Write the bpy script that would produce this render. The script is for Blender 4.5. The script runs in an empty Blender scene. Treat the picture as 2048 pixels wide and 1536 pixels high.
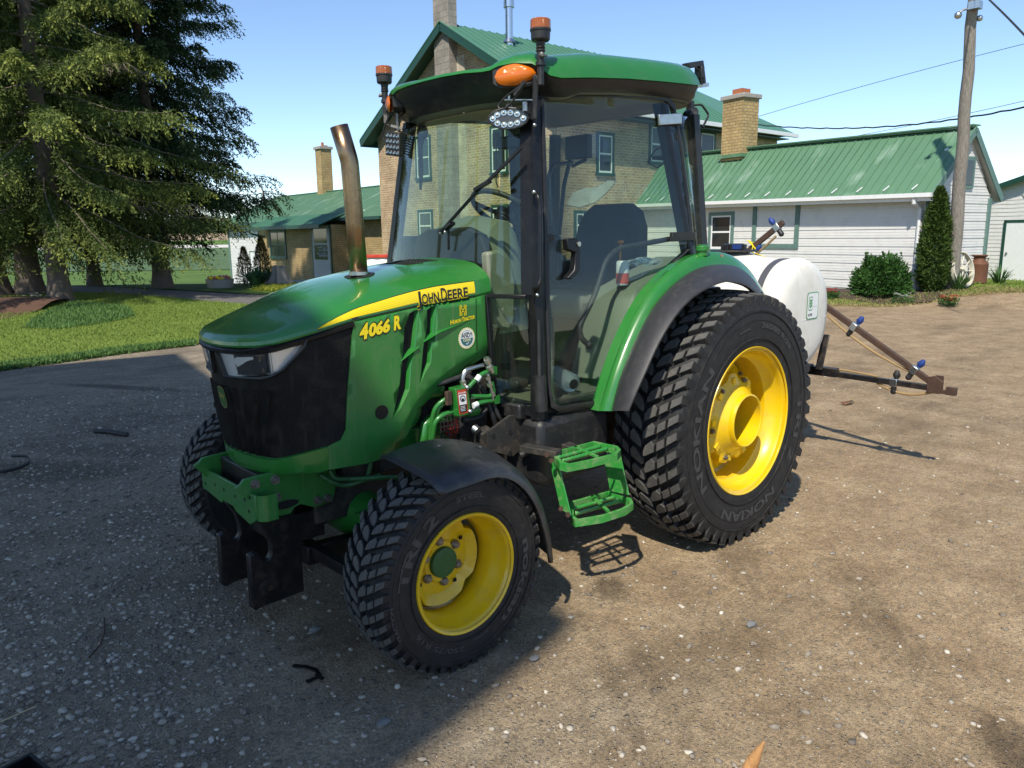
import bpy, bmesh, math, random
import numpy as np
from mathutils import Vector, Matrix
from mathutils.geometry import delaunay_2d_cdt
PI = math.pi
scn = bpy.context.scene
COL = scn.collection
rnd = random.Random(7)

def V(*a): return Vector(a if len(a) > 1 else a[0])
def lerp(a, b, t): return a + (b - a) * t
def interp(x, xs, ys): return float(np.interp(x, xs, ys))

# ------------------------------------------------------------------ tagging
def tag(o, label, cat, group=None):
    o['label'] = label; o['category'] = cat
    if group: o['group'] = group
    return o
def thing(name, label, cat, loc=(0, 0, 0), group=None):
    o = bpy.data.objects.new(name, None); COL.objects.link(o)
    o.location = loc; o.empty_display_size = .1
    return tag(o, label, cat, group)
def kind(o, k): o['kind'] = k; return o

# ------------------------------------------------------------------ mesh builder
class MB:
    def __init__(s): s.v = []; s.f = []; s.m = []
    def add(s, vs, fs, mi=0):
        n = len(s.v); s.v += [tuple(v) for v in vs]
        for f in fs: s.f.append([i + n for i in f]); s.m.append(mi)
        return s
    def box(s, c, d, R=None, mi=0):
        c = V(c); h = V(d) / 2
        P = [V(x * h.x, y * h.y, z * h.z) for x in (-1, 1) for y in (-1, 1) for z in (-1, 1)]
        if R is not None: P = [R @ p for p in P]
        return s.add([c + p for p in P], [(0, 1, 3, 2), (4, 6, 7, 5), (0, 4, 5, 1), (2, 3, 7, 6), (0, 2, 6, 4), (1, 5, 7, 3)], mi)
    def bar(s, a, b, w, h, up=(0, 0, 1), mi=0):
        a, b = V(a), V(b); d = (b - a).normalized(); up = V(up)
        if abs(d.dot(up)) > .98: up = V(1, 0, 0)
        r = d.cross(up).normalized(); u = r.cross(d)
        P = []
        for c in (a, b):
            for i, j in ((-1, -1), (1, -1), (1, 1), (-1, 1)): P.append(c + r * (i * w / 2) + u * (j * h / 2))
        return s.add(P, [(3, 2, 1, 0), (4, 5, 6, 7), (0, 1, 5, 4), (1, 2, 6, 5), (2, 3, 7, 6), (3, 0, 4, 7)], mi)
    def tube(s, path, r, n=10, caps=True, mi=0, closed=False):
        path = [V(p) for p in path]; N = len(path)
        rs = r if isinstance(r, (list, tuple)) else [r] * N
        ref = None; rings = []
        for i, p in enumerate(path):
            if closed: d = path[(i + 1) % N] - path[i - 1]
            else: d = path[min(i + 1, N - 1)] - path[max(i - 1, 0)]
            d.normalize()
            if ref is None:
                ref = V(0, 0, 1) if abs(d.z) < .9 else V(1, 0, 0)
            a = d.cross(ref)
            if a.length < 1e-4: a = d.cross(V(1, .3, 0))
            a.normalize(); b = a.cross(d); ref = b
            rings.append([p + (a * math.cos(2 * PI * k / n) + b * math.sin(2 * PI * k / n)) * rs[i] for k in range(n)])
        vs = [v for g in rings for v in g]; fs = []
        for i in range(N if closed else N - 1):
            j = (i + 1) % N
            for k in range(n): fs.append((i * n + k, i * n + (k + 1) % n, j * n + (k + 1) % n, j * n + k))
        if caps and not closed:
            fs.append(tuple(range(n))[::-1]); fs.append(tuple((N - 1) * n + k for k in range(n)))
        return s.add(vs, fs, mi)
    def cyl(s, a, b, r0, r1=None, n=20, mi=0):
        return s.tube([a, b], [r0, r0 if r1 is None else r1], n, True, mi)
    def lathe(s, prof, c, axis=(0, 1, 0), n=48, closed=False, mi=0):
        """prof = [(r, offset along axis)]"""
        c = V(c); ax = V(axis).normalized()
        a = ax.orthogonal().normalized(); b = ax.cross(a)
        N = len(prof); vs = []
        for r, h in prof:
            for k in range(n):
                t = 2 * PI * k / n
                vs.append(c + ax * h + (a * math.cos(t) + b * math.sin(t)) * r)
        fs = []
        for i in range(N if closed else N - 1):
            j = (i + 1) % N
            for k in range(n): fs.append((i * n + k, i * n + (k + 1) % n, j * n + (k + 1) % n, j * n + k))
        if not closed:
            if prof[0][0] > 1e-6 and prof[0][0] < 0: pass
        return s.add(vs, fs, mi)
    def grid(s, P, mi=0, flip=False, wrap=False):
        R, Cn = len(P), len(P[0]); vs = [p for row in P for p in row]; fs = []
        for i in range(R - 1):
            for j in range(Cn if wrap else Cn - 1):
                k = (j + 1) % Cn
                q = (i * Cn + j, i * Cn + k, (i + 1) * Cn + k, (i + 1) * Cn + j)
                fs.append(q[::-1] if flip else q)
        return s.add(vs, fs, mi)
    def prism(s, poly, ext, mi=0):
        """poly: 3D points of a planar polygon; ext: extrusion vector"""
        poly = [V(p) for p in poly]; e = V(ext); n = len(poly)
        vs = poly + [p + e for p in poly]
        fs = [tuple(range(n))[::-1], tuple(range(n, 2 * n))]
        for k in range(n): fs.append((k, (k + 1) % n, n + (k + 1) % n, n + k))
        return s.add(vs, fs, mi)
    def sphere(s, c, r, n=12, m=8, sc=(1, 1, 1), mi=0):
        c = V(c); P = []
        for i in range(m + 1):
            t = PI * i / m
            P.append([c + V(r * sc[0] * math.sin(t) * math.cos(2 * PI * k / n), r * sc[1] * math.sin(t) * math.sin(2 * PI * k / n), r * sc[2] * math.cos(t)) for k in range(n)])
        return s.grid(P, mi, wrap=True)
    def mirror(s):
        o = MB(); o.v = [(x, -y, z) for x, y, z in s.v]; o.f = [f[::-1] for f in s.f]; o.m = list(s.m); return o
    def join(s, o):
        n = len(s.v); s.v += o.v; s.f += [[i + n for i in f] for f in o.f]; s.m += o.m; return s
    def xf(s, M):
        s.v = [tuple(M @ V(v)) for v in s.v]; return s
    def mesh(s, name, mats, smooth=40):
        me = bpy.data.meshes.new(name); me.from_pydata(s.v, [], s.f)
        for m in (mats if isinstance(mats, (list, tuple)) else [mats]): me.materials.append(m)
        if any(s.m): me.polygons.foreach_set('material_index', s.m)
        bm = bmesh.new(); bm.from_mesh(me)
        bmesh.ops.remove_doubles(bm, verts=bm.verts, dist=1e-5)
        bmesh.ops.recalc_face_normals(bm, faces=bm.faces)
        bm.to_mesh(me); bm.free()
        if smooth is not None:
            me.polygons.foreach_set('use_smooth', [True] * len(me.polygons))
            me.set_sharp_from_angle(angle=math.radians(smooth))
        me.update(); return me
    def build(s, name, mats, parent=None, smooth=40, bevel=0, solid=0, off=-1):
        o = bpy.data.objects.new(name, s.mesh(name, mats, smooth)); COL.objects.link(o)
        if parent is not None:
            o.parent = parent
            o.matrix_parent_inverse = Matrix.Translation(parent.matrix_basis.translation).inverted() if parent.type == 'EMPTY' else Matrix()
        if solid:
            md = o.modifiers.new('solid', 'SOLIDIFY'); md.thickness = solid; md.offset = off
        if bevel:
            md = o.modifiers.new('bevel', 'BEVEL'); md.width = bevel; md.segments = 2; md.limit_method = 'ANGLE'; md.angle_limit = math.radians(50)
            md.harden_normals = False
        return o

def raw_mesh(name, co, faces_flat, nper, mat, parent=None, smooth=False, attr=None):
    """fast numpy mesh: co (N,3), faces_flat (M*nper)"""
    me = bpy.data.meshes.new(name)
    M = len(faces_flat) // nper
    me.vertices.add(len(co)); me.vertices.foreach_set('co', np.asarray(co, np.float32).ravel())
    me.loops.add(M * nper); me.loops.foreach_set('vertex_index', np.asarray(faces_flat, np.int32))
    me.polygons.add(M); me.polygons.foreach_set('loop_start', np.arange(0, M * nper, nper, dtype=np.int32))
    for m in (mat if isinstance(mat, (list, tuple)) else [mat]): me.materials.append(m)
    me.update(calc_edges=True); me.validate()
    if smooth: me.polygons.foreach_set('use_smooth', [True] * len(me.polygons))
    if attr is not None:
        for k, v in attr.items():
            a = me.attributes.new(k, 'FLOAT', 'POINT'); a.data.foreach_set('value', np.asarray(v, np.float32))
    o = bpy.data.objects.new(name, me); COL.objects.link(o)
    if parent is not None:
        o.parent = parent
        o.matrix_parent_inverse = Matrix.Translation(parent.matrix_basis.translation).inverted() if parent.type == 'EMPTY' else Matrix()
    return o

# ------------------------------------------------------------------ materials
def lin(h):
    h = h.lstrip('#'); c = [int(h[i:i + 2], 16) / 255 for i in (0, 2, 4)]
    return tuple((x / 12.92 if x <= .04045 else ((x + .055) / 1.055) ** 2.4) for x in c)
class NT:
    def __init__(s, name):
        s.mat = bpy.data.materials.new(name); s.mat.use_nodes = True
        s.t = s.mat.node_tree; s.n = s.t.nodes; s.n.clear()
        s.out = s.n.new('ShaderNodeOutputMaterial')
        s.b = s.n.new('ShaderNodeBsdfPrincipled'); s.L(s.b.outputs[0], s.out.inputs[0])
    def L(s, a, b): s.t.links.new(a, b)
    def N(s, typ, **kw):
        n = s.n.new(typ)
        for k, v in kw.items():
            if hasattr(n, k): setattr(n, k, v)
            else: n.inputs[k.replace('_', ' ')].default_value = v
        return n
    def co(s, kind='Object'): return s.N('ShaderNodeTexCoord').outputs[kind]
    def mapping(s, vec, scale=(1, 1, 1), rot=(0, 0, 0)):
        m = s.N('ShaderNodeMapping'); m.inputs['Scale'].default_value = scale; m.inputs['Rotation'].default_value = rot
        s.L(vec, m.inputs['Vector']); return m.outputs[0]
    def noise(s, vec, scale, detail=4, rough=.55, dist=0):
        n = s.N('ShaderNodeTexNoise'); n.inputs['Scale'].default_value = scale; n.inputs['Detail'].default_value = detail
        n.inputs['Roughness'].default_value = rough; n.inputs['Distortion'].default_value = dist
        s.L(vec, n.inputs['Vector']); return n.outputs['Fac']
    def ramp(s, fac, stops, interp='LINEAR'):
        r = s.N('ShaderNodeValToRGB'); e = r.color_ramp.elements; r.color_ramp.interpolation = interp
        while len(e) < len(stops): e.new(.5)
        for k, (p, c) in enumerate(stops):
            e[k].position = p; e[k].color = (*c, 1) if hasattr(c, '__len__') else (c, c, c, 1)
        s.L(fac, r.inputs[0]); return r.outputs[0]
    def mix(s, fac, a, b, blend='MIX'):
        m = s.N('ShaderNodeMix'); m.data_type = 'RGBA'; m.blend_type = blend
        for sock, val in ((m.inputs[0], fac), (m.inputs[6], a), (m.inputs[7], b)):
            if isinstance(val, (int, float)): sock.default_value = val
            elif isinstance(val, tuple): sock.default_value = (*val, 1)
            else: s.L(val, sock)
        return m.outputs[2]
    def math(s, op, a, b=None, c=None):
        m = s.N('ShaderNodeMath'); m.operation = op
        for sock, val in zip(m.inputs, (a, b, c)):
            if val is None: continue
            if isinstance(val, (int, float)): sock.default_value = val
            else: s.L(val, sock)
        return m.outputs[0]
    def bump(s, h, strength=.3, dist=.01):
        b = s.N('ShaderNodeBump'); b.inputs['Strength'].default_value = strength; b.inputs['Distance'].default_value = dist
        s.L(h, b.inputs['Height']); s.L(b.outputs[0], s.b.inputs['Normal']); return b
    def base(s, c):
        if isinstance(c, tuple): s.b.inputs['Base Color'].default_value = (*c, 1)
        else: s.L(c, s.b.inputs['Base Color'])
    def set(s, **kw):
        for k, v in kw.items():
            i = s.b.inputs[k.replace('_', ' ')]
            if isinstance(v, (int, float)): i.default_value = v
            elif isinstance(v, tuple): i.default_value = (*v, 1)
            else: s.L(v, i)
        return s

def mat(name, col, rough=.5, metal=0, var=.12, vs=6, bump=0, bs=60, dust=None, dfac=.25, coat=0, spec=.5, rvar=.1, streak=0, speck=0):
    """general paint / plastic / metal: colour with soft variation, optional dust stains, fine bump"""
    t = NT(name); co = t.co()
    n = t.noise(co, vs, 6, .6)
    lo = tuple(max(0, c * (1 - var)) for c in col); hi = tuple(c * (1 + var) for c in col)
    c = t.mix(n, lo, hi)
    if dust:
        d = t.noise(co, vs * 2.3, 8, .7, .3); d = t.ramp(d, [(.48, 0.), (.72, 1.)])
        d = t.math('MULTIPLY', d, dfac)
        if streak:                       # run marks of dried rain and dust
            q = t.noise(t.mapping(co, (42, 42, 2.2)), 1.0, 5, .7); q = t.math('MULTIPLY', t.ramp(q, [(.54, 0.), (.72, 1.)]), streak); d = t.math('MAXIMUM', d, q)
        if speck:                        # spatters and small chips
            v = t.N('ShaderNodeTexVoronoi', Scale=85.); t.L(co, v.inputs['Vector']); sc = t.N('ShaderNodeSeparateColor'); t.L(v.outputs['Color'], sc.inputs[0])
            q = t.math('MULTIPLY', t.ramp(v.outputs['Distance'], [(.12, 1.), (.22, 0.)]), t.math('GREATER_THAN', sc.outputs[0], .78)); q = t.math('MULTIPLY', q, t.math('MULTIPLY', t.ramp(t.noise(co, 5, 3), [(.4, 0.), (.65, 1.)]), speck)); d = t.math('MAXIMUM', d, q)
        c = t.mix(d, c, dust)
        t.set(Roughness=t.math('ADD', t.math('MULTIPLY', d, .5), rough))
    else:
        t.set(Roughness=t.math('ADD', t.math('MULTIPLY', n, rvar), rough - rvar / 2))
    t.base(c); t.set(Metallic=metal, Coat_Weight=coat); t.b.inputs['Specular IOR Level'].default_value = spec
    if coat: t.b.inputs['Coat Roughness'].default_value = .06
    if bump: t.bump(t.noise(co, bs, 3), bump, .004)
    return t.mat

def glass_mat(name, tint, refl=1.0, dirt=0.0, dirtcol=(.3, .32, .3), f0=.035):
    """a thin pane: clear tinted transmission, mirror reflection by Fresnel, a little dust"""
    t = NT(name); t.n.remove(t.b)
    tr = t.N('ShaderNodeBsdfTransparent'); tr.inputs[0].default_value = (*tint, 1)
    gl = t.N('ShaderNodeBsdfGlossy'); gl.inputs['Roughness'].default_value = .01; gl.inputs[0].default_value = (refl, refl, refl, 1)
    lw = t.N('ShaderNodeLayerWeight'); lw.inputs[0].default_value = .5
    fr = t.math('ADD', t.math('MULTIPLY', t.math('POWER', lw.outputs['Facing'], 5.0), .9), f0)
    m = t.N('ShaderNodeMixShader'); t.L(fr, m.inputs[0]); t.L(tr.outputs[0], m.inputs[1]); t.L(gl.outputs[0], m.inputs[2])
    last = m.outputs[0]
    if dirt:
        df = t.N('ShaderNodeBsdfDiffuse'); df.inputs[0].default_value = (*dirtcol, 1)
        n = t.noise(t.co(), 9, 8, .75); f = t.ramp(n, [(.38, .25), (.75, 1.)])
        f = t.math('MULTIPLY', f, dirt)
        m2 = t.N('ShaderNodeMixShader'); t.L(f, m2.inputs[0]); t.L(last, m2.inputs[1]); t.L(df.outputs[0], m2.inputs[2]); last = m2.outputs[0]
    t.L(last, t.out.inputs[0]); return t.mat

M = {}
GREEN = (.018, .155, .022)
M['green'] = mat('green_paint', GREEN, .3, 0, .05, 3, dust=(.16, .20, .12), dfac=.13, coat=.6, speck=.5)
M['green_dirty'] = mat('green_paint_dusty', (.022, .155, .025), .42, 0, .1, 5, dust=(.17, .19, .11), dfac=.22, coat=.35, streak=.30, speck=.6)
M['green_worn'] = mat('green_step_paint', (.03, .25, .04), .4, 0, .12, 9, dust=(.33, .33, .2), dfac=.6, coat=.2)
M['green_deep'] = mat('green_hub_paint', (.02, .1, .025), .5, 0, .1, 20, dust=(.12, .13, .09), dfac=.4)
M['yellow'] = mat('yellow_paint', (.74, .48, .004), .34, 0, .05, 5, dust=(.35, .24, .09), dfac=.32, coat=.4, speck=.4)
M['decal_yellow'] = mat('yellow_vinyl', (.8, .62, .012), .35, 0, .03, 4)
M['decal_black'] = mat('black_vinyl', (.008, .008, .008), .4, 0, .1, 6)
M['emblem_gold'] = mat('shaded_emblem_gold', (.30, .24, .04), .5, 0, .2, 20)  # emblem yellow dulled in colour to carry the shade on the nose
M['decal_white'] = mat('white_vinyl', (.75, .77, .76), .4, 0, .05, 6)
M['decal_teal'] = mat('teal_vinyl', (.03, .13, .15), .4, 0, .05, 6)
M['decal_cream'] = mat('cream_vinyl', (.75, .7, .4), .4, 0, .05, 6)
M['decal_red'] = mat('red_vinyl', (.5, .05, .02), .45, 0, .05, 6)
M['decal_green'] = mat('leaf_green_vinyl', (.03, .25, .07), .4, 0, .05, 6)
M['decal_grey'] = mat('pale_grey_vinyl', (.6, .62, .6), .4, 0, .05, 6)
M['black'] = mat('black_plastic', (.012, .012, .013), .45, 0, .2, 8, dust=(.07, .065, .055), dfac=.35, bump=.12, bs=300)
M['black_gloss'] = mat('black_satin_paint', (.006, .006, .007), .34, 0, .2, 6, dust=(.05, .05, .045), dfac=.2, spec=.35)
M['grille_black'] = mat('grille_mesh_black', (.0035, .0035, .004), .6, 0, .3, 5, dust=(.06, .047, .033), dfac=.5, bump=.25, bs=420, spec=.25, streak=.5, speck=.9)
M['flare'] = mat('dark_grey_fender_plastic', (.028, .028, .032), .5, 0, .12, 10, dust=(.09, .085, .075), dfac=.3, bump=.15, bs=500)
M['rubber'] = mat('tyre_rubber', (.014, .014, .015), .62, 0, .2, 12, dust=(.075, .068, .056), dfac=.38, bump=.2, bs=160, spec=.35)
M['rubber_worn'] = mat('tyre_rubber_raised', (.045, .045, .046), .6, 0, .2, 12)
M['tread'] = mat('tyre_tread_worn', (.075, .073, .070), .8, 0, .25, 14, dust=(.17, .155, .13), dfac=.5, bump=.3, bs=200, spec=.3)
M['fender'] = mat('scuffed_black_fender', (.022, .023, .026), .38, 0, .2, 6, dust=(.11, .11, .10), dfac=.4, bump=.1, bs=300, speck=.8)
M['hose'] = mat('black_hose', (.016, .016, .017), .55, 0, .2, 10, dust=(.1, .09, .08), dfac=.4)
M['steel'] = mat('zinc_steel', (.55, .55, .54), .32, 1, .12, 20, dust=(.25, .23, .2), dfac=.3)
M['bolt'] = mat('dull_bolt_steel', (.25, .24, .22), .45, .9, .2, 30, dust=(.2, .13, .07), dfac=.5)
M['cast'] = mat('dirty_cast_iron', (.035, .033, .03), .6, .3, .3, 8, dust=(.16, .12, .08), dfac=.55, bump=.4, bs=70)
M['hitch'] = mat('scuffed_black_steel', (.012, .012, .013), .4, .2, .3, 8, dust=(.09, .055, .035), dfac=.5, bump=.2, bs=50)
M['rust'] = mat('brown_rusty_tube', (.060, .034, .024), .6, .2, .2, 14, dust=(.16, .08, .045), dfac=.45, bump=.2, bs=90)
M['amber'] = None
t = NT('amber_lens'); t.base((.85, .19, .005)); t.set(Roughness=.12, Coat_Weight=.7, Transmission_Weight=.25); t.bump(t.N('ShaderNodeTexWave', Scale=60.).outputs['Fac'], .25, .003); M['amber'] = t.mat
t = NT('beacon_lens'); t.base((.5, .13, .01)); t.set(Roughness=.15, Coat_Weight=.6, Transmission_Weight=.3)
w = t.N('ShaderNodeTexWave', Scale=30.); w.bands_direction = 'X'; t.bump(w.outputs['Fac'], .4, .003); M['beacon'] = t.mat
t = NT('red_lens'); t.base((.3, .06, .015)); t.set(Roughness=.15, Coat_Weight=.5); M['redlens'] = t.mat
M['chrome'] = mat('lamp_reflector', (.85, .85, .84), .3, .55, .03, 10)
M['led'] = mat('led_reflector', (.62, .63, .64), .2, 1, .1, 60)
M['lamp_in'] = mat('lamp_inside_grey', (.1, .1, .11), .25, .7, .2, 20)
M['pipe'] = mat('bronzed_exhaust_steel', (.33, .215, .125), .27, 1, .25, 5, dust=(.12, .075, .045), dfac=.5)
M['pipe_in'] = mat('soot_and_hole_black', (.006, .006, .006), .8)  # exhaust soot; also the flat dark painted in for slots and holes
M['glass'] = glass_mat('tinted_cab_glass', (.875, .945, .87), 1, .010)
M['door_glass'] = glass_mat('tinted_door_glass', (.86, .91, .89), 1, .012, (.16, .18, .17), .03)
M['lens'] = glass_mat('clear_lens', (.96, .97, .97))
M['dash'] = mat('grey_green_cab_plastic', (.125, .14, .10), .55, 0, .1, 6, bump=.1, bs=400)
M['dash_light'] = mat('pale_cab_plastic', (.165, .18, .13), .5, 0, .08, 6, bump=.1, bs=400)
t = NT('seat_fabric'); c = t.co(); v = t.N('ShaderNodeTexVoronoi', Scale=120.); t.L(c, v.inputs['Vector'])
t.base(t.ramp(v.outputs['Distance'], [(.1, (.012, .013, .012)), (.6, (.034, .037, .034))])); t.set(Roughness=.85); t.bump(v.outputs['Distance'], .5, .004); M['seat'] = t.mat
M['cushion'] = mat('grey_seat_cushion', (.16, .16, .14), .9, 0, .2, 60, bump=.3, bs=200)
M['orange'] = mat('orange_knob', (.7, .22, .01), .4)
M['floor_mat'] = mat('dusty_floor_mat', (.10, .095, .07), .9, 0, .35, 12, bump=.5, bs=60)
M['whitepoly'] = mat('white_poly_tank', (.70, .68, .62), .42, 0, .04, 3, dust=(.46, .40, .30), dfac=.4, spec=.4, streak=.25)
M['strap'] = mat('grey_tank_strap', (.07, .07, .08), .5, 0, .1, 8)
M['blue'] = mat('blue_nozzle_plastic', (.012, .04, .20), .5)
M['amberhose'] = mat('tan_hose', (.3, .2, .09), .4)


# =================================================================== TRACTOR
tractor = thing('tractor', 'green and yellow compact tractor with glass cab parked on the gravel yard', 'tractor')
WB, FY, RY = 1.795, .91, .98           # wheelbase, rim planes
# ---- shared nose / side surface: plan curve at belt height and at bumper height
XP = [1.20, 1.45, 1.70, 1.88, 2.00, 2.10, 2.180, 2.232, 2.272, 2.293, 2.300]; YP = [.385, .385, .383, .376, .358, .335, .310, .270, .190, .10, 0.]
XB = [1.20, 1.45, 1.70, 1.90, 2.00, 2.08, 2.135, 2.172, 2.202, 2.219, 2.225]; YB = [.385, .385, .383, .372, .345, .302, .265, .225, .160, .08, 0.]
XP, YP, XB, YB = map(np.array, (XP, YP, XB, YB))
_dense = np.linspace(0, 10, 201)
def _sm(a):                              # light smoothing of the polyline so that the nose is rounded
    d = np.interp(_dense, range(11), a); k = np.ones(5) / 5
    p = np.concatenate([2 * d[0] - d[2:0:-1], d, a[-1] + (a[-1] - d[-2:-4:-1]) * (0 if abs(a[-1]) > 1e-9 else 1)])
    return np.convolve(p, k, 'same')[2:-2]
XPd, YPd, XBd, YBd = _sm(XP), _sm(YP), _sm(XB), _sm(YB); YPd[-1] = YBd[-1] = 0
Sarc = np.concatenate([[0], np.cumsum(np.hypot(np.diff((XPd + XBd) / 2), np.diff((YPd + YBd) / 2)))]); SMAX = Sarc[-1]
def _lev(z): return min(max((1.19 - z) / .49, -.3), 1.1)
def S(s, z, off=0):
    t = _lev(z); sg = 1
    if s > SMAX: s = 2 * SMAX - s; sg = -1
    f = lambda q: (np.interp(q, Sarc, XPd + (XBd - XPd) * t), np.interp(q, Sarc, YPd + (YBd - YPd) * t))
    x, y = f(s)
    if off:
        a, b = f(max(s - .02, 0)), f(min(s + .02, SMAX)); tx, ty = b[0] - a[0], b[1] - a[1]
        if s > SMAX - .02: nx, ny = 1, 0
        else: l = math.hypot(tx, ty) or 1; nx, ny = -ty / l, tx / l
        x += nx * off; y += ny * off
    return V(x, y * sg, z)
def s_of(p):                             # nearest curve parameter of a point on the surface
    t = _lev(p[2]); xs = XPd + (XBd - XPd) * t; ys = YPd + (YBd - YPd) * t
    i = int(np.argmin((xs - p[0]) ** 2 + (ys - abs(p[1])) ** 2))
    s = float(Sarc[i]); return s if p[1] >= 0 else 2 * SMAX - s
def side_y(x, z):
    t = _lev(z); return float(np.interp(x, XPd + (XBd - XPd) * t, YPd + (YBd - YPd) * t))
zl = lambda x: interp(x, [1.2, 1.29, 1.61, 1.89, 2.06, 2.2, 2.30], [1.318, 1.307, 1.284, 1.250, 1.210, 1.178, 1.163])
hl = lambda x: interp(x, [1.2, 1.5, 1.7, 1.9, 2.05, 2.25], [.072, .075, .064, .052, .042, .042])
zc = lambda x: interp(x, [1.0, 1.22, 1.51, 1.77, 1.94, 2.08, 2.19], [1.478, 1.464, 1.43, 1.388, 1.347, 1.302, 1.255])
GF, GZ, GN = [0, .06, .13, .26, .45, .7, 1], [0, .22, .44, .72, .88, .965, 1], [0, .07, .15, .31, .53, .78, 1]

def inside(p, poly):
    x, y = p; c = False; n = len(poly)
    for i in range(n):
        a, b = poly[i], poly[i - 1]
        if (a[1] > y) != (b[1] > y) and x < (b[0] - a[0]) * (y - a[1]) / (b[1] - a[1]) + a[0]: c = not c
    return c
def cdt_panel(mb, outer, holes, fmap, step=.04, creases=(), mi=0):
    vs = []; es = []
    def loop(pl, closed=True):
        n0 = len(vs); pts = []
        for i in range(len(pl) - (0 if closed else 1)):
            a, b = V(*pl[i]), V(*pl[(i + 1) % len(pl)]); k = max(1, int((b - a).length / step))
            for j in range(k): pts.append(a.lerp(b, j / k))
        if not closed: pts.append(V(*pl[-1]))
        vs.extend(pts); m = len(pts)
        es.extend((n0 + i, n0 + (i + 1) % m) for i in range(m if closed else m - 1))
    loop(outer)
    for h in holes: loop(h)
    for c in creases: loop(c, False)
    xs = [p[0] for p in outer]; ys = [p[1] for p in outer]
    for x in np.arange(min(xs), max(xs), step):
        for y in np.arange(min(ys), max(ys), step):
            if inside((x, y), outer) and not any(inside((x, y), h) for h in holes): vs.append(V(float(x) + .0003, float(y) + .0007))
    ov, oe, of, *_ = delaunay_2d_cdt(vs, es, [], 0, 1e-5)
    fs = [f for f in of if (lambda c: inside(c, outer) and not any(inside(c, h) for h in holes))((sum(ov[i].x for i in f) / 3, sum(ov[i].y for i in f) / 3))]
    mb.add([fmap(v.x, v.y) for v in ov], fs, mi)
def wall(mb, loop, f0, f1, mi=0):
    n = len(loop); pts = []
    for i in range(n):
        a, b = V(*loop[i]), V(*loop[(i + 1) % n]); k = max(1, int((b - a).length / .03))
        pts += [a.lerp(b, j / k) for j in range(k)]
    A = [f0(p.x, p.y) for p in pts]; Bq = [f1(p.x, p.y) for p in pts]
    mb.grid([A + A[:1], Bq + Bq[:1]], mi)

# ---- hood (bonnet)
hood = MB(); rows = []
svals = list(np.linspace(0, .72, 15)) + list(np.linspace(.74, SMAX, 26))
svals = [s for s in svals] + [2 * SMAX - s for s in svals[-2::-1]]
for s in svals:
    p0 = S(s, 1.19); x = p0.x; z0 = zl(x); p = S(s, z0)
    q = S(s, z0, -.012); zt = z0 + hl(x); c = V(min(x, 2.06), 0, 0)
    row = [S(s, z0 - .004, -.02), p, S(s, z0 + .008, .002), S(s, z0 + hl(x) * .5, -.002), V(q.x, q.y, zt - .006)]
    kn = min(1, max(0, (min(s, 2 * SMAX - s) - .55) / .45))
    for f, g, gn in zip(GF[1:], GZ[1:], GN[1:]):
        g = lerp(g, gn, kn)
        r = V(q.x, q.y, 0).lerp(c, f); zz = zc(r.x) if r.x < 2.19 else zc(2.19)
        row.append(V(r.x, r.y, zt + (zz - zt) * g))
    rows.append(row)
hood.grid(rows)
# rear closing lip
hood_o = hood.build('hood', M['green'], tractor, smooth=22)
b = MB()
cx = 1.205
prof = [(S(0, zl(1.2) + k).y, zl(1.2) + k) for k in (-.28, -.2, -.1, 0, .07)]
Pl = [V(cx, y - .012, z) for y, z in prof] + [V(cx, .3, 1.425), V(cx, .2, 1.448), V(cx, 0, 1.456)]
b.add(Pl + [V(p.x, -p.y, p.z) for p in Pl[-2::-1]], [tuple(range(2 * len(Pl) - 1))]); b.build('hood_bulkhead', M['black'], tractor)
def hood_z(x, y):
    yl = side_y(x, 1.3) - .012; zt = zl(x) + hl(x); f = 1 - abs(y) / yl
    return zt + (zc(x) - zt) * interp(f, GF, GZ)
# louvre on top of the hood
b = MB(); bs = MB()
for r in range(2):
    for k in range(9):
        y0 = .02 + .026 * k - .02; x0 = 1.285 + r * .082
        a = V(x0, y0 - .09, 0); e = V(x0 + .07, y0 - .125, 0)
        a.z, e.z = hood_z(a.x, a.y) + .004, hood_z(e.x, e.y) + .004
        bs.bar(a, e, .010, .004)
P = []
for x in (1.255, 1.275, 1.455, 1.475):
    P.append([V(x, y, hood_z(x, y) + (.003 if 1.26 < x < 1.46 and -.22 < y < .125 else -.002)) for y in (-.235, -.215, -.1, 0, .12, .14)])
b.grid(P); lv = b.build('hood_vent', M['green'], tractor, smooth=20); bs.build('louvre_slots', M['pipe_in'], lv)
# chrome-lit crease strip where the hood catches the sky: panel seam ridge
# ---- side panels with arch, vents and wrap round the bumper
arch = [(1.217,0.384,1.038), (1.327,0.383,0.993), (1.440,0.383,0.948), (1.517,0.384,0.905), (1.576,0.384,0.861), (1.624,0.382,0.804), (1.656,0.382,0.757), (1.700,0.381,0.711), (1.757,0.380,0.681)]
gr_edge = [(1.890,0.374,1.248), (1.908,0.370,1.139), (1.926,0.367,0.984), (1.943,0.360,0.827), (1.961,0.354,0.789), (2.013,0.339,0.770), (2.104,0.288,0.748), (2.178,0.219,0.731)]
bot = [(1.848,0.373,0.677), (1.932,0.361,0.678), (2.041,0.321,0.675)]
sz = lambda p: (s_of(p), p[2])
ztop = lambda s: zl(S(s, 1.25).x) - .003
top_edge = [(s, ztop(s)) for s in np.linspace(.012, s_of(gr_edge[0]), 12)]
ge = [sz(p) for p in gr_edge[1:]]
nose_top = [(lerp(ge[-1][0], SMAX, t), lerp(ge[-1][1], .737, t)) for t in (.35, .7, 1)]
nose_bot = [(lerp(SMAX, s_of(V(2.155, .23, .663)), t), .668 - .003 * t) for t in (0, .5, 1)]
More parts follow.
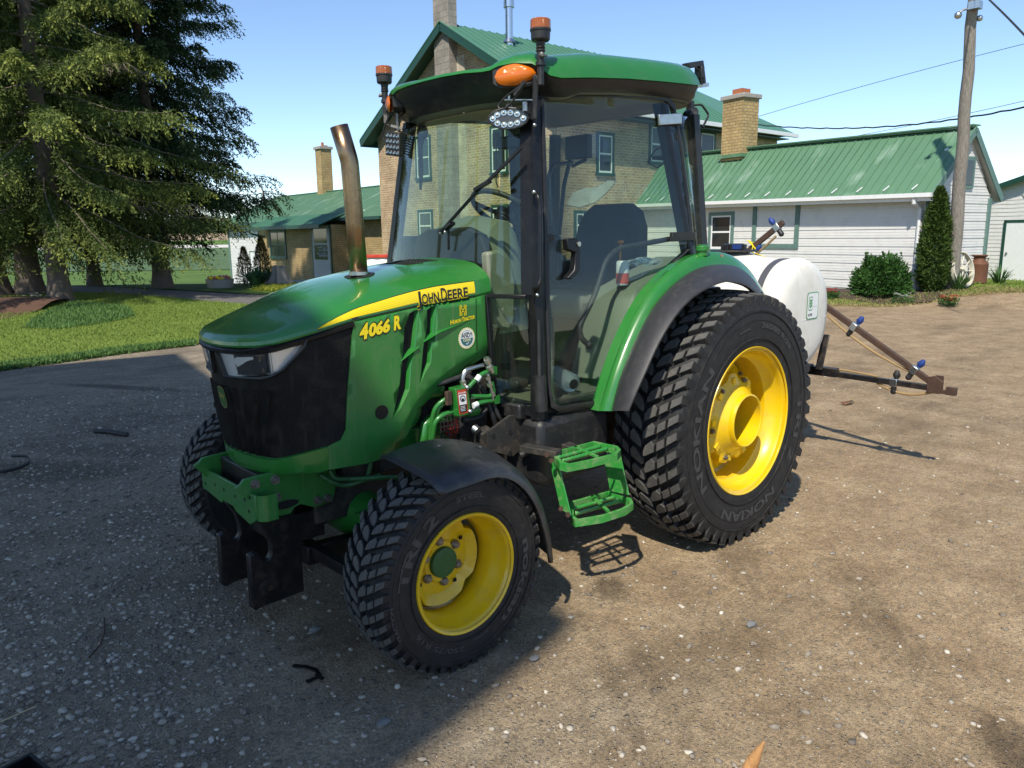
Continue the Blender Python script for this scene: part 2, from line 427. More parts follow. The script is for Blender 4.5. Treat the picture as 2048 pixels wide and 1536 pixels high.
outer = top_edge + ge + nose_top + nose_bot + [(s_of(V(2.05, .31, .67)), .668)] + [sz(p) for p in bot[::-1]] + [sz(p) for p in arch[::-1]]
vent1 = [(1.643,0.381,1.259), (1.615,0.382,1.270), (1.586,0.381,1.272), (1.601,0.381,1.199), (1.615,0.381,1.127), (1.632,0.381,1.048), (1.655,0.381,0.947), (1.700,0.381,0.874), (1.735,0.380,0.838), (1.713,0.380,0.934), (1.692,0.381,1.024), (1.673,0.380,1.114), (1.657,0.382,1.204)]
vent2 = [(1.544,0.383,1.267), (1.522,0.383,1.280), (1.500,0.382,1.280), (1.512,0.383,1.212), (1.526,0.384,1.141), (1.538,0.381,1.045), (1.569,0.382,0.998), (1.604,0.383,0.954), (1.588,0.382,1.032), (1.570,0.383,1.114), (1.556,0.382,1.206)]
v1, v2 = [sz(p) for p in vent1], [sz(p) for p in vent2]
arch2 = [sz(p) for p in arch]
def adist(s, z):
    best = 9
    for a, c in zip(arch2[:-1], arch2[1:]):
        a, c = V(*a), V(*c); d = c - a; t = max(0, min(1, (V(s, z) - a).dot(d) / d.length_squared)); best = min(best, (V(s, z) - a - d * t).length)
    return best
fold = lambda s, z: -max(0, .055 - adist(s, z)) * .42
pm = lambda s, z: S(s, z, fold(s, z))
crease = []
for (a, c) in zip(arch2[:-1], arch2[1:]):
    d = (V(*c) - V(*a)).normalized(); n = V(d.y, -d.x); m = (V(*a) + V(*c)) / 2 + n * .055
    if n.y < 0: m = (V(*a) + V(*c)) / 2 - n * .055
    crease.append((m.x, m.y))
for sg in (1, -1):
    b = MB(); cdt_panel(b, outer, [v1, v2], pm, .04, [crease[:-1]])
    for h in (v1, v2): wall(b, h, pm, lambda s, z: S(s, z, -.022))
    wall(b, outer, pm, lambda s, z: S(s, z, fold(s, z) - .012))
    sp = (b if sg > 0 else b.mirror()).build('side_panel', M['green_dirty'], tractor, smooth=24)
    b = MB()
    for h in (v1, v2): cdt_panel(b, h, [], lambda s, z: S(s, z, -.018), .05)
    (b if sg > 0 else b.mirror()).build('vent_mesh', M['grille_black'], sp)
    b = MB()
    for (pa, pb, w0, w1, d0, d1) in (((1.684,0.382,1.071), (1.605,0.382,1.119), .014, .014, .004, .008), ((1.569,0.383,1.137), (1.501,0.383,1.169), .014, .016, .006, .012), ((1.501,0.383,1.169), (1.330,0.383,1.208), .016, .002, .012, .001)):
        (sa, za), (sb, zb) = sz(pa), sz(pb)
        b.add([S(sa, za + w0, -.02), S(sa, za, d0), S(sa, za - w0, -.02), S(sb, zb + w1, -.02 if w1 > .01 else -.001), S(sb, zb, d1), S(sb, zb - w1, -.02 if w1 > .01 else -.001)], [(0, 1, 4, 3), (1, 2, 5, 4), (0, 2, 1), (3, 4, 5)])
    for h, i0, i1 in ((v1, 2, 8), (v2, 2, 7)):      # bright bevel along the rear edge of each vent
        lo = h[i0:i1 + 1]
        b.grid([[S(s, z, .001) for s, z in lo], [S(s + .012, z, -.02) for s, z in lo]])
    (b if sg > 0 else b.mirror()).build('vent_fins', M['green'], sp, smooth=20)
    b = MB(); pc = (1.786,0.378,0.875); sc_, zc_ = sz(pc)
    for k in range(28): pass
    b.add([S(sc_ + .029 * math.cos(2 * PI * k / 28), zc_ + .029 * math.sin(2 * PI * k / 28), .0025) for k in range(28)], [tuple(range(28))])
    (b if sg > 0 else b.mirror()).build('round_plug', M['black_gloss'], sp)

# ---- nose band below the grille, and the seam of the rear hood strip
b = MB(); rows = []; s0_ = ge[-3][0]
for s in list(np.linspace(s0_, SMAX, 26)) + [2 * SMAX - q for q in np.linspace(s0_, SMAX, 26)[-2::-1]]:
    q = min(s, 2 * SMAX - s); zt = float(np.interp(q, [ge[-3][0], ge[-1][0], SMAX], [ge[-3][1], ge[-1][1] - .002, .735])); zb = float(np.interp(q, [s0_, outer[-1][0] if False else s_of(bot[-1]), SMAX], [.68, .672, .662])); k = min(1, (q - s0_) / .1)
    rows.append([S(s, zt + .001, -.006), S(s, zt - .002, .004 + .006 * k), S(s, lerp(zt, zb, .5), .002 + .010 * k), S(s, zb + .006, .002 + .008 * k), S(s, zb - .004, .001), S(s, zb, -.02)])
b.grid(rows); b.build('nose_band', M['green'], tractor, smooth=35)
for sg in (1, -1):
    b = MB(); sx_ = s_of(V(1.287, .385, 1.2)); zz = np.linspace(1.052, 1.30, 12)
    b.grid([[S(sx_ - .0018, z, .0012 + fold(sx_, z)) for z in zz], [S(sx_ + .0018, z, .0012 + fold(sx_, z)) for z in zz]]); (b if sg > 0 else b.mirror()).build('panel_seam', M['decal_black'], tractor)
# ---- grille with headlamps
hlx = [(2.290,0.035,1.139), (2.281,0.113,1.145), (2.259,0.196,1.151), (2.237,0.248,1.157), (2.215,0.276,1.168), (2.148,0.317,1.181), (2.077,0.337,1.192), (2.090,0.332,1.164), (2.126,0.320,1.125), (2.163,0.301,1.090), (2.196,0.276,1.068), (2.221,0.244,1.060), (2.254,0.172,1.055), (2.274,0.057,1.049)]
hp = [sz(p) for p in hlx]
hc = (sum(p[0] for p in hp) / len(hp), sum(p[1] for p in hp) / len(hp))
grow = lambda pl, d: [(p[0] + d * (p[0] - hc[0]) / max(.02, math.hypot(p[0] - hc[0], p[1] - hc[1])), p[1] + d * (p[1] - hc[1]) / max(.02, math.hypot(p[0] - hc[0], p[1] - hc[1]))) for p in pl]
s_ge = s_of(gr_edge[0])
gtop = [(s, ztop(s) + .001) for s in np.linspace(s_ge, SMAX, 24)]
gout = gtop + [(p[0], p[1]) for p in nose_top[::-1]] + ge[::-1]
b = MB(); hole = grow(hp, .012)
ins = lambda o: (lambda s, z: S(s, z, o))
cdt_panel(b, gout, [hole], ins(-.008), .035); wall(b, hole, ins(-.008), ins(-.07)); b.join(b.mirror())
grille = b.build('grille', M['grille_black'], tractor, smooth=30)
b = MB()                                                             # gasket under the hood lip
ss = np.linspace(s_ge, 2 * SMAX - s_ge, 60)
b.grid([[S(s, ztop(min(s, 2 * SMAX - s)) + k, o) for s in ss] for k, o in ((.002, -.004), (-.006, .006), (-.018, .005), (-.024, -.006))])
b.build('hood_gasket', M['black_gloss'], tractor, smooth=30)
b = MB()                                                             # vertical ribs low on the nose
for k in range(-5, 6):
    s = SMAX + (k + .5) * .048
    if abs(s - SMAX) > .25: continue
    s1 = SMAX + (s - SMAX) * 1.25
    for w in (1, ):
        L_ = [(s, .738, .0), (lerp(s, s1, .5), .86, -.002), (s1, 1.0, -.008)]
        b.grid([[S(q - .012, z, -.012), S(q, z, o + .012), S(q + .012, z, -.012)] for q, z, o in L_])
b.build('grille_rib', M['grille_black'], grille, smooth=25)
for sg in (1, -1):
    fl = (lambda q: q) if sg > 0 else (lambda q: q.mirror())
    b = MB()
    wall(b, grow(hp, .013), ins(-.008), ins(.004)); n0 = grow(hp, .013); n1 = grow(hp, 0)
    wall_pts = lambda pl, o: [S(s, z, o) for s, z in pl] + [S(*pl[0], o)]
    b.grid([wall_pts(n0, .004), wall_pts(grow(hp, .008), .007), wall_pts(grow(hp, .001), .004), wall_pts(hp, -.06)])
    hd = fl(b).build('headlight', M['black'], tractor, smooth=30)
    b = MB(); cdt_panel(b, grow(hp, .002), [], ins(.0), .04); fl(b).build('lens', M['lens'], hd)
    b = MB(); sd = s_of((2.195,0.284,1.124)); s9 = s_of((2.269,0.147,1.118))
    def refl(s, z):
        d = -.012 - .05 * math.sin(PI * min(1, max(0, (s - (sd + .002)) / (s9 - sd)))) if s > sd else -.012 - .02 * ((sd - s) / .12)
        return S(s, z, d)
    cdt_panel(b, grow(hp, .003), [], refl, .018); fl(b).build('reflector', M['chrome'], hd, smooth=30)
    b = MB(); cdt_panel(b, [sz(p) for p in ((2.277,0.129,1.140), (2.244,0.227,1.148), (2.213,0.279,1.161), (2.204,0.268,1.071), (2.251,0.184,1.061), (2.264,0.124,1.057))], [], ins(-.012), .03); fl(b).build('lamp_recess', M['lamp_in'], hd)
    b = MB(); cdt_panel(b, [sz(p) for p in ((2.273,0.128,1.116), (2.269,0.149,1.128), (2.242,0.227,1.135), (2.238,0.234,1.126), (2.251,0.202,1.116), (2.265,0.151,1.093), (2.268,0.139,1.090))], [], ins(-.008), .03); fl(b).build('reflector_bowl', M['chrome'], hd)
    b = MB(); b.grid([[S(sd - .003, z, o) for z in (1.07, 1.10, 1.14, 1.17)] for o in (-.004, -.03)]); b.grid([[S(sd + .012, z, o) for z in (1.07, 1.10, 1.14, 1.17)] for o in (-.01, -.05)])
    pb = (2.246,0.217,1.119); b.sphere(S(*sz(pb), -.034), .024, sc=(1, 1, .55)); b.box(S(*sz((2.231,0.249,1.132)), -.028), (.03, .03, .03)); b.box(S(*sz((2.221,0.249,1.083)), -.03), (.03, .04, .018))
    fl(b).build('bulb_housing', M['lamp_in'], hd)
# emblem on the nose: small green shield with a yellow border and a leaping deer
eb = MB(); ey = MB()
def eshape(k, o): return [V(np.interp(z, [.7, 1.19], [2.225, 2.300]) + o, y * k, z) for y, z in ((-.030, .93 + .0), (-.02, .918), (0, .912), (.02, .918), (.030, .93), (.033, .96), (.028, .992), (0, .998), (-.028, .992), (-.033, .96))]
def esc(k, o):
    P = eshape(1, o); c = V(P[0].x, 0, .956); return [V(p.x, p.y * k, .956 + (p.z - .956) * k) for p in P]
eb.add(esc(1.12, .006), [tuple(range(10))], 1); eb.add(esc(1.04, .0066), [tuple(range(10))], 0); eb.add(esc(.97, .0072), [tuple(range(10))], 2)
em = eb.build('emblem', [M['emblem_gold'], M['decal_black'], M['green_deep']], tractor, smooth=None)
deer = [(-.020, .010), (-.012, .012), (-.002, .010), (.006, .016), (.008, .027), (.011, .018), (.017, .016), (.012, .009), (.016, .000), (.022, -.006), (.012, -.003), (.005, .001), (-.006, .001), (-.012, -.006), (-.020, -.014), (-.012, -.012), (-.016, -.002)]
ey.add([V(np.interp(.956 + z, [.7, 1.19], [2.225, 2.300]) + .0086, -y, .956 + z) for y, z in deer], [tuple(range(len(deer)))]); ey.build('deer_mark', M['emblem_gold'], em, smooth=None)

# ---- lettering and decals on both sides of the hood
def text_mesh(txt, size, bold=0.0, spacing=1.0):
    cu = bpy.data.curves.new('lettering', 'FONT'); cu.body = txt; cu.size = size; cu.offset = bold; cu.space_character = spacing; cu.resolution_u = 3
    o = bpy.data.objects.new('lettering', cu); COL.objects.link(o); bpy.context.view_layer.update()
    me = bpy.data.meshes.new_from_object(o.evaluated_get(bpy.context.evaluated_depsgraph_get()))
    r = [tuple(v.co) for v in me.vertices], [tuple(p.vertices) for p in me.polygons]
    bpy.data.objects.remove(o); bpy.data.meshes.remove(me); return r
def text_w(vs): return max(v[0] for v in vs) - min(v[0] for v in vs)
def letter(mb, txt, x0, z0, x1, z1, size, off, bold=0, mi=0, sg=1, spacing=1, sx=1, shear=0):
    """text running from (x0,z0) towards (x1,z1) on the side surface, stretched to that length"""
    vs, fs = text_mesh(txt, size, bold, spacing); w = text_w(vs); mn = min(v[0] for v in vs)
    out = []
    for x, y, _ in vs:
        t = (x - mn + shear * y) / w
        if sg < 0: t = t
        X = lerp(x0, x1, t); Z = lerp(z0, z1, t) + y
        out.append(V(X, sg * (side_y(X, Z) + off), Z))
    mb.add(out, fs, mi)
SB = lambda x, f: (lambda p: p)(None)
def band(x, f, off):                     # point on the hood's lip band, f = 0 bottom .. 1 top
    z0 = zl(x); p = side_y(x, z0) - .010 * max(0, f) ** 2
    return V(x, p + .0022 + off, z0 + .006 + f * (hl(x) - .010))
for sg in (1, -1):
    fl = (lambda q: q) if sg > 0 else (lambda q: q.mirror())
    b = MB(); xs = list(np.linspace(1.292, 1.6, 12)) + list(np.linspace(1.63, 2.035, 20))
    ft = lambda x: interp(x, [1.29, 1.7, 1.85, 1.95, 2.0, 2.036], [.93, .96, .9, .7, .5, .24])
    fb = lambda x: interp(x, [1.29, 1.9, 2.036], [.14, .16, .2])
    b.grid([[band(x, -.06, .0), band(x, ft(x) + .05, .0)] for x in xs] , 1)
    G = []
    for x in xs: G.append([band(x, lerp(fb(x), ft(x), t), .0012 - (.0 if k % 2 else .0007)) for k, t in enumerate(np.linspace(0, 1, 13))])
    b.grid(G, 0)
    st = fl(b).build('hood_stripe', [M['decal_yellow'], M['decal_black']], tractor, smooth=20)
    b = MB()
    def bl(txt, x0, x1, size, f0, off, bold, mi):
        vs, fs = text_mesh(txt, size, bold); w = text_w(vs); mn = min(v[0] for v in vs)
        b.add([(lambda X: (lambda q: V(q.x, q.y, q.z))(band(X, f0 + y / hl(X), off)))(lerp(x0, x1, (x - mn) / w)) for x, y, _ in vs], fs, mi)
    X0, X1 = (1.602, 1.335) if sg > 0 else (1.335, 1.602)
    d = X1 - X0
    for (txt, a, c, size, bold) in (('J', 0, .085, .086, .0016), ('OHN', .095, .42, .064, .0016), ('D', .465, .575, .084, .0016), ('EERE', .59, 1.0, .064, .0016)):
        bl(txt, X0 + d * a, X0 + d * c, size, .02, .0030, .0055, 1)
        bl(txt, X0 + d * a, X0 + d * c, size, .02, .0040, bold, 0)
    fl(b).build('hood_lettering', [M['decal_black'], M['decal_yellow']], st, smooth=None)
    b = MB()
    X0, X1 = (1.872, 1.682) if sg > 0 else (1.682, 1.872)
    Z0, Z1 = (1.176, 1.202) if sg > 0 else (1.202, 1.176)
    dx, dz = X1 - X0, Z1 - Z0
    for mi, bold, off in ((1, .0075, .0022), (0, .0035, .0032)):
        letter(b, '4', X0, Z0, X0 + dx * .2, Z0 + dz * .2, .080, off, bold, mi, sg=1, shear=.15)
        letter(b, '066', X0 + dx * .21, Z0 + dz * .21 + .004, X0 + dx * .72, Z0 + dz * .72 + .004, .064, off, bold, mi, shear=.15)
        letter(b, 'R', X0 + dx * .82, Z0 + dz * .82 + .003, X1, Z1 + .003, .074, off, bold, mi, shear=.1)
    fl(b).build('model_number_decal', [M['decal_yellow'], M['decal_black']], tractor, smooth=None)
    b = MB(); X0, X1 = (1.432, 1.297) if sg > 0 else (1.297, 1.432)
    letter(b, 'H', X0, 1.196, lerp(X0, X1, .12), 1.199, .026, .0025, .0008); letter(b, 'URON', lerp(X0, X1, .135), 1.199, lerp(X0, X1, .43), 1.204, .020, .0025, .0008)
    letter(b, 'T', lerp(X0, X1, .46), 1.204, lerp(X0, X1, .56), 1.206, .026, .0025, .0008); letter(b, 'RACTOR', lerp(X0, X1, .565), 1.206, X1, 1.213, .020, .0025, .0008)
    xm = 1.362; zm = 1.252
    for (dx_, dz_, w, h) in ((-.016, 0, .005, .046), (.016, 0, .005, .046), (-.007, .013, .004, .02), (.007, .013, .004, .02), (-.007, -.013, .004, .02), (.007, -.013, .004, .02), (0, .004, .018, .004), (0, -.004, .018, .004), (-.0115, .0215, .009, .003), (.0115, .0215, .009, .003), (-.0115, -.0215, .009, .003), (.0115, -.0215, .009, .003)):
        b.add([V(xm + dx_ + i * w / 2, side_y(xm, zm) + .0025, zm + dz_ + j * h / 2) for i, j in ((-1, -1), (1, -1), (1, 1), (-1, 1))], [(0, 1, 2, 3)])
    fl(b).build('dealer_decal', M['decal_yellow'], tractor, smooth=None)
    b = MB(); bc = (1.345,0.384,1.131); bx, bz = bc[0], bc[2]; by = side_y(bx, bz)
    disc = lambda r, off, n=48, k=0, a0=0, a1=2 * PI: [V(bx + (r + k * (i % 2)) * math.cos(lerp(a0, a1, i / n)), by + off, bz + (r + k * (i % 2)) * math.sin(lerp(a0, a1, i / n))) for i in range(n)]
    b.add(disc(.044, .002, 56, .0035), [tuple(range(56))], 2); b.add(disc(.038, .0027), [tuple(range(48))], 0); b.add(disc(.034, .0031), [tuple(range(48))], 3); b.add(disc(.032, .0034), [tuple(range(48))], 0)
    P = [V(bx + .0325 * math.cos(a), by + .0038, bz + .0325 * math.sin(a)) for a in np.linspace(PI + .02, 2 * PI - .02, 25)]
    b.add(P, [tuple(range(25))], 3)
    wx = .03 * (1 if sg > 0 else -1)
    letter(b, 'ANDY', bx + wx, bz + .003, bx - wx, bz + .003, .028, .0042, .0006, 1)
    letter(b, 'CLEAR', bx + wx * .72, bz - .013, bx - wx * .72, bz - .013, .015, .0044, .0004, 2)
    for (ax, az, ex, ez) in ((.006, -.022, .001, -.027), (.001, -.027, -.01, -.017)):
        a, e = V(bx + ax * sg, by + .0044, bz + az), V(bx + ex * sg, by + .0044, bz + ez); n = (e - a).normalized().cross(V(0, 1, 0)) * .0015
        b.add([a + n, e + n, e - n, a - n], [(0, 1, 2, 3)], 0)
    for k in (-1, 0, 1): b.add([V(bx + k * .009 + .003 * math.cos(t), by + .0042, bz + .0255 - abs(k) * .003 + .003 * math.sin(t)) for t in np.arange(0, 2 * PI, PI / 4)], [tuple(range(8))], 1)
    fl(b).build('round_sticker', [M['decal_white'], M['decal_black'], M['decal_cream'], M['decal_teal']], tractor, smooth=None)

# ---- exhaust stack
b = MB(); bx, by = 1.672, .075
e1 = (1.690,0.075,1.867); e2 = (1.718,0.060,1.991)
dr = (V(e2) - V(e1)).normalized(); p0 = V(bx, by, hood_z(bx, by) - .02); p1 = V(e1)
path = [p0, p0.lerp(p1, .5), p1 - V(0, 0, .022), p1 + V(0, 0, -.005) + dr * .006, p1 + dr * .022, V(e2) + dr * .02]
b.tube(path, .0375, 28, caps=False); exh = b.build('exhaust_stack', M['pipe'], tractor, smooth=35, solid=.003)
b = MB(); b.cyl(V(e2) - dr * .01, V(e2) - dr * .012, .034, n=24); b.tube([V(e2) + dr * .019, p1 + dr * .03], .0345, 24, caps=False); b.build('exhaust_bore', M['pipe_in'], exh)
b = MB(); b.lathe([(.043, .0), (.043, .014), (.0375, .014)], V(bx, by, hood_z(bx, by) + .004), (0, 0, 1), 24); b.box(V(bx + .04, by + .02, hood_z(bx, by) + .012), (.03, .02, .016)); b.build('clamp', M['steel'], exh)
b = MB(); b.add([V(bx + (.06 + .006 * math.sin(5 * a)) * math.cos(a), by + .075 * math.sin(a), 0) for a in np.linspace(0, 2 * PI, 24, False)], [tuple(range(24))])
b.v = [(x, y, hood_z(x, y) + .0025) for x, y, z in b.v]; b.build('stack_opening', M['pipe_in'], tractor)

# ---- wheels
def tyre_mb(R, rb, w, ngrp, lug, yc):
    """carcass, tread blocks; axis along y, centred at y = yc (tyre mid-plane)"""
    c = MB(); Rc = R - lug; h = w / 2
    prof = [(rb - .003, -h * .72), (rb + .002, -h * .93), (rb + .010, -h * .975), (lerp(rb, Rc, .12), -h * .985), (lerp(rb, Rc, .3), -h * 1.0), (lerp(rb, Rc, .55), -h * 1.02), (lerp(rb, Rc, .74), -h * 1.0), (lerp(rb, Rc, .76), -h * 1.015), (lerp(rb, Rc, .84), -h * .985), (Rc - .022, -h * .95), (Rc - .006, -h * .82), (Rc, -h * .4)]
    prof = prof + [(r, -y) for r, y in prof[::-1]]
    c.lathe(prof, V(0, yc, 0), (0, 1, 0), 96)
    t = MB(); pitch = 2 * PI / ngrp
    def pt(r, u, v, sgn, base):          # u 0..1 from centre to shoulder, v in pitch units
        ang = base + pitch * (v + 1.75 * u) ; y = yc + sgn * u * h * .985
        rr = r - .018 * u ** 3
        return V(rr * math.cos(ang), y, rr * math.sin(ang))
    blocks = [[(.03, -.04), (.14, -.14), (.37, -.26), (.39, .12), (.29, .50), (.11, .50), (.03, .28)],
              [(.455, -.33), (.675, -.40), (.68, .10), (.465, .17)],
              [(.74, -.42), (.995, -.45), (.995, .00), (.75, .07)]]
    for sgn in (1, -1):
        for g in range(ngrp):
            base = pitch * (g + (.5 if sgn < 0 else 0))
            for k, bl in enumerate(blocks):
                cu = sum(p[0] for p in bl) / len(bl); cv = sum(p[1] for p in bl) / len(bl)
                lo = [pt(Rc - .012, cu + (u - cu) * 1.06, cv + (v - cv) * 1.14, sgn, base) for u, v in bl]
                hi = [pt(R - .004, cu + (u - cu) * .985, cv + (v - cv) * .98, sgn, base) for u, v in bl]
                tp = [pt(R, cu + (u - cu) * .94, cv + (v - cv) * .92, sgn, base) for u, v in bl]
                n = len(bl); vs = lo + hi + tp
                fs = []
                for i in range(n): j = (i + 1) % n; fs += [(i, j, n + j, n + i)]
                if sgn < 0: fs = [f[::-1] for f in fs]
                t.add(vs, fs, 0)
                ft = [(n + i, n + (i + 1) % n, 2 * n + (i + 1) % n, 2 * n + i) for i in range(n)] + [tuple(range(2 * n, 3 * n))]
                t.add(vs, [f[::-1] for f in ft] if sgn < 0 else ft, 1)
                if k == 2:               # wedge running down the shoulder on to the sidewall
                    a = [pt(R - .004, .99, v, sgn, base) for v in (-.46, .04)]
                    d0 = [pt(Rc - .052, 1.03, v, sgn, base) for v in (-.30, -.02)]
                    e0 = [pt(Rc - .02, .93, v, sgn, base) for v in (-.6, .2)]
                    t.add([a[0], a[1], d0[1], d0[0], e0[0], e0[1]], [(0, 1, 2, 3), (0, 3, 4), (1, 5, 2)], 0)
    # raised rings on the sidewall
    for sgn in (1, -1):
        for fr, wd in ((.74, .003), (.20, .003), (.56, .0015)):
            r = lerp(rb, Rc, fr); c.lathe([(r - wd, sgn * h * .97), (r - wd, sgn * h * 1.03), (r + wd, sgn * h * 1.03), (r + wd, sgn * h * .97)], V(0, yc, 0), (0, 1, 0), 96)
        for k in range(150):             # fine ridges of the outer band
            a = 2 * PI * k / 150; r0, r1 = lerp(rb, Rc, .79), lerp(rb, Rc, .86)
            for da in (0,):
                p = [V(r * math.cos(a + e), yc + sgn * h * (1.004 if r == r0 else .985), r * math.sin(a + e)) for r in (r0, r1) for e in (-.004, .004)]
                c.add(p, [(0, 1, 3, 2)])
    return c, t
def ring_text(mb, txt, r, size, a0, a1, y, c, bold=.0006, flip=1, h=.0015):
    """raised letters round the sidewall from angle a0 to a1 (degrees, from the front of the wheel upward)"""
    vs, fs = text_mesh(txt, size, bold); w = text_w(vs); mn = min(v[0] for v in vs)
    for lay in (0, 1):
        out = []
        for x, yy, _ in vs:
            a = math.radians(lerp(a0, a1, (x - mn) / w)); rr = r + flip * yy
            out.append(V(c[0] + rr * math.cos(a), y + (h if lay else -.004), c[2] + rr * math.sin(a)))
        if lay: n0 = len(mb.v); mb.add(out, fs)
def wheel(name, c, R, rb, rf, w, sg, front):
    """c: centre of the wheel on the outer rim plane (y of the outer flange)"""
    c = V(c[0], 0, c[2]); yo = FY if front else RY
    E_ = bpy.data.objects.new(name, None); COL.objects.link(E_); E_.parent = tractor; E_.empty_display_size = .1
    T = Matrix.Translation(c)
    if sg < 0: T = Matrix.Translation(V(c.x, 0, c.z)) @ Matrix.Diagonal((1, -1, 1, 1))
    yc = yo - w / 2 * .975 + .004
    tc, tt = tyre_mb(R, rb, w, 44 if front else 48, .021 if front else .032, yc)
    tc.xf(T); tt.xf(T)
    # one tyre: rubber carcass plus worn tread faces
    nm = MB(); nm.v = tc.v; nm.f = tc.f; nm.m = [0] * len(tc.f); nm.join(tt)
    ty = nm.build('tyre', [M['rubber'], M['tread']], E_, smooth=32)
    yS = yc + w / 2 * 1.018
    def Lm(txt, f, size, a0, a1, bold=.0008):
        if sg < 0: a0, a1 = 180 - a0, 180 - a1
        b = MB(); ring_text(b, txt, lerp(rb, R, f), size, a0, a1, yS, (0, 0, 0), bold); b.xf(T); b.build('sidewall_lettering', M['rubber_worn'], E_, smooth=None)
    if front:
        Lm('TRI 2', .30, .055, 6, 62, .002); Lm('STEEL', .40, .028, 80, 106); Lm('nokian', .30, .052, 168, 236, .0015); Lm('250/75 R16', .30, .026, 276, 328, .0006)
        Lm('RADIAL', .22, .014, 252, 268); Lm('TRACTION', .66, .018, 334, 358)
    else:
        Lm('360/80 R-28', .36, .036, 96, 136, .001); Lm('RADIAL', .36, .016, 72, 84); Lm('TRI 2', .34, .075, 172, 216, .002); Lm('NOKIAN', .32, .07, -34, 40, .002); Lm('NOKIAN', .32, .07, 238, 300, .002)
        Lm('TRACTION', .68, .02, 252, 266)
    # rim
    r = MB()
    if front:
        prof = [(rf - .012, .004), (rf, .006), (rf + .003, -.001), (rf - .003, -.008), (rf - .010, -.012), (rf - .014, -.022), (rf - .017, -.065), (rf - .034, -.08), (rf - .038, -.15), (rf - .028, -.165), (rf - .02, -.22), (rf, -.23)]
    else:
        prof = [(rf - .012, .004), (rf, .006), (rf + .004, -.002), (rf - .004, -.010), (rf - .018, -.014), (rf - .022, -.028), (rf - .026, -.075), (rf - .058, -.10), (rf - .062, -.235), (rf - .03, -.255), (rf - .02, -.30), (rf, -.31)]
    prof = [(rr, yo + y) for rr, y in prof]
    r.lathe(prof, V(0, 0, 0), (0, 1, 0), 96); r.xf(T); rm = r.build('rim', M['yellow'], E_, smooth=50, solid=.004)
    d = MB()
    if front:
        yd = yo - .150; N = 96; rings = []
        def rad(a):                      # eight-sided pressed disc with notches between the lobes
            q = (a * 4 / (2 * PI)) % 1; return .182 - .022 * (abs(q - .5) < .16) * (1 - abs(q - .5) / .16)
        for (k, dy) in ((0, 0), (.42, .0), (.46, -.012), (.72, -.018), (.80, -.008), (.93, .004), (1, -.018)):
            rings.append([V(rad(a) * k * math.cos(a), yd + dy, rad(a) * k * math.sin(a)) for a in np.linspace(0, 2 * PI, N, False)])
        d.grid(rings, wrap=True)
        d.xf(T); dk = d.build('wheel_disc', M['yellow'], E_, smooth=35, solid=.004)
        for k in range(4):
            d = MB(); a = PI / 4 + k * PI / 2 + .2; d.box(V(.118 * math.cos(a), yd - .008, .118 * math.sin(a)), (.013, .006, .013)); d.xf(T); d.build('square_hole', M['pipe_in'], E_)
        d = MB(); d.lathe([(0, yd + .022), (.02, yd + .022), (.034, yd + .020), (.05, yd + .022), (.0575, yd + .018), (.059, yd + .008), (.059, yd - .01)], V(0, 0, 0), (0, 1, 0), 48); d.cyl(V(0, yd + .021, 0), V(0, yd + .0235, 0), .003, n=8)
        d.xf(T); d.build('hub_cap', M['green_deep'], E_)
        for k in range(6):
            a = 2 * PI * k / 6 + .42; d = MB(); p = V(.083 * math.cos(a), yd, .083 * math.sin(a))
            d.lathe([(0, .013), (.008, .013), (.010, .011), (.018, .001), (.018, -.006)], p, (0, 1, 0), 12); d.cyl(p + V(0, -.004, 0), p + V(0, .010, 0), .0150, n=6)
            d.xf(T); d.build('wheel_bolt', M['bolt'], E_, smooth=25)
    else:
        yd = yo - .20
        d.lathe([(.11, yd), (.30, yd), (.305, yd - .006), (.30, yd - .012), (.11, yd - .012)], V(0, 0, 0), (0, 1, 0), 64)
        N = 96; rings = []
        lob = lambda a: .5 + .5 * math.tanh(4 * math.sin(6 * a))
        for (r0, r1, y) in ((.225, .30, yd - .004), (.222, .285, yd + .01), (.20, .22, yd + .035)):
            rings.append([V(lerp(r0, r1, lob(a)) * math.cos(a), y, lerp(r0, r1, lob(a)) * math.sin(a)) for a in np.linspace(0, 2 * PI, N, False)])
        d.grid(rings, wrap=True)
        d.xf(T); dk = d.build('wheel_disc', M['yellow'], E_, smooth=35)
        d = MB(); rings = []
        for (ra, dr_, y) in ((.215, .004, yd + .01), (.222, .012, yd + .03), (.226, .014, yd + .085), (.222, .014, yd + .10), (.205, .012, yd + .112), (.185, .0, yd + .118), (.172, 0, yd + .125), (.155, 0, yd + .15), (.140, 0, yd + .165), (.138, 0, yd + .185), (.136, 0, yd + .190), (.130, 0, yd + .192), (.126, 0, yd + .188), (.124, 0, yd + .10), (.124, 0, yd - .02), (0, 0, yd - .03)):
            rings.append([V((ra + dr_ * math.tanh(3 * math.sin(9 * a + .4))) * math.cos(a), y, (ra + dr_ * math.tanh(3 * math.sin(9 * a + .4))) * math.sin(a)) for a in np.linspace(0, 2 * PI, 108, False)])
        d.grid(rings, wrap=True)
        for k in range(9):                # little lumps and ribs cast on the hub
            a = 2 * PI * k / 9 + .05; d.box(V(.2 * math.cos(a), yd + .112, .2 * math.sin(a)), (.035, .022, .03), Matrix.Rotation(-a, 3, 'Y'))
        d.xf(T); hb = d.build('hub', M['yellow'], E_, smooth=30)
        for k in range(6):
            a = 2 * PI * k / 6 + .9; p = V(.205 * math.cos(a), yd + .10, .205 * math.sin(a)); d = MB()
            d.cyl(p, p + V(0, .022, 0), .014, n=6); d.cyl(p, p + V(0, .03, 0), .008, n=10); d.xf(T); d.build('wheel_bolt', M['bolt'], E_, smooth=25)
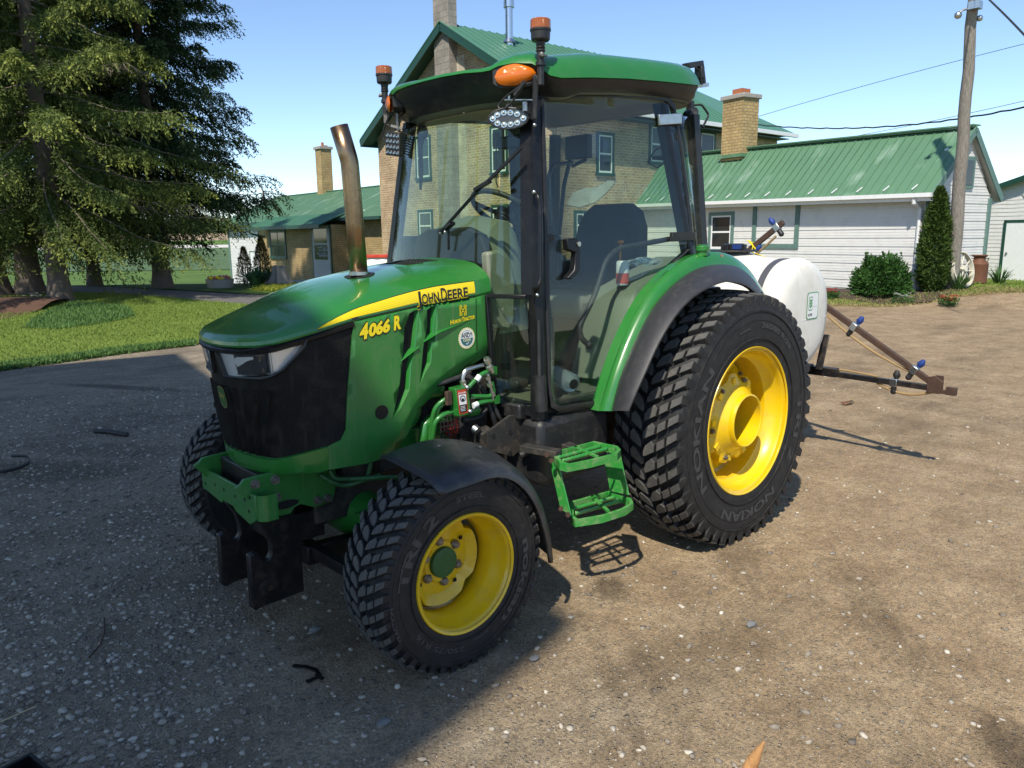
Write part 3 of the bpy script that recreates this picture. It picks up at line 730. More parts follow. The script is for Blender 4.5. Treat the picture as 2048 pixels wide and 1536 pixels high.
        for k in range(6):
            a = 2 * PI * k / 6 + .25; p = V(.275 * math.cos(a), yd + .002, .275 * math.sin(a)); d = MB()
            d.cyl(p, p + V(0, .02, 0), .013, n=6); d.cyl(p, p + V(0, .032, 0), .008, n=10); d.xf(T); d.build('disc_bolt', M['bolt'], E_, smooth=25)
        d = MB(); a = math.radians(70); p = V(.31 * math.cos(a), yo - .09, .31 * math.sin(a)); d.tube([p, p - V(math.cos(a), -.01, math.sin(a)) * .03, p - V(math.cos(a), -.04, math.sin(a)) * .045], .006, 8); d.xf(T); d.build('valve_stem', M['black'], E_)
    return E_
for sg in (1, -1):
    wheel('front_wheel', (WB, FY, .362), .385, .222, .2245, .255, sg, True)
    wheel('rear_wheel', (0, RY, .628), .655, .374, .379, .365, sg, False)

# ---- front axle, chassis, front bracket and hooks
b = MB()
b.lathe([(.05, -.72), (.075, -.6), (.07, -.45), (.06, -.35), (.085, -.2), (.12, -.1), (.125, .1), (.085, .2), (.06, .35), (.07, .45), (.075, .6), (.05, .72)], V(WB - .03, 0, .40), (0, 1, 0), 20)
for sg in (1, -1):
    b.cyl(V(WB - .02, .63 * sg, .22), V(WB - .02, .61 * sg, .50), .075, .06, 18); b.cyl(V(WB, .58 * sg, .36), V(WB, .725 * sg, .362), .1, .085, 24)
    b.prism([V(WB + .10, .30 * sg, .46), V(WB + .10, .60 * sg, .47), V(WB + .09, .66 * sg, .36), V(WB + .07, .60 * sg, .30), V(WB + .08, .30 * sg, .33)], (-.14, 0, 0))
b.build('front_axle', M['green'], tractor, bevel=.006)
b = MB()
for sg in (1, -1): b.box(V(1.35, .17 * sg, .50), (1.3, .03, .2))
b.box(V(1.5, 0, .52), (.75, .3, .28)); b.box(V(.55, 0, .56), (1.3, .42, .34)); b.box(V(-.05, 0, .60), (.5, .5, .4))
b.cyl(V(0, -.8, .62), V(0, .8, .62), .12, n=24); b.cyl(V(WB + .1, 0, .36), V(.7, 0, .38), .04, n=12)
b.build('chassis', M['cast'], tractor, bevel=.008)
b = MB()
for sg in (1, -1):
    poly = [(2.338,0.210,0.646), (2.315,0.210,0.655), (2.299,0.210,0.672), (2.218,0.210,0.675), (2.068,0.210,0.679), (1.909,0.210,0.645), (1.919,0.210,0.531), (1.935,0.210,0.496), (2.010,0.210,0.486), (2.075,0.210,0.517), (2.102,0.210,0.510), (2.123,0.210,0.489), (2.164,0.210,0.492), (2.255,0.210,0.550)]
    b.prism([V(p[0], sg * p[1], p[2]) for p in poly], V(0, -.014 * sg, 0))
fw = .262
for sg in (1, -1): pass
fr = [V(2.285, -fw, .617), V(2.285, fw, .617), V(2.285, fw, .52), V(2.285, .20, .485), V(2.285, .07, .505), V(2.285, .05, .52), V(2.285, -.05, .52), V(2.285, -.07, .505), V(2.285, -fw, .525)]
b.prism(fr, V(-.012, 0, 0))
for sg in (1, -1):
    arc = [V(2.279 - .035 + .035 * math.cos(a), sg * (fw + .035 * math.sin(a) * .9), 0) for a in np.linspace(0, PI / 2, 7)] + [V(2.21, sg * (fw + .0315), 0)]
    b.grid([[V(p.x, p.y, .617) for p in arc], [V(p.x, p.y, .515) for p in arc]]); b.grid([[V(p.x - .0, p.y - .01 * sg, .616) for p in arc], [V(p.x, p.y - .01 * sg, .516) for p in arc]])
br = b.build('front_bracket', M['green_dirty'], tractor, smooth=35, bevel=.003)
for i, q in enumerate(((2.258,0.220,0.645), (2.177,0.220,0.573), (2.252,0.220,0.570), (2.177,0.220,0.643), (2.001,0.220,0.515), (1.958,0.220,0.513))):
    for sg in (1, -1):
        d = MB(); p = V(q[0], .21 * sg, q[2]); d.cyl(p, p + V(0, .016 * sg, 0), .014, n=6); d.cyl(p, p + V(0, .028 * sg, 0), .008, n=10); d.cyl(p, p + V(0, .004 * sg, 0), .019, n=16)
        d.build('bracket_bolt', M['bolt'], br, smooth=25)
for i, (y, z) in enumerate(((-.23, .59), (-.225, .55), (-.12, .57), (-.03, .57), (.08, .57), (.17, .58), (.2, .54), (.22, .60))): b = MB(); b.cyl(V(2.2852, y, z), V(2.2862, y, z), .007, n=10); b.build('bracket_hole', M['pipe_in'], br)
pq = (2.139,0.211,0.533); b = MB()
b.add([V(pq[0] + .05 * math.cos(a) * (1 + .15 * math.cos(2 * a)), .2112, pq[2] + .018 * math.sin(a)) for a in np.linspace(0, 2 * PI, 16, False)], [tuple(range(16))])
b.build('bracket_slot', M['pipe_in'], br, smooth=None)
for sg in (1, -1):
    b = MB(); hk = [(2.284,0.165,0.345), (2.261,0.165,0.353), (2.240,0.165,0.337), (2.234,0.165,0.318), (2.222,0.165,0.306), (2.205,0.165,0.307), (2.193,0.165,0.327), (2.192,0.165,0.365), (2.205,0.165,0.419), (2.240,0.165,0.473), (2.235,0.165,0.543), (2.082,0.165,0.504), (2.081,0.165,0.418), (2.062,0.165,0.348), (2.063,0.165,0.122), (2.240,0.165,0.118), (2.275,0.165,0.109), (2.288,0.165,0.126)]
    b.prism([V(p[0], sg * .165, p[2]) for p in hk], V(0, -.035 * sg, 0)); hko = b.build('front_hook', M['hitch'], tractor, bevel=.005)
    q = (2.209,0.167,0.187); d = MB(); p = V(q[0], .165 * sg, q[2]); d.lathe([(.014, .0005), (.014, .006), (.03, .007), (.044, .004), (.046, 0)], p, (0, sg, 0), 24); d.build('boss_plate', M['hitch'], hko)
    d = MB(); d.cyl(p + V(0, .0008 * sg, 0), p + V(0, .0015 * sg, 0), .0135, n=14); d.build('pin_hole', M['rust'], hko)
b = MB(); b.bar(V(2.05, -.16, .40), V(2.05, .16, .40), .2, .12); b.bar(V(1.98, -.7, .26), V(1.98, .7, .27), .05, .05)
b.bar(V(2.02, .1, .25), V(1.5, .1, .22), .06, .08); b.box(V(2.12, 0, .585), (.22, .37, .16)); b.build('hitch_beam', M['hitch'], tractor, bevel=.004)

# ---- engine bay seen under the arch
b = MB(); b.box(V(1.55, 0, .82), (.66, .44, .5)); b.cyl(V(1.36, -.1, 1.0), V(1.36, .3, 1.0), .07, n=16); b.box(V(1.28, .1, .8), (.16, .5, .3)); b.box(V(1.62, .22, .66), (.22, .1, .16))
eng = b.build('engine', M['cast'], tractor, bevel=.01)
b = MB(); b.cyl(V(1.62, .24, .84), V(1.62, .3, .84), .09, n=20); b.box(V(1.5, .25, .70), (.4, .06, .10)); b.cyl(V(1.44, .30, .92), V(1.52, .30, .92), .05, n=16)
b.tube([(1.366,0.300,0.768), (1.507,0.330,0.790), (1.540,0.330,0.770), (1.548,0.330,0.705), (1.552,0.300,0.610)], .024, 12); b.build('engine_casting', M['green'], eng, bevel=.006)
b = MB(); b.sphere((1.352,0.280,0.727), .06); b.build('fan_guard', M['decal_red'], eng)
b = MB()
c0 = V((1.399,0.340,0.746))
for k in range(-3, 4): b.tube([c0 + V(k * .02, .0, -.07), c0 + V(k * .02 + .01, .0, .07)], .003, 6); b.tube([c0 + V(-.07, 0, k * .022), c0 + V(.07, 0, k * .022)], .003, 6)
b.build('guard_mesh', M['black'], eng)
b = MB()
L = lambda *pts: pts
def pl_tube(mb, pts, r, n=10):
    pts = [V(p) for p in pts]; out = [pts[0]]
    for i in range(1, len(pts) - 1):
        a, p, c = pts[i - 1], pts[i], pts[i + 1]; d = min((a - p).length, (c - p).length, r * 7) * .45
        q0 = p + (a - p).normalized() * d; q1 = p + (c - p).normalized() * d
        for t in (0, .25, .5, .75, 1): out.append(q0.lerp(p, t).lerp(p.lerp(q1, t), t))
    out.append(pts[-1]); mb.tube(out, r, n)
for pts in (((1.258,0.460,0.989), (1.330,0.460,0.981), (1.393,0.450,0.929)), ((1.386,0.450,0.889), (1.281,0.460,0.874), (1.258,0.460,0.889), (1.271,0.460,0.935)), ((1.378,0.450,0.850), (1.316,0.460,0.857), (1.238,0.460,0.850)), ((1.432,0.430,0.899), (1.497,0.420,0.891), (1.536,0.400,0.857), (1.545,0.380,0.779), (1.540,0.360,0.664)), ((1.440,0.430,0.831), (1.513,0.430,0.830), (1.553,0.420,0.805), (1.555,0.400,0.719), (1.550,0.380,0.648)), ((1.439,0.420,0.877), (1.485,0.410,0.876), (1.521,0.400,0.852), (1.530,0.380,0.776), (1.530,0.360,0.651))):
    pl_tube(b, pts, .0105)
for q in ((1.261,0.460,0.987), (1.247,0.460,0.856)): b.box(q, (.026, .026, .034))
b.cyl((1.312,0.400,0.814), (1.361,0.400,0.813), .03, n=14)
pipes = b.build('hydraulic_line', M['green'], tractor, smooth=40)
b = MB()
for pa, pb in (((1.359,0.463,0.956), (1.341,0.463,0.974)), ((1.380,0.462,0.848), (1.355,0.462,0.853))): b.cyl(pa, pb, .0125, n=12)
b.build('paper_tag', M['decal_white'], pipes)
b = MB()
bl = [(1.479,0.470,0.938), (1.409,0.470,0.941), (1.399,0.470,0.817), (1.467,0.470,0.816)]
b.prism(bl, V(0, -.05, 0)); vb = b.build('valve_block', M['green'], tractor, bevel=.003)
b = MB(); q0, q1, q2, q3 = [V(p) + V(0, .0015, 0) for p in ((1.473,0.470,0.931), (1.423,0.470,0.930), (1.415,0.470,0.827), (1.463,0.470,0.826))]
qd = lambda u0, v0, u1, v1, o: [(q0.lerp(q1, u).lerp(q3.lerp(q2, u), v)) + V(0, o, 0) for u, v in ((u0, v0), (u1, v0), (u1, v1), (u0, v1))]
b.add(qd(0, 0, 1, 1, 0), [(0, 1, 2, 3)], 0); b.add(qd(.1, .2, .9, .62, .001), [(0, 1, 2, 3)], 1); b.add(qd(.1, .64, .9, .94, .001), [(0, 1, 2, 3)], 2)
for k in range(4): b.add(qd(.16, .68 + k * .06, .7, .70 + k * .06, .0018), [(0, 1, 2, 3)], 1)
cc = [q0.lerp(q1, .5 + .3 * math.cos(a)).lerp(q3.lerp(q2, .5 + .3 * math.cos(a)), .37 + .13 * math.sin(a)) + V(0, .002, 0) for a in np.linspace(0, 2 * PI, 20, False)]
ci = [q0.lerp(q1, .5 + .23 * math.cos(a)).lerp(q3.lerp(q2, .5 + .23 * math.cos(a)), .37 + .10 * math.sin(a)) + V(0, .002, 0) for a in np.linspace(0, 2 * PI, 20, False)]
b.grid([cc + cc[:1], ci + ci[:1]], 2); b.add(qd(.35, .36, .62, .46, .0022), [(0, 1, 2, 3)], 2)
vs, fs = text_mesh('DANGER', .009, .0002); w = text_w(vs)
b.add([q0.lerp(q1, .22 + .68 * x / w).lerp(q3.lerp(q2, .22 + .68 * x / w), .155 - y / .10) + V(0, .002, 0) for x, y, _ in vs], fs, 1)
b.add([q0.lerp(q1, u).lerp(q3.lerp(q2, u), v) + V(0, .002, 0) for u, v in ((.07, .16), (.2, .16), (.135, .07))], [(0, 1, 2)], 1)
b.build('danger_label', [M['decal_red'], M['decal_white'], M['decal_black']], vb, smooth=None)
for q in ((1.421,0.475,0.937), (1.408,0.475,0.831)):
    d = MB(); d.sphere(q, .011, 10, 6); d.build('block_bolt', M['steel'], vb)
b = MB()
for pts, r in ((((1.309,0.450,1.016), (1.410,0.450,1.007), (1.424,0.450,0.977), (1.423,0.450,0.931)), .009), (((1.309,0.470,1.051), (1.287,0.470,1.005), (1.276,0.470,0.981)), .012), (((1.293,0.460,0.976), (1.284,0.465,0.927), (1.268,0.465,0.857)), .0075)): pl_tube(b, pts, r)
for q, r in (((1.300,0.470,1.035), .016), ((1.290,0.470,1.005), .017), ((1.296,0.463,0.961), .012), ((1.287,0.465,0.931), .013), ((1.269,0.466,0.884), .01), ((1.426,0.455,0.956), .013)): b.cyl(V(q) - V(.004, 0, .008), V(q) + V(.004, 0, .008), r, n=8)
b.build('hydraulic_fitting', M['steel'], tractor, smooth=30)
b = MB(); q = V((1.494,0.440,0.897)); b.box(q, (.028, .02, .06)); b.build('pipe_clamp', M['rust'], tractor, bevel=.003)
b = MB()
for pts, r in ((((1.356,0.400,0.968), (1.289,0.420,0.910), (1.251,0.440,0.783), (1.231,0.440,0.734)), .012), (((1.390,0.400,0.777), (1.319,0.400,0.770), (1.275,0.400,0.780), (1.245,0.400,0.817)), .014), (((1.252,0.440,0.851), (1.230,0.460,0.771), (1.195,0.460,0.731)), .009), (((1.503,0.360,0.943), (1.423,0.380,0.957), (1.325,0.380,0.977)), .012)): pl_tube(b, pts, r)
pl_tube(b, ((1.068,0.580,0.775), (1.082,0.600,0.708), (1.120,0.600,0.639), (1.199,0.560,0.611)), .016)
b.build('hose', M['hose'], tractor)
b = MB(); poly = [(1.342,0.520,0.739), (1.216,0.520,0.788), (1.174,0.520,0.783), (1.144,0.520,0.753), (1.028,0.520,0.721), (1.038,0.520,0.650), (1.114,0.520,0.629), (1.180,0.520,0.610), (1.204,0.520,0.599), (1.336,0.520,0.651)]
b.prism(poly, V(0, -.016, 0)); b.prism([(1.342,0.520,0.739), (1.336,0.520,0.651), (1.322,0.440,0.643), (1.326,0.440,0.694)], V(.012, .0, 0)); b.cyl((1.341,0.440,0.686), (1.283,0.440,0.693), .045, .05, 16)
ldr = b.build('loader_bracket', M['cast'], tractor, bevel=.003); b.mirror().build('loader_bracket', M['cast'], tractor, bevel=.003)
for q in ((1.318,0.521,0.715), (1.221,0.521,0.714), (1.223,0.521,0.617)): b = MB(); b.cyl(V(q), V(q) + V(0, .0012, 0), .012, n=12); b.build('bracket_hole', M['pipe_in'], ldr)
b = MB(); b.cyl((1.367,0.450,0.746), (1.362,0.470,0.736), .02, n=14); b.build('ball_stud', M['steel'], tractor)
# front axle pipes below the nose
b = MB()
for pts in (((2.005,0.250,0.633), (1.963,0.270,0.596), (1.907,0.270,0.568), (1.866,0.300,0.581), (1.777,0.330,0.599)), ((1.960,0.250,0.643), (1.950,0.260,0.606), (1.819,0.300,0.585), (1.798,0.300,0.651)), ((1.900,0.300,0.603), (1.796,0.360,0.600), (1.699,0.360,0.578))): pl_tube(b, pts, .010)
b.build('steering_line', M['green_deep'], tractor)

# ---- fenders
def arcpts(pts, n):
    pts = [V(p) for p in pts]; d = [0]
    for a, c in zip(pts[:-1], pts[1:]): d.append(d[-1] + (c - a).length)
    out = []
    for t in np.linspace(0, d[-1], n): out.append(V(*[float(np.interp(t, d, [p[i] for p in pts])) for i in range(3)]))
    # one smoothing pass
    sm = [out[0]] + [(out[i - 1] + out[i] * 2 + out[i + 1]) / 4 for i in range(1, n - 1)] + [out[-1]]
    return sm
ins_ = arcpts([(0.826,0.690,0.771), (0.772,0.690,0.896), (0.697,0.690,1.039), (0.602,0.690,1.170), (0.500,0.690,1.280), (0.347,0.690,1.377), (0.142,0.690,1.453), (-0.034,0.690,1.471), (-.20, .69, 1.445), (-.35, .69, 1.39), (-.5, .69, 1.28)], 26)
bnd = arcpts([(0.813,0.765,0.781), (0.771,0.765,0.906), (0.709,0.765,1.006), (0.629,0.765,1.118), (0.532,0.765,1.223), (0.426,0.765,1.296), (0.305,0.765,1.353), (0.155,0.765,1.398), (-0.013,0.765,1.404), (-.20, .765, 1.385), (-.36, .765, 1.30), (-.48, .765, 1.19)], 26)
out_ = arcpts([(0.910,0.930,0.824), (0.861,0.930,0.897), (0.801,0.930,0.972), (0.734,0.930,1.067), (0.665,0.935,1.151), (0.579,0.940,1.230), (0.482,0.945,1.287), (0.345,0.950,1.329), (0.211,0.955,1.348), (0.025,0.955,1.313), (-0.080,0.955,1.253)], 26)
for sg in (1, -1):
    fl = (lambda q: q) if sg > 0 else (lambda q: q.mirror())
    b = MB(); rows = []
    for p, q in zip(ins_, bnd):
        c = V(0, 0, .628); n = V(p.x, 0, p.z - .628).normalized()
        m = (p + q) / 2 + n * .028
        rows.append([p - V(0, .05, 0) - n * .0, p, p.lerp(m, .55) + n * .008, m, m.lerp(q, .5) + n * .008, q, q - n * .03])
    b.grid(rows); rf = fl(b).build('rear_fender', M['green'], tractor, smooth=35)
    b = MB(); rows = []
    for i, (q, o) in enumerate(zip(bnd, out_)):
        n = V(o.x, 0, o.z - .628).normalized(); a = q + V(0, -.004, 0)
        rows.append([a - n * .004, a + n * .006, a.lerp(o, .3) + n * .030, a.lerp(o, .65) + n * .032, a.lerp(o, .9) + n * .016, o + n * .003, o - n * .006, o - n * .008 - V(0, .02, 0), a.lerp(o, .5) + n * .012])
    b.grid(rows); ff = fl(b).build('fender_flare', M['flare'], rf, smooth=45)
    b = MB(); q = (0.072,0.715,1.473)
    b.lathe([(.026, -.02), (.026, .004), (.034, .005), (.034, .026), (.028, .030), (0, .031)], V(q), (0, 0, 1), 20); b.bar(V(q) + V(-.03, 0, .03), V(q) + V(.03, 0, .03), .01, .012)
    if sg > 0: b.build('filler_cap', M['green'], rf, bevel=.001)
    b = MB(); p0, p1, p2, p3 = [V(p) for p in ((-0.049,0.740,1.451), (-0.146,0.700,1.450), (-0.242,0.700,1.395), (-0.129,0.740,1.395))]
    b.prism([p0, p1, p2, p3], V(-.012, 0, .006)); fl(b).build('marker_lamp', M['redlens'], rf, bevel=.002)
    # front fender
    fo = arcpts([(1.946,0.955,0.720), (1.886,0.955,0.727), (1.809,0.955,0.727), (1.735,0.955,0.734), (1.669,0.955,0.728), (1.595,0.955,0.697), (1.525,0.955,0.636), (1.478,0.955,0.569), (1.435,0.950,0.482), (1.403,0.945,0.389), (1.381,0.940,0.284)], 22)
    fi = arcpts([(1.963,0.630,0.782), (1.875,0.630,0.792), (1.783,0.630,0.803), (1.688,0.630,0.797), (1.564,0.630,0.765), (1.447,0.630,0.713), (1.40, .63, .66), (1.33, .63, .55), (1.29, .63, .45), (1.275, .63, .36), (1.27, .63, .29)], 22)
    b = MB(); rows = []
    for i, (p, q) in enumerate(zip(fi, fo)):
        n = V(q.x - WB, 0, q.z - .36).normalized(); tdrop = .0
        rows.append([p - n * .02, p, p.lerp(q, .2) + n * .012, p.lerp(q, .55) + n * .022, p.lerp(q, .78) + n * .026, p.lerp(q, .90) + n * .022, q + n * .004 - V(0, .004, 0), q - n * .016, q - n * .016 - V(0, .012, 0)])
    b.grid(rows); ffr = fl(b).build('front_fender', M['fender'], tractor, smooth=40, solid=.005)
    b = MB(); b.bar(V(1.62, .60 * 1, .66), V(1.62, .9, .70), .03, .012); b.bar(V(1.62, .60, .66), V(1.72, .58, .45), .03, .012)
    fl(b).build('fender_stay', M['hitch'], ffr)
    for q in ((1.762,0.720,0.786), (1.707,0.760,0.769), (1.563,0.720,0.742)):
        d = MB(); p = V(q); d.sphere(p + V(0, 0, .012), .009, 8, 5, (1, 1, .5)); fl(d).build('rivet', M['bolt'], ffr)

# ---- step ladder
for sg in (1, -1):
    fl = (lambda q: q) if sg > 0 else (lambda q: q.mirror())
    treads = []
    up = [V(p) for p in ((1.177,0.727,0.655), (0.910,0.738,0.655), (0.900,0.865,0.655), (0.933,0.911,0.655), (0.991,0.940,0.655), (1.149,0.926,0.655), (1.257,0.898,0.655), (1.258,0.858,0.655))]
    lo = [V(p) for p in ((1.016,0.691,0.385), (0.776,0.717,0.385), (0.785,0.854,0.385), (0.829,0.903,0.385), (0.908,0.924,0.385), (1.050,0.912,0.385), (1.167,0.863,0.385), (1.152,0.821,0.385))]
    rails = []
    for lp in (up, lo):
        b = MB(); treads.append(b); n = len(lp); c = sum(lp, V(0, 0, 0)) / n; mo = [p + (p - c).normalized() * 0 for p in lp]; mi_ = [p + (c - p).normalized() * .019 for p in lp]
        z1 = V(0, 0, -.032)
        b.grid([mo + mo[:1], mi_ + mi_[:1]]); b.grid([mo + mo[:1], [p + z1 for p in mo] + [mo[0] + z1]]); b.grid([mi_ + mi_[:1], [p + z1 for p in mi_] + [mi_[0] + z1]]); b.grid([[p + z1 for p in mo] + [mo[0] + z1], [p + z1 for p in mi_] + [mi_[0] + z1]])
        # slats: a centre bar across and thin serrated slats either side
        A, Bq, Cq, Dq = lp[0], lp[1], lp[3], lp[6]
        top = lambda t: A.lerp(Bq, t); bt = lambda t: Dq.lerp(Cq, t)
        b.bar(top(.55) + V(0, 0, -.004), bt(.55) + V(0, 0, -.004), .016, .008)
        for f in (.35, .62):
            l0 = top(.04).lerp(bt(.04), f); r0 = top(.95).lerp(bt(.95), f); m0 = top(.55).lerp(bt(.55), f)
            for s0, s1 in ((l0, m0), (m0, r0)):
                k = 14; pts = [s0.lerp(s1, i / k) for i in range(k + 1)]
                b.grid([[p + V(0, 0, -.002 + .004 * (i % 2)) for i, p in enumerate(pts)], [p + V(0, .002, -.018) for p in pts]])
    stp = bpy.data.objects.new('step', None); COL.objects.link(stp); stp.parent = tractor
    for tb in treads: fl(tb).build('step_tread', M['green_worn'], stp, smooth=30, solid=.003)
    for cs_ in (((1.200,0.733,0.658), (1.200,0.782,0.652), (1.200,0.865,0.415), (1.200,0.808,0.428)), ((0.800,0.704,0.541), (0.800,0.795,0.586), (0.800,0.851,0.402), (0.800,0.743,0.395))):
        b = MB(); b.prism([V(p) for p in cs_], V(-.007, 0, 0)); fl(b).build('step_strap', M['green_worn'], stp, smooth=30)
    for q in ((1.246,0.800,0.651), (1.241,0.850,0.454), (1.209,0.860,0.422), (1.242,0.770,0.669)):
        d = MB(); d.cyl(V(q), V(q) + V(.012, .01, 0), .010, n=6); fl(d).build('step_bolt', M['rust'], stp)
    for mp_ in ((V(1.22, .60, .66), V(1.18, .78, .66)), (V(1.0, .45, .64), V(1.0, .70, .63))):
        b = MB(); b.bar(*mp_, .055, .03); fl(b).build('step_mount', M['cast'], tractor, bevel=.004)
for sg in (1, -1): b = MB(); b.box(V(.93, .52 * sg, .62), (.46, .26, .30)); b.build('fuel_tank', M['black'], tractor, bevel=.03)

# ---- cab
WF = lambda z: interp(z, [.8, 1.35, 2.05, 2.2], [.62, .575, .49, .47])
def fD(x, z): return WF(z) + .08 * min(max((1.1 - x) / .9, 0), 1.1)
XPI = lambda z: interp(z, [.75, .8, 1.35, 2.05, 2.2], [1.122, 1.12, 1.085, 1.01, .99])
def ws(u, z, off=0):                     # windscreen surface: u -1..1 across
    w = WF(z) - .012; return V(XPI(z) + .03 + .085 * (1 - u * u) * (.4 + .6 * min(1, max(0, (z - .8) / .5))) + off, u * w, z)
b = MB(); b.grid([[ws(u, z) for u in np.linspace(-1, 1, 25)] for z in np.linspace(1.31, 2.10, 16)])
wsc = b.build('windscreen', M['glass'], tractor, smooth=60, solid=.004)
for sg in (1, -1):                       # black printed border of the screen
    b = MB(); b.grid([[ws(u * sg, z, .0015) for u in np.linspace(.90, 1.0, 4)] for z in np.linspace(1.31, 2.10, 14)]); b.build('screen_border', M['black_gloss'], wsc, smooth=60)
for sg in (1, -1):
    b = MB()
    b.grid([[V(lerp(1.215, 1.145, t), sg * lerp(lerp(.40, .36, (z - .83) / .47), WF(z) - .03, t), z) for t in (0, .5, 1)] for z in np.linspace(.83, 1.295, 5)])
    b.build('lower_front_glass', M['glass'], tractor, solid=.004)
for sg in (1, -1):                       # dark frame round the screen
    b = MB()
    b.bar(V(1.225, .385 * sg, 1.305), V(1.15, (WF(1.3) - .02) * sg, 1.305), .02, .018)
    b.bar(V(1.19, .37 * sg, .82), V(1.13, .60 * sg, .805), .03, .05); b.bar(V(1.215, .42 * sg, .82), V(1.225, .385 * sg, 1.31), .02, .022)
    b.build('screen_frame', M['black_gloss'], tractor, bevel=.003)
for sg in (1, -1):
    fl = (lambda q: q) if sg > 0 else (lambda q: q.mirror())
    b = MB()
    rows = []
    for z in np.linspace(.77, 2.14, 12):
        x, w = XPI(z), WF(z); rows.append([V(x + .035, w - .035, z), V(x + .030, w + .0, z), V(x - .005, w + .012, z), V(x - .030, w + .006, z), V(x - .035, w - .03, z), V(x + .035, w - .035, z)])
    b.grid(rows); fl(b).build('front_pillar', M['black_gloss'], tractor, smooth=30)
    # door: frame + glass
    dl = [(0.981,0.501,2.139), (0.714,0.524,2.181), (0.358,0.556,2.206), (0.181,0.572,2.209), (0.135,0.576,2.174), (0.100,0.587,1.973), (0.078,0.617,1.729), (0.062,0.645,1.500), (0.205,0.645,1.429), (0.330,0.642,1.360), (0.453,0.639,1.270), (0.538,0.639,1.180), (0.620,0.641,1.061), (0.688,0.645,0.943), (0.748,0.649,0.828), (0.795,0.647,0.799), (0.925,0.635,0.804), (1.020,0.627,0.807), (1.059,0.621,0.830), (1.069,0.615,0.894), (1.049,0.585,1.286), (1.013,0.539,1.712)]
    pxz = [(p[0], p[2]) for p in dl]
    g = MB(); dm = lambda o: (lambda x, z: V(x, fD(x, z) + o, z))
    cdt_panel(g, pxz, [], dm(.004), .06)
    if sg > 0: door = fl(g).build('door', M['door_glass'], tractor, smooth=60, solid=.004)
    else: door = fl(g).build('door', M['glass'], tractor, smooth=60, solid=.004)
    cxz = (sum(p[0] for p in pxz) / len(pxz), sum(p[1] for p in pxz) / len(pxz))
    b = MB()
    def offs(d): return [(p[0] + (p[0] - cxz[0]) / math.hypot(p[0] - cxz[0], p[1] - cxz[1]) * d, p[1] + (p[1] - cxz[1]) / math.hypot(p[0] - cxz[0], p[1] - cxz[1]) * d) for p in pxz]
    lp = [[V(x, fD(x, z) + o, z) for x, z in offs(d)] for d, o in ((-.010, .0), (-.010, .006), (.004, .010), (.016, .006), (.018, -.02), (-.004, -.02))]
    b.grid([l + l[:1] for l in lp]); fl(b).build('door_frame', M['black'], door, smooth=40)
    b = MB(); q = V((0.921,0.577,1.465))
    hp_ = [V((0.952,0.564,1.546)), V((0.890,0.569,1.550)), V((0.877,0.575,1.514)), V((0.882,0.583,1.442)), V((0.899,0.587,1.399)), V((0.946,0.586,1.372)), V((0.969,0.583,1.378)), V((0.924,0.583,1.411)), V((0.906,0.576,1.487)), V((0.949,0.570,1.498))]
    b.prism([p + V(0, .012, 0) for p in hp_], V(0, .035, 0)); b.box(V((1.002,0.570,1.467)) + V(0, -.03, 0), (.05, .05, .2))
    hnd = fl(b).build('door_handle', M['black_gloss'], door, bevel=.005)
    b = MB(); q = V((0.890,0.573,1.523)) + V(0, .047, 0); b.cyl(q, q + V(0, .006, 0), .011, n=16); fl(b).build('key_lock', M['steel'], door)
    b = MB(); pl_tube(b, ((0.156,0.576,1.537), (0.524,0.538,1.496), (0.606,0.537,1.444), (0.693,0.546,1.285), (0.805,0.548,1.142), (0.793,0.554,1.087), (0.758,0.569,1.057)), .013, 12); b.sphere((0.758,0.569,1.057), .019)
    fl(b).build('grab_bar', M['hose'], door)
    b = MB(); b.bar((0.274,0.575,2.103), (0.111,0.590,2.123), .012, .05, (0, 0, 1)); b.bar((0.118,0.589,2.120), V((0.023,0.528,2.135)), .012, .05); fl(b).build('upper_hinge', M['steel'], door, bevel=.003)
    b = MB(); b.bar((0.239,0.642,1.547), (0.072,0.653,1.550), .02, .045, (0, 0, 1)); b.bar((0.076,0.653,1.548), V((-0.041,0.579,1.547)), .03, .045); fl(b).build('lower_hinge', M['black'], door, bevel=.003)
    # rear pillar and quarter
    b = MB(); rows = []
    for t in np.linspace(0, 1, 8):
        z = lerp(1.40, 2.19, t); x0 = lerp(.09, .235, t); y = fD(x0, z)
        rows.append([V(x0 - .005, y + .004, z), V(x0 - .03, y + .01, z), V(x0 - .075, y - .002, z), V(x0 - .08, y - .05, z), V(x0 - .01, y - .05, z), V(x0 - .005, y + .004, z)])
    b.grid(rows); fl(b).build('rear_pillar', M['black_gloss'], tractor, smooth=30)
    b = MB(); b.bar(V(-.16, .56, 1.42), V(-.12, .50, 2.17), .05, .05); fl(b).build('rear_corner_post', M['black'], tractor)
    b = MB(); b.grid([[V(lerp(.03, -.15, t) + lerp(0, .12, (z - 1.45) / .7) * (1 - t), lerp(fD(0, z), .56 - .06 * (z - 1.42) / .75, t), z) for t in (0, .5, 1)] for z in (1.45, 1.8, 2.15)]); fl(b).build('quarter_glass', M['glass'], tractor, solid=.003)
    # hand rail on the front pillar
    if sg < 0: continue
    b = MB(); pl_tube(b, ((1.080,0.543,1.744), (1.099,0.580,1.725), (1.094,0.589,1.688), (1.133,0.627,1.378), (1.149,0.625,1.347), (1.131,0.591,1.326)), .011, 10)
    for q in ((1.088,0.548,1.743), (1.131,0.597,1.326)): b.box(q, (.03, .02, .04))
    hr = fl(b).build('hand_rail', M['black_gloss'], tractor)
    for q in ((1.102,0.559,1.742), (1.135,0.608,1.314)): d = MB(); d.sphere(q, .009, 10, 6); fl(d).build('rail_bolt', M['steel'], hr)
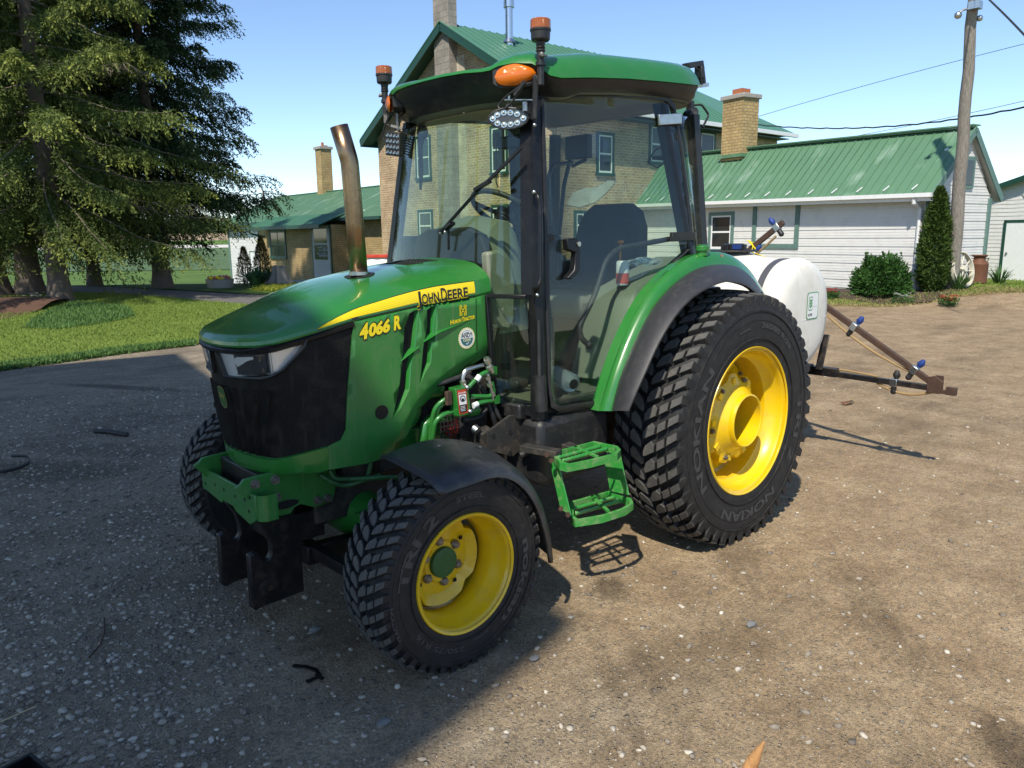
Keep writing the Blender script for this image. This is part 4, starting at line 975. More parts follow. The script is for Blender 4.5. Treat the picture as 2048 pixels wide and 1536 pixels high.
    b = MB(); b.cyl((1.142,0.639,0.815), (1.141,0.626,0.968), .028, n=16); b.cyl((1.141,0.626,0.968), (1.126,0.607,1.207), .009, n=10); fl(b).build('door_strut', M['black'], tractor)
b = MB(); b.grid([[V(-.175 + .05 * (z - 1.42), y, z) for y in (-.53, 0, .53)] for z in (1.30, 1.75, 2.15)]); b.build('rear_window', M['glass'], tractor, solid=.004)
# lower body: sill, floor, firewall
b = MB(); b.box(V(.45, 0, .79), (1.36, 1.14, .05)); b.box(V(-.02, 0, 1.03), (.40, 1.30, .50)); b.box(V(-.1, 0, 1.3), (.22, 1.1, .22)); b.box(V(1.14, 0, .80), (.1, 1.1, .07))
cabf = b.build('cab_body', M['black'], tractor, bevel=.01)
b = MB(); b.box(V(.62, 0, .822), (.92, 1.12, .012)); b.build('floor_mat', M['floor_mat'], cabf)
# ---- roof
per = [(1.240, 0, 2.250, 0), (1.236, .12, 2.250, 0), (1.218, .25, 2.248, .0), (1.185, .33, 2.245, .05), (1.168, .362, 2.248, .15), (1.150, .40, 2.262, .3), (1.120, .46, 2.268, .4), (1.080, .525, 2.262, .5), (1.055, .562, 2.238, .6), (1.03, .585, 2.212, .75), (.98, .60, 2.206, .9), (.80, .61, 2.228, 1), (.56, .615, 2.252, 1), (.30, .618, 2.270, 1), (.10, .618, 2.282, 1), (-.02, .608, 2.290, 1), (-.08, .57, 2.294, .9), (-.115, .48, 2.297, .8), (-.13, .25, 2.30, .7), (-.133, 0, 2.30, .7)]
full = per + [(x, -y, z, w) for x, y, z, w in per[-2:0:-1]]
F_ = [0, .012, .03, .07, .14, .25, .42, .7, 1]; HS = [.0, .026, .052, .085, .108, .122, .130, .134, .135]; HF = [0, .013, .015, .019, .027, .042, .075, .115, .135]
b = MB(); rows = []
for x, y, z, w in full:
    c = V(.5, 0, 0); row = [V(lerp(x, .5, .02), y * .98, z - .002)]
    for f, hs, hf in zip(F_, HS, HF):
        p = V(x, y, 0).lerp(c, f); base = lerp(z, 2.282, f); row.append(V(p.x, p.y, base + lerp(hf, hs, w) - (.0 if f else 0)))
    rows.append(row)
b.grid(rows + rows[:1]); roof = b.build('roof', M['green'], tractor, smooth=40)
b = MB(); rows = []
for x, y, z, w in full:
    inn = V(lerp(.45, x, .80) if x > .9 else x * 1 + (.03 if x < 0 else 0), y * (.87), 0); zi = interp(x, [-.13, .2, .7, 1.0, 1.24], [2.21, 2.212, 2.185, 2.135, 2.12])
    zz = min(z, 2.30) - .003
    row = [V(lerp(x, .5, .018), y * .985, zz), V(lerp(x, .5, .03), y * .97, zz - .02), V(lerp(inn.x, x, .6), lerp(inn.y, y, .65), lerp(zi, min(z, 2.30), .55) - .008), V(lerp(inn.x, x, .25), lerp(inn.y, y, .3), lerp(zi, min(z, 2.30), .15) - .004), V(inn.x, inn.y, zi)]
    rows.append(row)
b.grid([r[:4] for r in rows + rows[:1]]); b.grid([r[3:] for r in rows + rows[:1]], 1); b.build('roof_underside', [M['black'], M['dash']], roof, smooth=40)
b = MB(); rows = []
for x, y, z, w in full:
    inn = V(lerp(.45, x, .80) if x > .9 else x, y * .87, 0); zi = interp(x, [-.13, .2, .7, 1.0, 1.24], [2.21, 2.212, 2.185, 2.135, 2.12])
    rows.append([V(inn.x, inn.y, zi - .002), V(lerp(inn.x, .45, .3), inn.y * .7, zi + .02), V(.45, 0, 2.22)])
b.grid(rows + rows[:1]); b.build('headliner', M['dash'], roof, smooth=50)
# corner turn lamps
for sg in (1, -1):
    fl = (lambda q: q) if sg > 0 else (lambda q: q.mirror())
    b = MB(); c = V(1.105, .455, 2.222); R_ = Matrix.Rotation(math.radians(40), 3, 'Z')
    P = []
    for i in range(9):
        v = -1 + i / 4; row = []
        for k in range(17):
            u = -1 + k / 8
            yy = u * .088; sh = 1 - .38 * max(0, u) - .1 * max(0, -u)
            zz = v * .043 * sh * math.sqrt(max(0, 1 - (abs(u) ** 3.2))) + .006 * u
            xx = .035 * (1 - u * u * .75) * math.sqrt(max(.0, 1 - v * v * .8))
            row.append(c + R_ @ V(xx, yy, zz))
        P.append(row)
    b.grid(P); fl(b).build('turn_lamp', M['amber'], roof, smooth=60)
    b = MB(); b.prism([c + R_ @ V(-.01, y, z) for y, z in ((-.098, -.03), (-.07, -.05), (.06, -.045), (.10, -.02), (.09, .025), (.03, .045), (-.07, .048), (-.10, .025))], R_ @ V(-.05, 0, 0)); fl(b).build('lamp_housing', M['black'], roof, bevel=.004)
# ---- beacons with bracket bars
for sg in (1, -1):
    fl = (lambda q: q) if sg > 0 else (lambda q: q.mirror())
    b = MB(); bc = V(1.071, .571, 0)
    if sg > 0:
        b.tube([(1.067,0.529,2.042), (1.067,0.533,2.118), (1.075,0.547,2.213)], .012, 4); b.bar((1.062,0.521,2.040), (1.070,0.543,2.214), .028, .008, (0, 1, 0)); b.bar((1.070,0.543,2.214), V(1.071, .571, 2.18), .022, .01, (0, 1, 0))
        zb = 2.17
    else:
        b.bar(V(1.03, .51, 2.10), V(1.08, .56, 2.14), .02, .008); b.bar(V(1.08, .56, 2.14), V(1.071, .571, 2.20), .02, .02); zb = 2.18
    b.cyl(V(1.071, .571, zb), V(1.071, .571, 2.255), .0145, n=14); b.cyl(V(1.071, .571, 2.245), V(1.071, .571, 2.262), .021, n=14)
    bb = (b if sg > 0 else b.mirror()).build('beacon', M['black'], tractor, bevel=.0015)
    o = MB(); z0 = 2.262
    o.lathe([(0, z0 - .002), (.016, z0), (.016, z0 + .036), (.020, z0 + .040), (.020, z0 + .044), (.016, z0 + .048), (.020, z0 + .052), (.017, z0 + .056), (.020, z0 + .074), (.034, z0 + .078), (.0385, z0 + .084), (.040, z0 + .114), (.043, z0 + .116), (.043, z0 + .124), (.0, z0 + .124)], V(1.071, .571, 0), (0, 0, 1), 36)
    fl(o).build('beacon_base', M['black'], bb, smooth=30)
    o = MB(); z1 = z0 + .1245
    o.lathe([(.0420, z1), (.0420, z1 + .004), (.0412, z1 + .033), (.0385, z1 + .0365), (0, z1 + .037)], V(1.071, .571, 0), (0, 0, 1), 48); fl(o).build('beacon_lens', M['beacon'], bb, smooth=30)
    o = MB(); o.sphere(V(1.071 + .012, .571 + .018, 2.285), .011, 8, 6); o.cyl(V(1.05, .585, 2.285), V(1.09, .60, 2.28), .005, n=8); fl(o).build('wing_screw', M['bolt'], bb)
    if sg > 0:
        for q in ((1.065,0.527,2.087), (1.069,0.531,2.018)): d = MB(); d.sphere(q, .0085, 10, 6); d.build('bracket_bolt', M['steel'], bb)
# ---- work lamps
wl = V((1.130,0.436,2.049))
b = MB(); ax = V(.78, .60, -.05).normalized(); rt = ax.cross(V(0, 0, 1)).normalized(); upv = rt.cross(ax)
def ell(k, d, n=32): return [wl + ax * d + rt * (.083 * k * math.cos(t) + .0) + upv * (.043 * k * math.sin(t)) for t in np.linspace(0, 2 * PI, n, False)]
L_ = [ell(.5, -.05), ell(.85, -.045), ell(1.0, -.02), ell(1.05, 0), ell(1.05, .008), ell(.97, .010), ell(.96, .004)]
b.grid([l + l[:1] for l in L_]); b.add(ell(.5, -.05), [tuple(range(32))]); b.tube([wl + upv * .03 - ax * .02, wl + upv * .055 - ax * .03], .02, 8)
wl1 = b.build('work_lamp', M['black'], tractor, smooth=40)
b = MB(); b.add(ell(.965, .003), [tuple(range(32))], 0)
b.build('lamp_face', M['lamp_in'], wl1)
for (u, v) in [(-.78, .0), (-.46, .42), (-.12, .55), (.22, .58), (.56, .40), (-.46, -.40), (-.12, -.52), (.22, -.55), (.56, -.38), (.80, .05)]:
    d = MB(); p = wl + ax * .004 + rt * (.083 * u) + upv * (.043 * v)
    d.lathe([(.0140, .002), (.0130, .003), (.0075, .002), (.0045, .0035), (0, .0055)], p, ax, 14); d.build('led_reflector', M['led'], wl1)
b = MB(); b.bar(V((1.120,0.405,2.129)), V((1.090,0.538,2.115)), .012, .004); b.bar(V((1.100,0.507,2.110)), V((1.100,0.506,2.074)), .014, .014); b.bar(V((1.120,0.431,2.149)), V((1.120,0.430,2.125)), .004, .008)
b.build('lamp_bracket', M['steel'], wl1)
b = MB(); pl_tube(b, ((1.120,0.514,2.177), (1.140,0.427,2.134), (1.150,0.393,2.103), (1.150,0.406,2.085), (1.150,0.453,2.090), (1.140,0.504,2.133), (1.130,0.539,2.173), (1.100,0.543,2.179)), .0045, 8); b.bar((1.145,0.494,2.134), (1.140,0.549,2.178), .014, .014); b.build('lamp_cable', M['hose'], wl1)
w2 = V((1.120,-0.430,2.025))
b = MB(); ax = V(.93, .25, -.12).normalized(); rt = ax.cross(V(0, 0, 1)).normalized(); upv = rt.cross(ax); R3 = Matrix((ax, -rt, upv)).transposed()
R3 = R3 @ Matrix.Rotation(math.radians(-9), 3, 'X')
b.box(w2, (.03, .095, .115), R3)
for k in range(8): b.box(w2 + R3 @ V(-.03, 0, -.045 + k * .013), (.035, .085, .006), R3)
wl2 = b.build('work_lamp', M['black'], tractor, bevel=.004)
for i in range(4):
    for j in range(4):
        d = MB(); p = w2 + R3 @ V(.0155, -.033 + .022 * i, -.04 + .027 * j); d.lathe([(.0095, .001), (.008, .002), (.004, .0005), (0, .003)], p, R3 @ V(1, 0, 0), 10); d.build('led_reflector', M['led'], wl2)
b = MB(); b.bar(V((1.100,-0.421,2.185)), V((1.100,-0.419,2.089)), .02, .012); b.bar(V((1.120,-0.450,2.115)), V((1.080,-0.408,2.099)), .03, .012); b.build('lamp_bracket', M['bolt'], wl2)
b = MB(); pl_tube(b, ((1.120,-0.459,2.174), (1.130,-0.503,2.112), (1.130,-0.521,2.058), (1.120,-0.487,2.040)), .004, 8); pl_tube(b, ((1.100,-0.497,2.190), (1.100,-0.423,2.152), (1.060,-0.404,2.187)), .005, 8); pl_tube(b, ((1.100,-0.415,2.088), (1.050,-0.391,2.070), (1.050,-0.414,2.060)), .004, 8); b.build('lamp_cable', M['hose'], wl2)
# rear work lamp and bundle on the roof's back corner
w3 = V((-0.230,0.420,2.175))
b = MB(); b.lathe([(.02, -.05), (.05, -.035), (.056, 0), (.05, .01), (0, .008)], w3, (-.8, .5, -.3), 24); pl_tube(b, [w3 + V(.02, 0, .06), w3 + V(-.04, .03, .07), w3 + V(-.10, .04, .02), w3 + V(-.03, .05, -.05)], .006); b.box(w3 + V(.02, 0, .06), (.03, .03, .05)); b.build('rear_work_lamp', M['black'], tractor)
w4 = V((-0.448,0.300,2.471))
b = MB(); b.bar(w4 + V(.12, 0, .0), w4 + V(-.02, .0, .03), .05, .03); b.bar(w4 + V(-.01, 0, .03), w4 + V(-.04, 0, -.075), .045, .03); pl_tube(b, [w4 + V(.06, .02, .0), w4 + V(.02, .03, -.02), w4 + V(.0, .03, -.09)], .005); b.box(w4 + V(.0, .01, -.02), (.03, .05, .06))
b.build('camera_arm', M['black'], tractor, bevel=.004)
b = MB(); b.bar(w4 + V(-.03, 0, -.085), w4 + V(-.075, .02, -.078), .02, .02); b.build('arm_clip', M['steel'], tractor)
# ---- wiper
b = MB(); q0 = V((1.215,0.069,1.588)); q1 = V((1.200,0.345,1.775)); q2 = V((1.120,0.510,1.926))
for o in (0, .014): b.tube([q0 + V(.01, o, 0), q1 + V(.012, o, 0)], .0045, 6)
b.bar(V((1.210,0.044,1.579)), V((1.215,0.145,1.622)), .03, .014); b.bar(V((1.215,0.308,1.760)), V((1.210,0.402,1.792)), .02, .014); b.bar(q1, q2 + V(.005, 0, 0), .014, .012); b.cyl(V((1.200,0.096,1.603)), V((1.200,0.091,1.501)), .006, n=8)
wp = b.build('wiper', M['black_gloss'], tractor)
b = MB()
for q in ((1.220,0.060,1.579), (1.220,0.094,1.583)): b.sphere(q, .008, 8, 6)
b.build('wiper_nut', M['steel'], wp)

# ---- cab interior
b = MB()                                 # black instrument cowl behind the hood
cw = [V(1.12, y, z) for y, z in ((-.30, 1.30), (-.30, 1.50), (-.26, 1.57), (-.18, 1.60), (.12, 1.605), (.22, 1.57), (.27, 1.48), (.28, 1.30))]
b.prism(cw, V(-.05, 0, 0)); b.build('instrument_cowl', M['pipe_in'], tractor, bevel=.01)
b = MB(); rows = []
for (x, zt_, yw) in ((1.075, 1.60, .27), (1.0, 1.66, .265), (.92, 1.66, .25), (.86, 1.60, .23), (.84, 1.4, .22), (.86, 1.34, .2)):
    rows.append([V(x, -yw, min(1.12, zt_ - .2)), V(x, -yw, zt_ - .14), V(x, -yw * .8, zt_ - .03), V(x, 0, zt_), V(x, yw * .8, zt_ - .03), V(x, yw, zt_ - .14), V(x + .02, yw + .05, max(1.16, zt_ - .35) if zt_ > 1.2 else 1.1), V(x + .02, yw + .05, min(1.12, zt_ - .2))])
b.grid(rows); db_ = b.build('dashboard', M['dash'], tractor, smooth=40); b = MB(); b.box(V(.98, 0, 1.0), (.18, .40, .34)); b.box(V(.98, .30, .87), (.1, .1, .05)); b.build('pedal_box', M['pipe_in'], db_, bevel=.02)
b = MB(); P = [(1.177,0.340,1.491), (1.103,0.340,1.500), (1.036,0.340,1.454), (1.007,0.340,1.362), (1.016,0.340,1.179), (1.048,0.340,1.135), (1.146,0.340,1.155), (1.167,0.340,1.281)]
b.prism(P, V(0, -.05, 0)); b.build('side_cover', M['dash_light'], tractor, bevel=.012)
b = MB(); wc = V((0.754,0.000,1.678)); ax = V(-.55, 0, .83).normalized(); a1 = V(0, 1, 0); a2 = ax.cross(a1)
b.tube([wc + (a1 * math.cos(t) + a2 * math.sin(t)) * .185 for t in np.linspace(0, 2 * PI, 40, False)], .0135, 10, closed=True)
for t in (PI / 2, PI * 1.17, PI * 1.83): b.bar(wc - ax * .02, wc + (a1 * math.cos(t) + a2 * math.sin(t)) * .18, .03, .012, ax)
b.cyl(wc - ax * .03, wc + ax * .005, .05, n=18); b.cyl(wc - ax * .25, wc, .035, n=14)
b.build('steering_wheel', M['black'], tractor, smooth=40)
b = MB(); rows = []
for (z, w, x, d) in ((1.22, .235, .02, .10), (1.30, .25, .0, .11), (1.45, .255, -.03, .10), (1.60, .24, -.055, .085), (1.69, .20, -.07, .07), (1.735, .13, -.08, .05)):
    rows.append([V(x - d * .5, -w, z), V(x + .02, -w * .96, z), V(x + d * .55, -w * .7, z), V(x + d * .4, 0, z), V(x + d * .55, w * .7, z), V(x + .02, w * .96, z), V(x - d * .5, w, z), V(x - d * .6, 0, z), V(x - d * .5, -w, z)])
b.grid(rows); b.add(rows[-1][:-1], [tuple(range(8))]); seat = b.build('seat', M['seat'], tractor, smooth=50)
b = MB(); b.box(V(.24, 0, 1.19), (.50, .50, .12)); b.build('seat_cushion', M['cushion'], seat, bevel=.04)
b = MB(); b.box(V(.2, 0, 1.0), (.4, .4, .26)); b.build('seat_base', M['black'], seat, bevel=.02)
for sg in (1, -1):
    b = MB(); rows = []
    yA = .32
    for (x, z) in ((.62, .86), (.55, 1.05), (.47, 1.24), (.42, 1.30), (.20, 1.37), (-.05, 1.44)):
        yo_ = fD(x, z) - .05; rows.append([V(x + .02, yA, z - .06), V(x, yA + .02, z), V(x - .02, yo_ - .03, z + .005), V(x - .02, yo_, z - .04), V(x - .02, yo_, z - .3)])
    b.grid(rows); (b if sg > 0 else b.mirror()).build('side_console', M['dash_light'], tractor, smooth=35)
b = MB(); b.bar((0.378,0.330,1.230), (0.168,0.300,1.322), .05, .05); b.build('armrest', M['black'], tractor, bevel=.01)
for q, r in (((0.113,0.220,1.522), .017), ((0.471,0.300,1.053), .02)):
    b = MB(); b.sphere(q, r, 12, 8, (1.3, 1, .7)); b.tube([V(q), V(q) - V(0, 0, .12)], .006, 8); b.build('control_lever', M['orange'], tractor)
b = MB(); mo = V((0.050,-0.150,2.054)); b.box(mo, (.05, .17, .13)); b.bar(mo + V(.0, .06, -.07), mo + V(-.01, -.06, -.10), .02, .02)
for pts in (((0.121,-0.150,1.981), (0.170,-0.150,1.841), (0.211,-0.150,1.563)), ((0.100,-0.150,1.968), (0.294,-0.120,1.942), (0.321,-0.120,1.888), (0.346,-0.120,1.619))): pl_tube(b, pts, .012)
b.build('display_stand', M['black'], tractor, bevel=.006)
b = MB(); b.box(V((0.813,0.100,2.005)), (.03, .16, .06)); b.build('rear_view_mirror', M['black_gloss'], tractor, bevel=.008)
b = MB(); b.box(V((0.921,0.120,2.007)), (.02, .03, .06)); pl_tube(b, ((0.921,0.120,1.984), (0.920,0.120,1.893), (0.925,0.120,1.812), (0.913,0.120,1.792)), .003, 6); b.build('hanging_cord', M['black'], tractor)
b = MB(); b.tube([V((0.950,-0.432,2.102)), V((0.950,-0.442,2.008)), V((0.950,-0.444,1.894)), V((0.950,-0.454,1.805))], [.022, .012, .013, .006], 8); b.sphere(V((0.950,-0.420,2.093)), .04, 10, 8, (.6, 1, 1)); b.build('cab_fan', M['black'], tractor)
b = MB(); pl_tube(b, ((0.025,0.450,2.015), (0.090,0.420,1.988), (0.151,0.420,1.923), (0.065,0.420,1.900), (-0.000,0.450,1.946)), .004, 6); b.build('cab_cable', M['hose'], tractor)
b = MB(); b.box(V((0.900,-0.638,1.518)), (.1, .12, .1)); b.box(V((0.612,0.200,1.440)), (.05, .08, .25)); b.build('control_box', M['black'], tractor, bevel=.02)
# loose things in the cab are things of their own
bt = thing('water_bottle', 'clear plastic bottle lying on the dusty floor mat of the tractor cab', 'bottle', V((0.831,0.516,0.893)))
b = MB(); q = V((0.859,0.564,0.885)); d = (V((0.831,0.385,0.913)) - q).normalized(); b.lathe([(0, -.001), (.03, 0), (.046, .012), (.047, .14), (.035, .17), (.016, .19), (.016, .21), (0, .211)], q, d, 24)
t = NT('clear_bottle'); t.base((.75, .85, .88)); t.set(Roughness=.08, Transmission_Weight=.85, IOR=1.15); M['bottle'] = t.mat
b.build('bottle_body', M['bottle'], bt)
b = MB(); b.lathe([(0, -.004), (.024, -.003), (.024, .0)], q, d, 18); b.build('bottle_base', M['black'], bt)
cn = thing('drink_can', 'red and white drink can on the console beside the tractor seat', 'can', V((0.403,0.473,1.383)))
b = MB(); q = V((0.415,0.483,1.374)); b.lathe([(0, -.06), (.028, -.06), (.032, -.05), (.032, .05), (.027, .06), (0, .058)], q, (0, 0, 1), 20); b.build('can_body', M['decal_grey'], cn)
b = MB(); b.lathe([(.0325, -.05), (.0325, .0)], q, (0, 0, 1), 20); b.build('can_print', M['decal_red'], cn)
rg = MB(); q = V((0.332,0.494,1.423))
for k in range(3): rg.sphere(q + V(-.05 * k, .01 * k, .01 * (k % 2)), .05, 10, 7, (1.2, .8, .35))
tag(rg.build('plastic_wrapper', M['bottle'], None), 'crumpled clear plastic wrapper on the pale console inside the cab', 'wrapper')


# =================================================================== SPRAYER on the back of the tractor
spr = thing('sprayer', 'white poly tank sprayer with folded brown booms mounted behind the tractor', 'sprayer')
TX, TZ, TR = -1.36, 1.02, .375
b = MB(); rows = []
def ring(y, k, sq=2.3, dx=0):
    out = []
    for t in np.linspace(0, 2 * PI, 56, False):
        c, s_ = math.cos(t), math.sin(t); r = 1 / (abs(c) ** sq + abs(s_) ** sq) ** (1 / sq)
        x, z = c * r * TR * k, s_ * r * TR * k
        if z < -.2: x *= 1 - .35 * min(1, (-z - .2) / .2); z = max(z * 1.0, -.36)
        if abs(y) < .5 and z > .22: z += .055 * math.exp(-(y / .2) ** 2) * (1 - abs(x) / .4)
        out.append(V(TX + x, y, TZ + z))
    return out
ys = [(-.575, 0), (-.575, .5), (-.57, .72), (-.555, .88), (-.53, .955), (-.50, .995), (-.47, 1.012), (-.45, 1.0), (-.43, .985), (-.25, .985), (-.12, .985), (0, .985), (.12, .985), (.25, .985), (.43, .985), (.45, 1.0), (.47, 1.012), (.50, .995), (.53, .955), (.555, .88), (.57, .72), (.575, .5), (.575, 0)]
b.grid([ring(y, k) for y, k in ys], wrap=True); tank = b.build('tank', M['whitepoly'], spr, smooth=60)
sm_ = MB()
for sg in (1, -1): sm_.tube([V(TX + x, (np.interp(abs(x) / TR, [0, .72, .88, .955, 1.0], [.575, .57, .555, .53, .49])) * sg, TZ - .02) for x in np.linspace(-.372, .372, 30)], .0025, 5)
sm_.build('tank_seam', M['whitepoly'], tank)
b = MB()
for sg in (1, -1):
    b = MB(); L_ = [[p for p in ring(sg * y, k)] for y, k in ((.39, .985), (.39, 1.0), (.435, 1.0), (.435, .985))]
    b.grid(L_, wrap=True); b.build('tank_strap', M['strap'], spr, smooth=40)
b = MB(); b.lathe([(0, 0), (.16, 0), (.165, .006), (.16, .012), (.0, .012)], V(TX, .02, TZ + TR + .04), (0, 0, 1), 36); lid = b.build('tank_lid', M['black'], spr)
b = MB(); b.lathe([(.075, .012), (.078, .05), (.06, .056), (0, .056)], V(TX, .02, TZ + TR + .04), (0, 0, 1), 20)
for k in range(8): a = k * PI / 4; b.box(V(TX + .075 * math.cos(a), .02 + .075 * math.sin(a), TZ + TR + .07), (.02, .02, .04))
b.build('lid_knob', M['black'], lid); b = MB(); b.box(V(TX + .05, .075, TZ + TR + .075), (.05, .04, .03)); b.build('lid_latch', M['blue'], lid)
# sticker on the end cap
b = MB(); sc0 = V((-1.431,0.570,1.089))
def onc(u, v, o):
    p = V(sc0.x - u, 0, sc0.z + v); r = math.hypot((p.x - TX), (p.z - TZ)) / TR
    return V(p.x, interp(r, [.5, .72, .88, .965], [.575, .57, .555, .53]) + o, p.z)
def rrect(w, h, r): return [(sx * (w - r) + r * math.cos(a0 + a), sz_ * (h - r) + r * math.sin(a0 + a)) for sx, sz_, a0 in ((1, 1, 0), (-1, 1, PI / 2), (-1, -1, PI), (1, -1, 1.5 * PI)) for a in np.linspace(0, PI / 2, 5)]
for w, h, o, mi in ((.078, .088, .003, 0), (.072, .082, .0036, 1)): cdt_panel(b, rrect(w, h, .02), [], lambda u, v, o=o: onc(u, v, o), .03, mi=mi)
for w, h, o, mi in ((.026, .045, .0042, 0), (.021, .040, .0047, 1)): cdt_panel(b, [(x - .03, y + .015) for x, y in rrect(w, h, .008)], [], lambda u, v, o=o: onc(u, v, o), .03, mi=mi)
def leafp(cx_, cy_, a, l, w): return [(cx_ + math.cos(a) * l * t - math.sin(a) * w * math.sin(PI * t) * s_, cy_ + math.sin(a) * l * t + math.cos(a) * w * math.sin(PI * t) * s_) for s_, ts in ((1, np.linspace(0, 1, 6)), (-1, np.linspace(1, 0, 6)[1:-1])) for t in ts]
for cy_, a in ((-.012, .9), (-.012, 2.24), (.006, .9), (.006, 2.24), (.024, .9), (.024, 2.24)): cdt_panel(b, leafp(-.03, cy_, a, .026, .006), [], lambda u, v: onc(u, v, .0052), .03, mi=0)
cdt_panel(b, [(-.0315, -.022), (-.0285, -.022), (-.0285, .05), (-.0315, .05)], [], lambda u, v: onc(u, v, .0052), .03, mi=0)
vs, fs = text_mesh('ALPINE', .022, .0004); w = text_w(vs)
b.add([onc(-.062 + .06 * x / w, -.066 + y * 1.1, .0048) for x, y, _ in vs], fs, 2); b.add([onc(u, v, .0048) for u, v in ((.0, -.004), (.06, -.004), (.06, -.007), (.0, -.007))], [(0, 1, 2, 3)], 3)
b.build('tank_sticker', [M['decal_green'], M['decal_white'], M['decal_black'], M['decal_grey']], tank, smooth=None)
b = MB()
for sg in (1, -1):
    b.bar(V(-1.02, .42 * sg, .62), V(-1.78, .42 * sg, .62), .05, .05); b.bar(V(-1.70, .52 * sg, .62), V(-1.78, .52 * sg, .86), .05, .012); b.bar(V(-1.0, .42 * sg, .62), V(-.55, .40 * sg, .5), .05, .05)
    b.bar(V(-.98, .3 * sg, .6), V(-.98, .28 * sg, 1.0), .05, .05)
b.bar(V(-1.78, -.62, .60), V(-1.78, .62, .60), .06, .06); b.bar(V(-1.05, -.5, .62), V(-1.05, .5, .62), .05, .05); b.box(V(-1.4, 0, .625), (.7, .8, .02)); b.bar(V(-.95, 0, 1.0), V(-.5, 0, .9), .04, .04)
b.build('sprayer_frame', M['hitch'], spr, bevel=.003)
for sg in (1, -1):
    fl = (lambda q: q) if sg > 0 else (lambda q: q.mirror())
    h0 = V((-1.800,0.432,0.588)); h1 = V((-1.800,1.248,0.574)); e0 = V((-1.820,1.221,0.600))
    q = V((-1.820,0.486,1.050)); e1 = e0 + (q - e0).normalized() * 1.6
    if sg < 0: q = V((-1.820,0.133,1.636)); e1 = V(q.x, -q.y, q.z)
    d = (e1 - e0).normalized()
    b = MB(); b.bar(h0, h1, .032, .036); bo = fl(b).build('boom', M['hitch'], spr, bevel=.003)
    b = MB(); b.bar(e0, e1, .031, .037); bu = fl(b).build('folded_boom', M['rust'], spr, bevel=.003)
    b = MB(); b.prism([h1 + V(.024, -.05, -.03), h1 + V(.024, .03, -.03), h1 + V(.024, .05, .05), h1 + V(.024, -.005, .085), h1 + V(.024, -.05, .07)], V(-.008, 0, 0)); b.prism([h1 + V(-.03, -.03, -.03), h1 + V(-.03, .03, -.03), h1 + V(-.03, .03, .08), h1 + V(-.03, -.02, .08)], V(-.008, 0, 0))
    b.box(h1 + V(0, .09, -.005), (.035, .06, .05)); b.bar(h1 + V(0, .0, -.015), h1 + V(0, .09, -.015), .03, .025); fl(b).build('boom_hinge', M['rust'], bo, bevel=.003)
    b = MB(); b.cyl(e0 + V(.03, 0, 0), e0 + V(-.04, 0, 0), .014, n=12); fl(b).build('hinge_pin', M['bolt'], bo)
    for i, (base, tt_) in enumerate(((e0, [.14, (q - e0).length * .72 if sg > 0 else .98, (e1 - e0).length - .06]), (h0, [.56]))):
        dd = d if i == 0 else (h1 - h0).normalized()
        for t_ in tt_:
            p = base + dd * t_; up = V(0, 0, 1)
            nz = MB(); nz.bar(p - dd * .022, p + dd * .022, .045, .052); no = fl(nz).build('nozzle_clamp', M['steel'], bu if i == 0 else bo, bevel=.003)
            o = MB(); side = dd.cross(V(1, 0, 0)).normalized(); side = side if side.z > 0 else -side
            o.cyl(p - side * .025, p - side * .055, .018, n=12); o.sphere(p - side * .06, .02, 10, 6)
            fl(o).build('nozzle_body', M['black'], bu if i == 0 else bo)
            o = MB(); pp = p + side * .052 + V(0, .01, .0); o.lathe([(0, .035), (.012, .03), (.02, .012), (.02, -.012), (.012, -.025), (.0, -.025)], pp, side, 12); o.box(pp, (.012, .046, .02)); fl(o).build('nozzle_cap', M['blue'] if i == 0 else M['black'], bu if i == 0 else bo, bevel=.002)
    b = MB(); n_ = 18; sg_ = []
    P = []
    for k in range(n_ + 1):
        t_ = k / n_; seg = .14 + 1.5 * t_; sag = .05 * abs(math.sin(t_ * PI * 1.75)); P.append(e0 + d * seg + V(.0, 0, -.025 - sag))
    b.tube(P, .009, 8); P = [h0.lerp(h1, .55 + .45 * k / 10) + V(.0, 0, -.02 - .045 * math.sin(PI * k / 10)) for k in range(11)]; b.tube(P, .009, 8)
    P = [h0.lerp(h1, .0 + .55 * k / 10) + V(.0, 0, .024 + .012 * math.sin(PI * k / 10)) for k in range(11)]; b.tube(P, .007, 8)
    fl(b).build('spray_hose', M['amberhose'], bu)
b = MB(); p = V((-1.820,-0.100,1.477)); b.tube([p + V(.02, -.03, .03), p + V(.03, .0, .01), p + V(.02, .03, -.03), p + V(-.03, .0, .0), p + V(.02, -.03, .03)], .006, 6); pl_tube(b, (p, p + V(.15, .08, -.05), V((-1.500,0.238,1.378))), .003, 6)
b.build('yellow_strap', M['decal_yellow'], spr)

# =================================================================== TERRAIN
CX, CY = 3.4195, 2.928
def smooth(t): t = np.clip(t, 0, 1); return t * t * (3 - 2 * t)
AZ0 = math.radians(227.39)
def terr(x, y):
    dx, dy = x - CX, y - CY; dep = dx * math.cos(AZ0) + dy * math.sin(AZ0); lat = -dx * math.sin(AZ0) + dy * math.cos(AZ0)   # lat > 0 = left
    d = np.hypot(dx, dy)
    left = smooth((-lat * -1 + 4 + .10 * dep - 0) / 6)
    a = -1.07 * smooth((dep - 26) / 15) * smooth((lat - .0 * dep + 2) / 7)
    right = smooth((-lat - 3.2) / 2.5)
    c = .156 * smooth((d - 17.9) / 1.3) * right * smooth((27 - d) / 4)
    m = .19 * np.exp(-((x + 16.25) ** 2 + (y + 2.9) ** 2) / 1.1 ** 2)      # heaped bed at the end wall
    return a + c + m
def terr_pt(x, y, o=0): return V(x, y, float(terr(x, y)) + o)
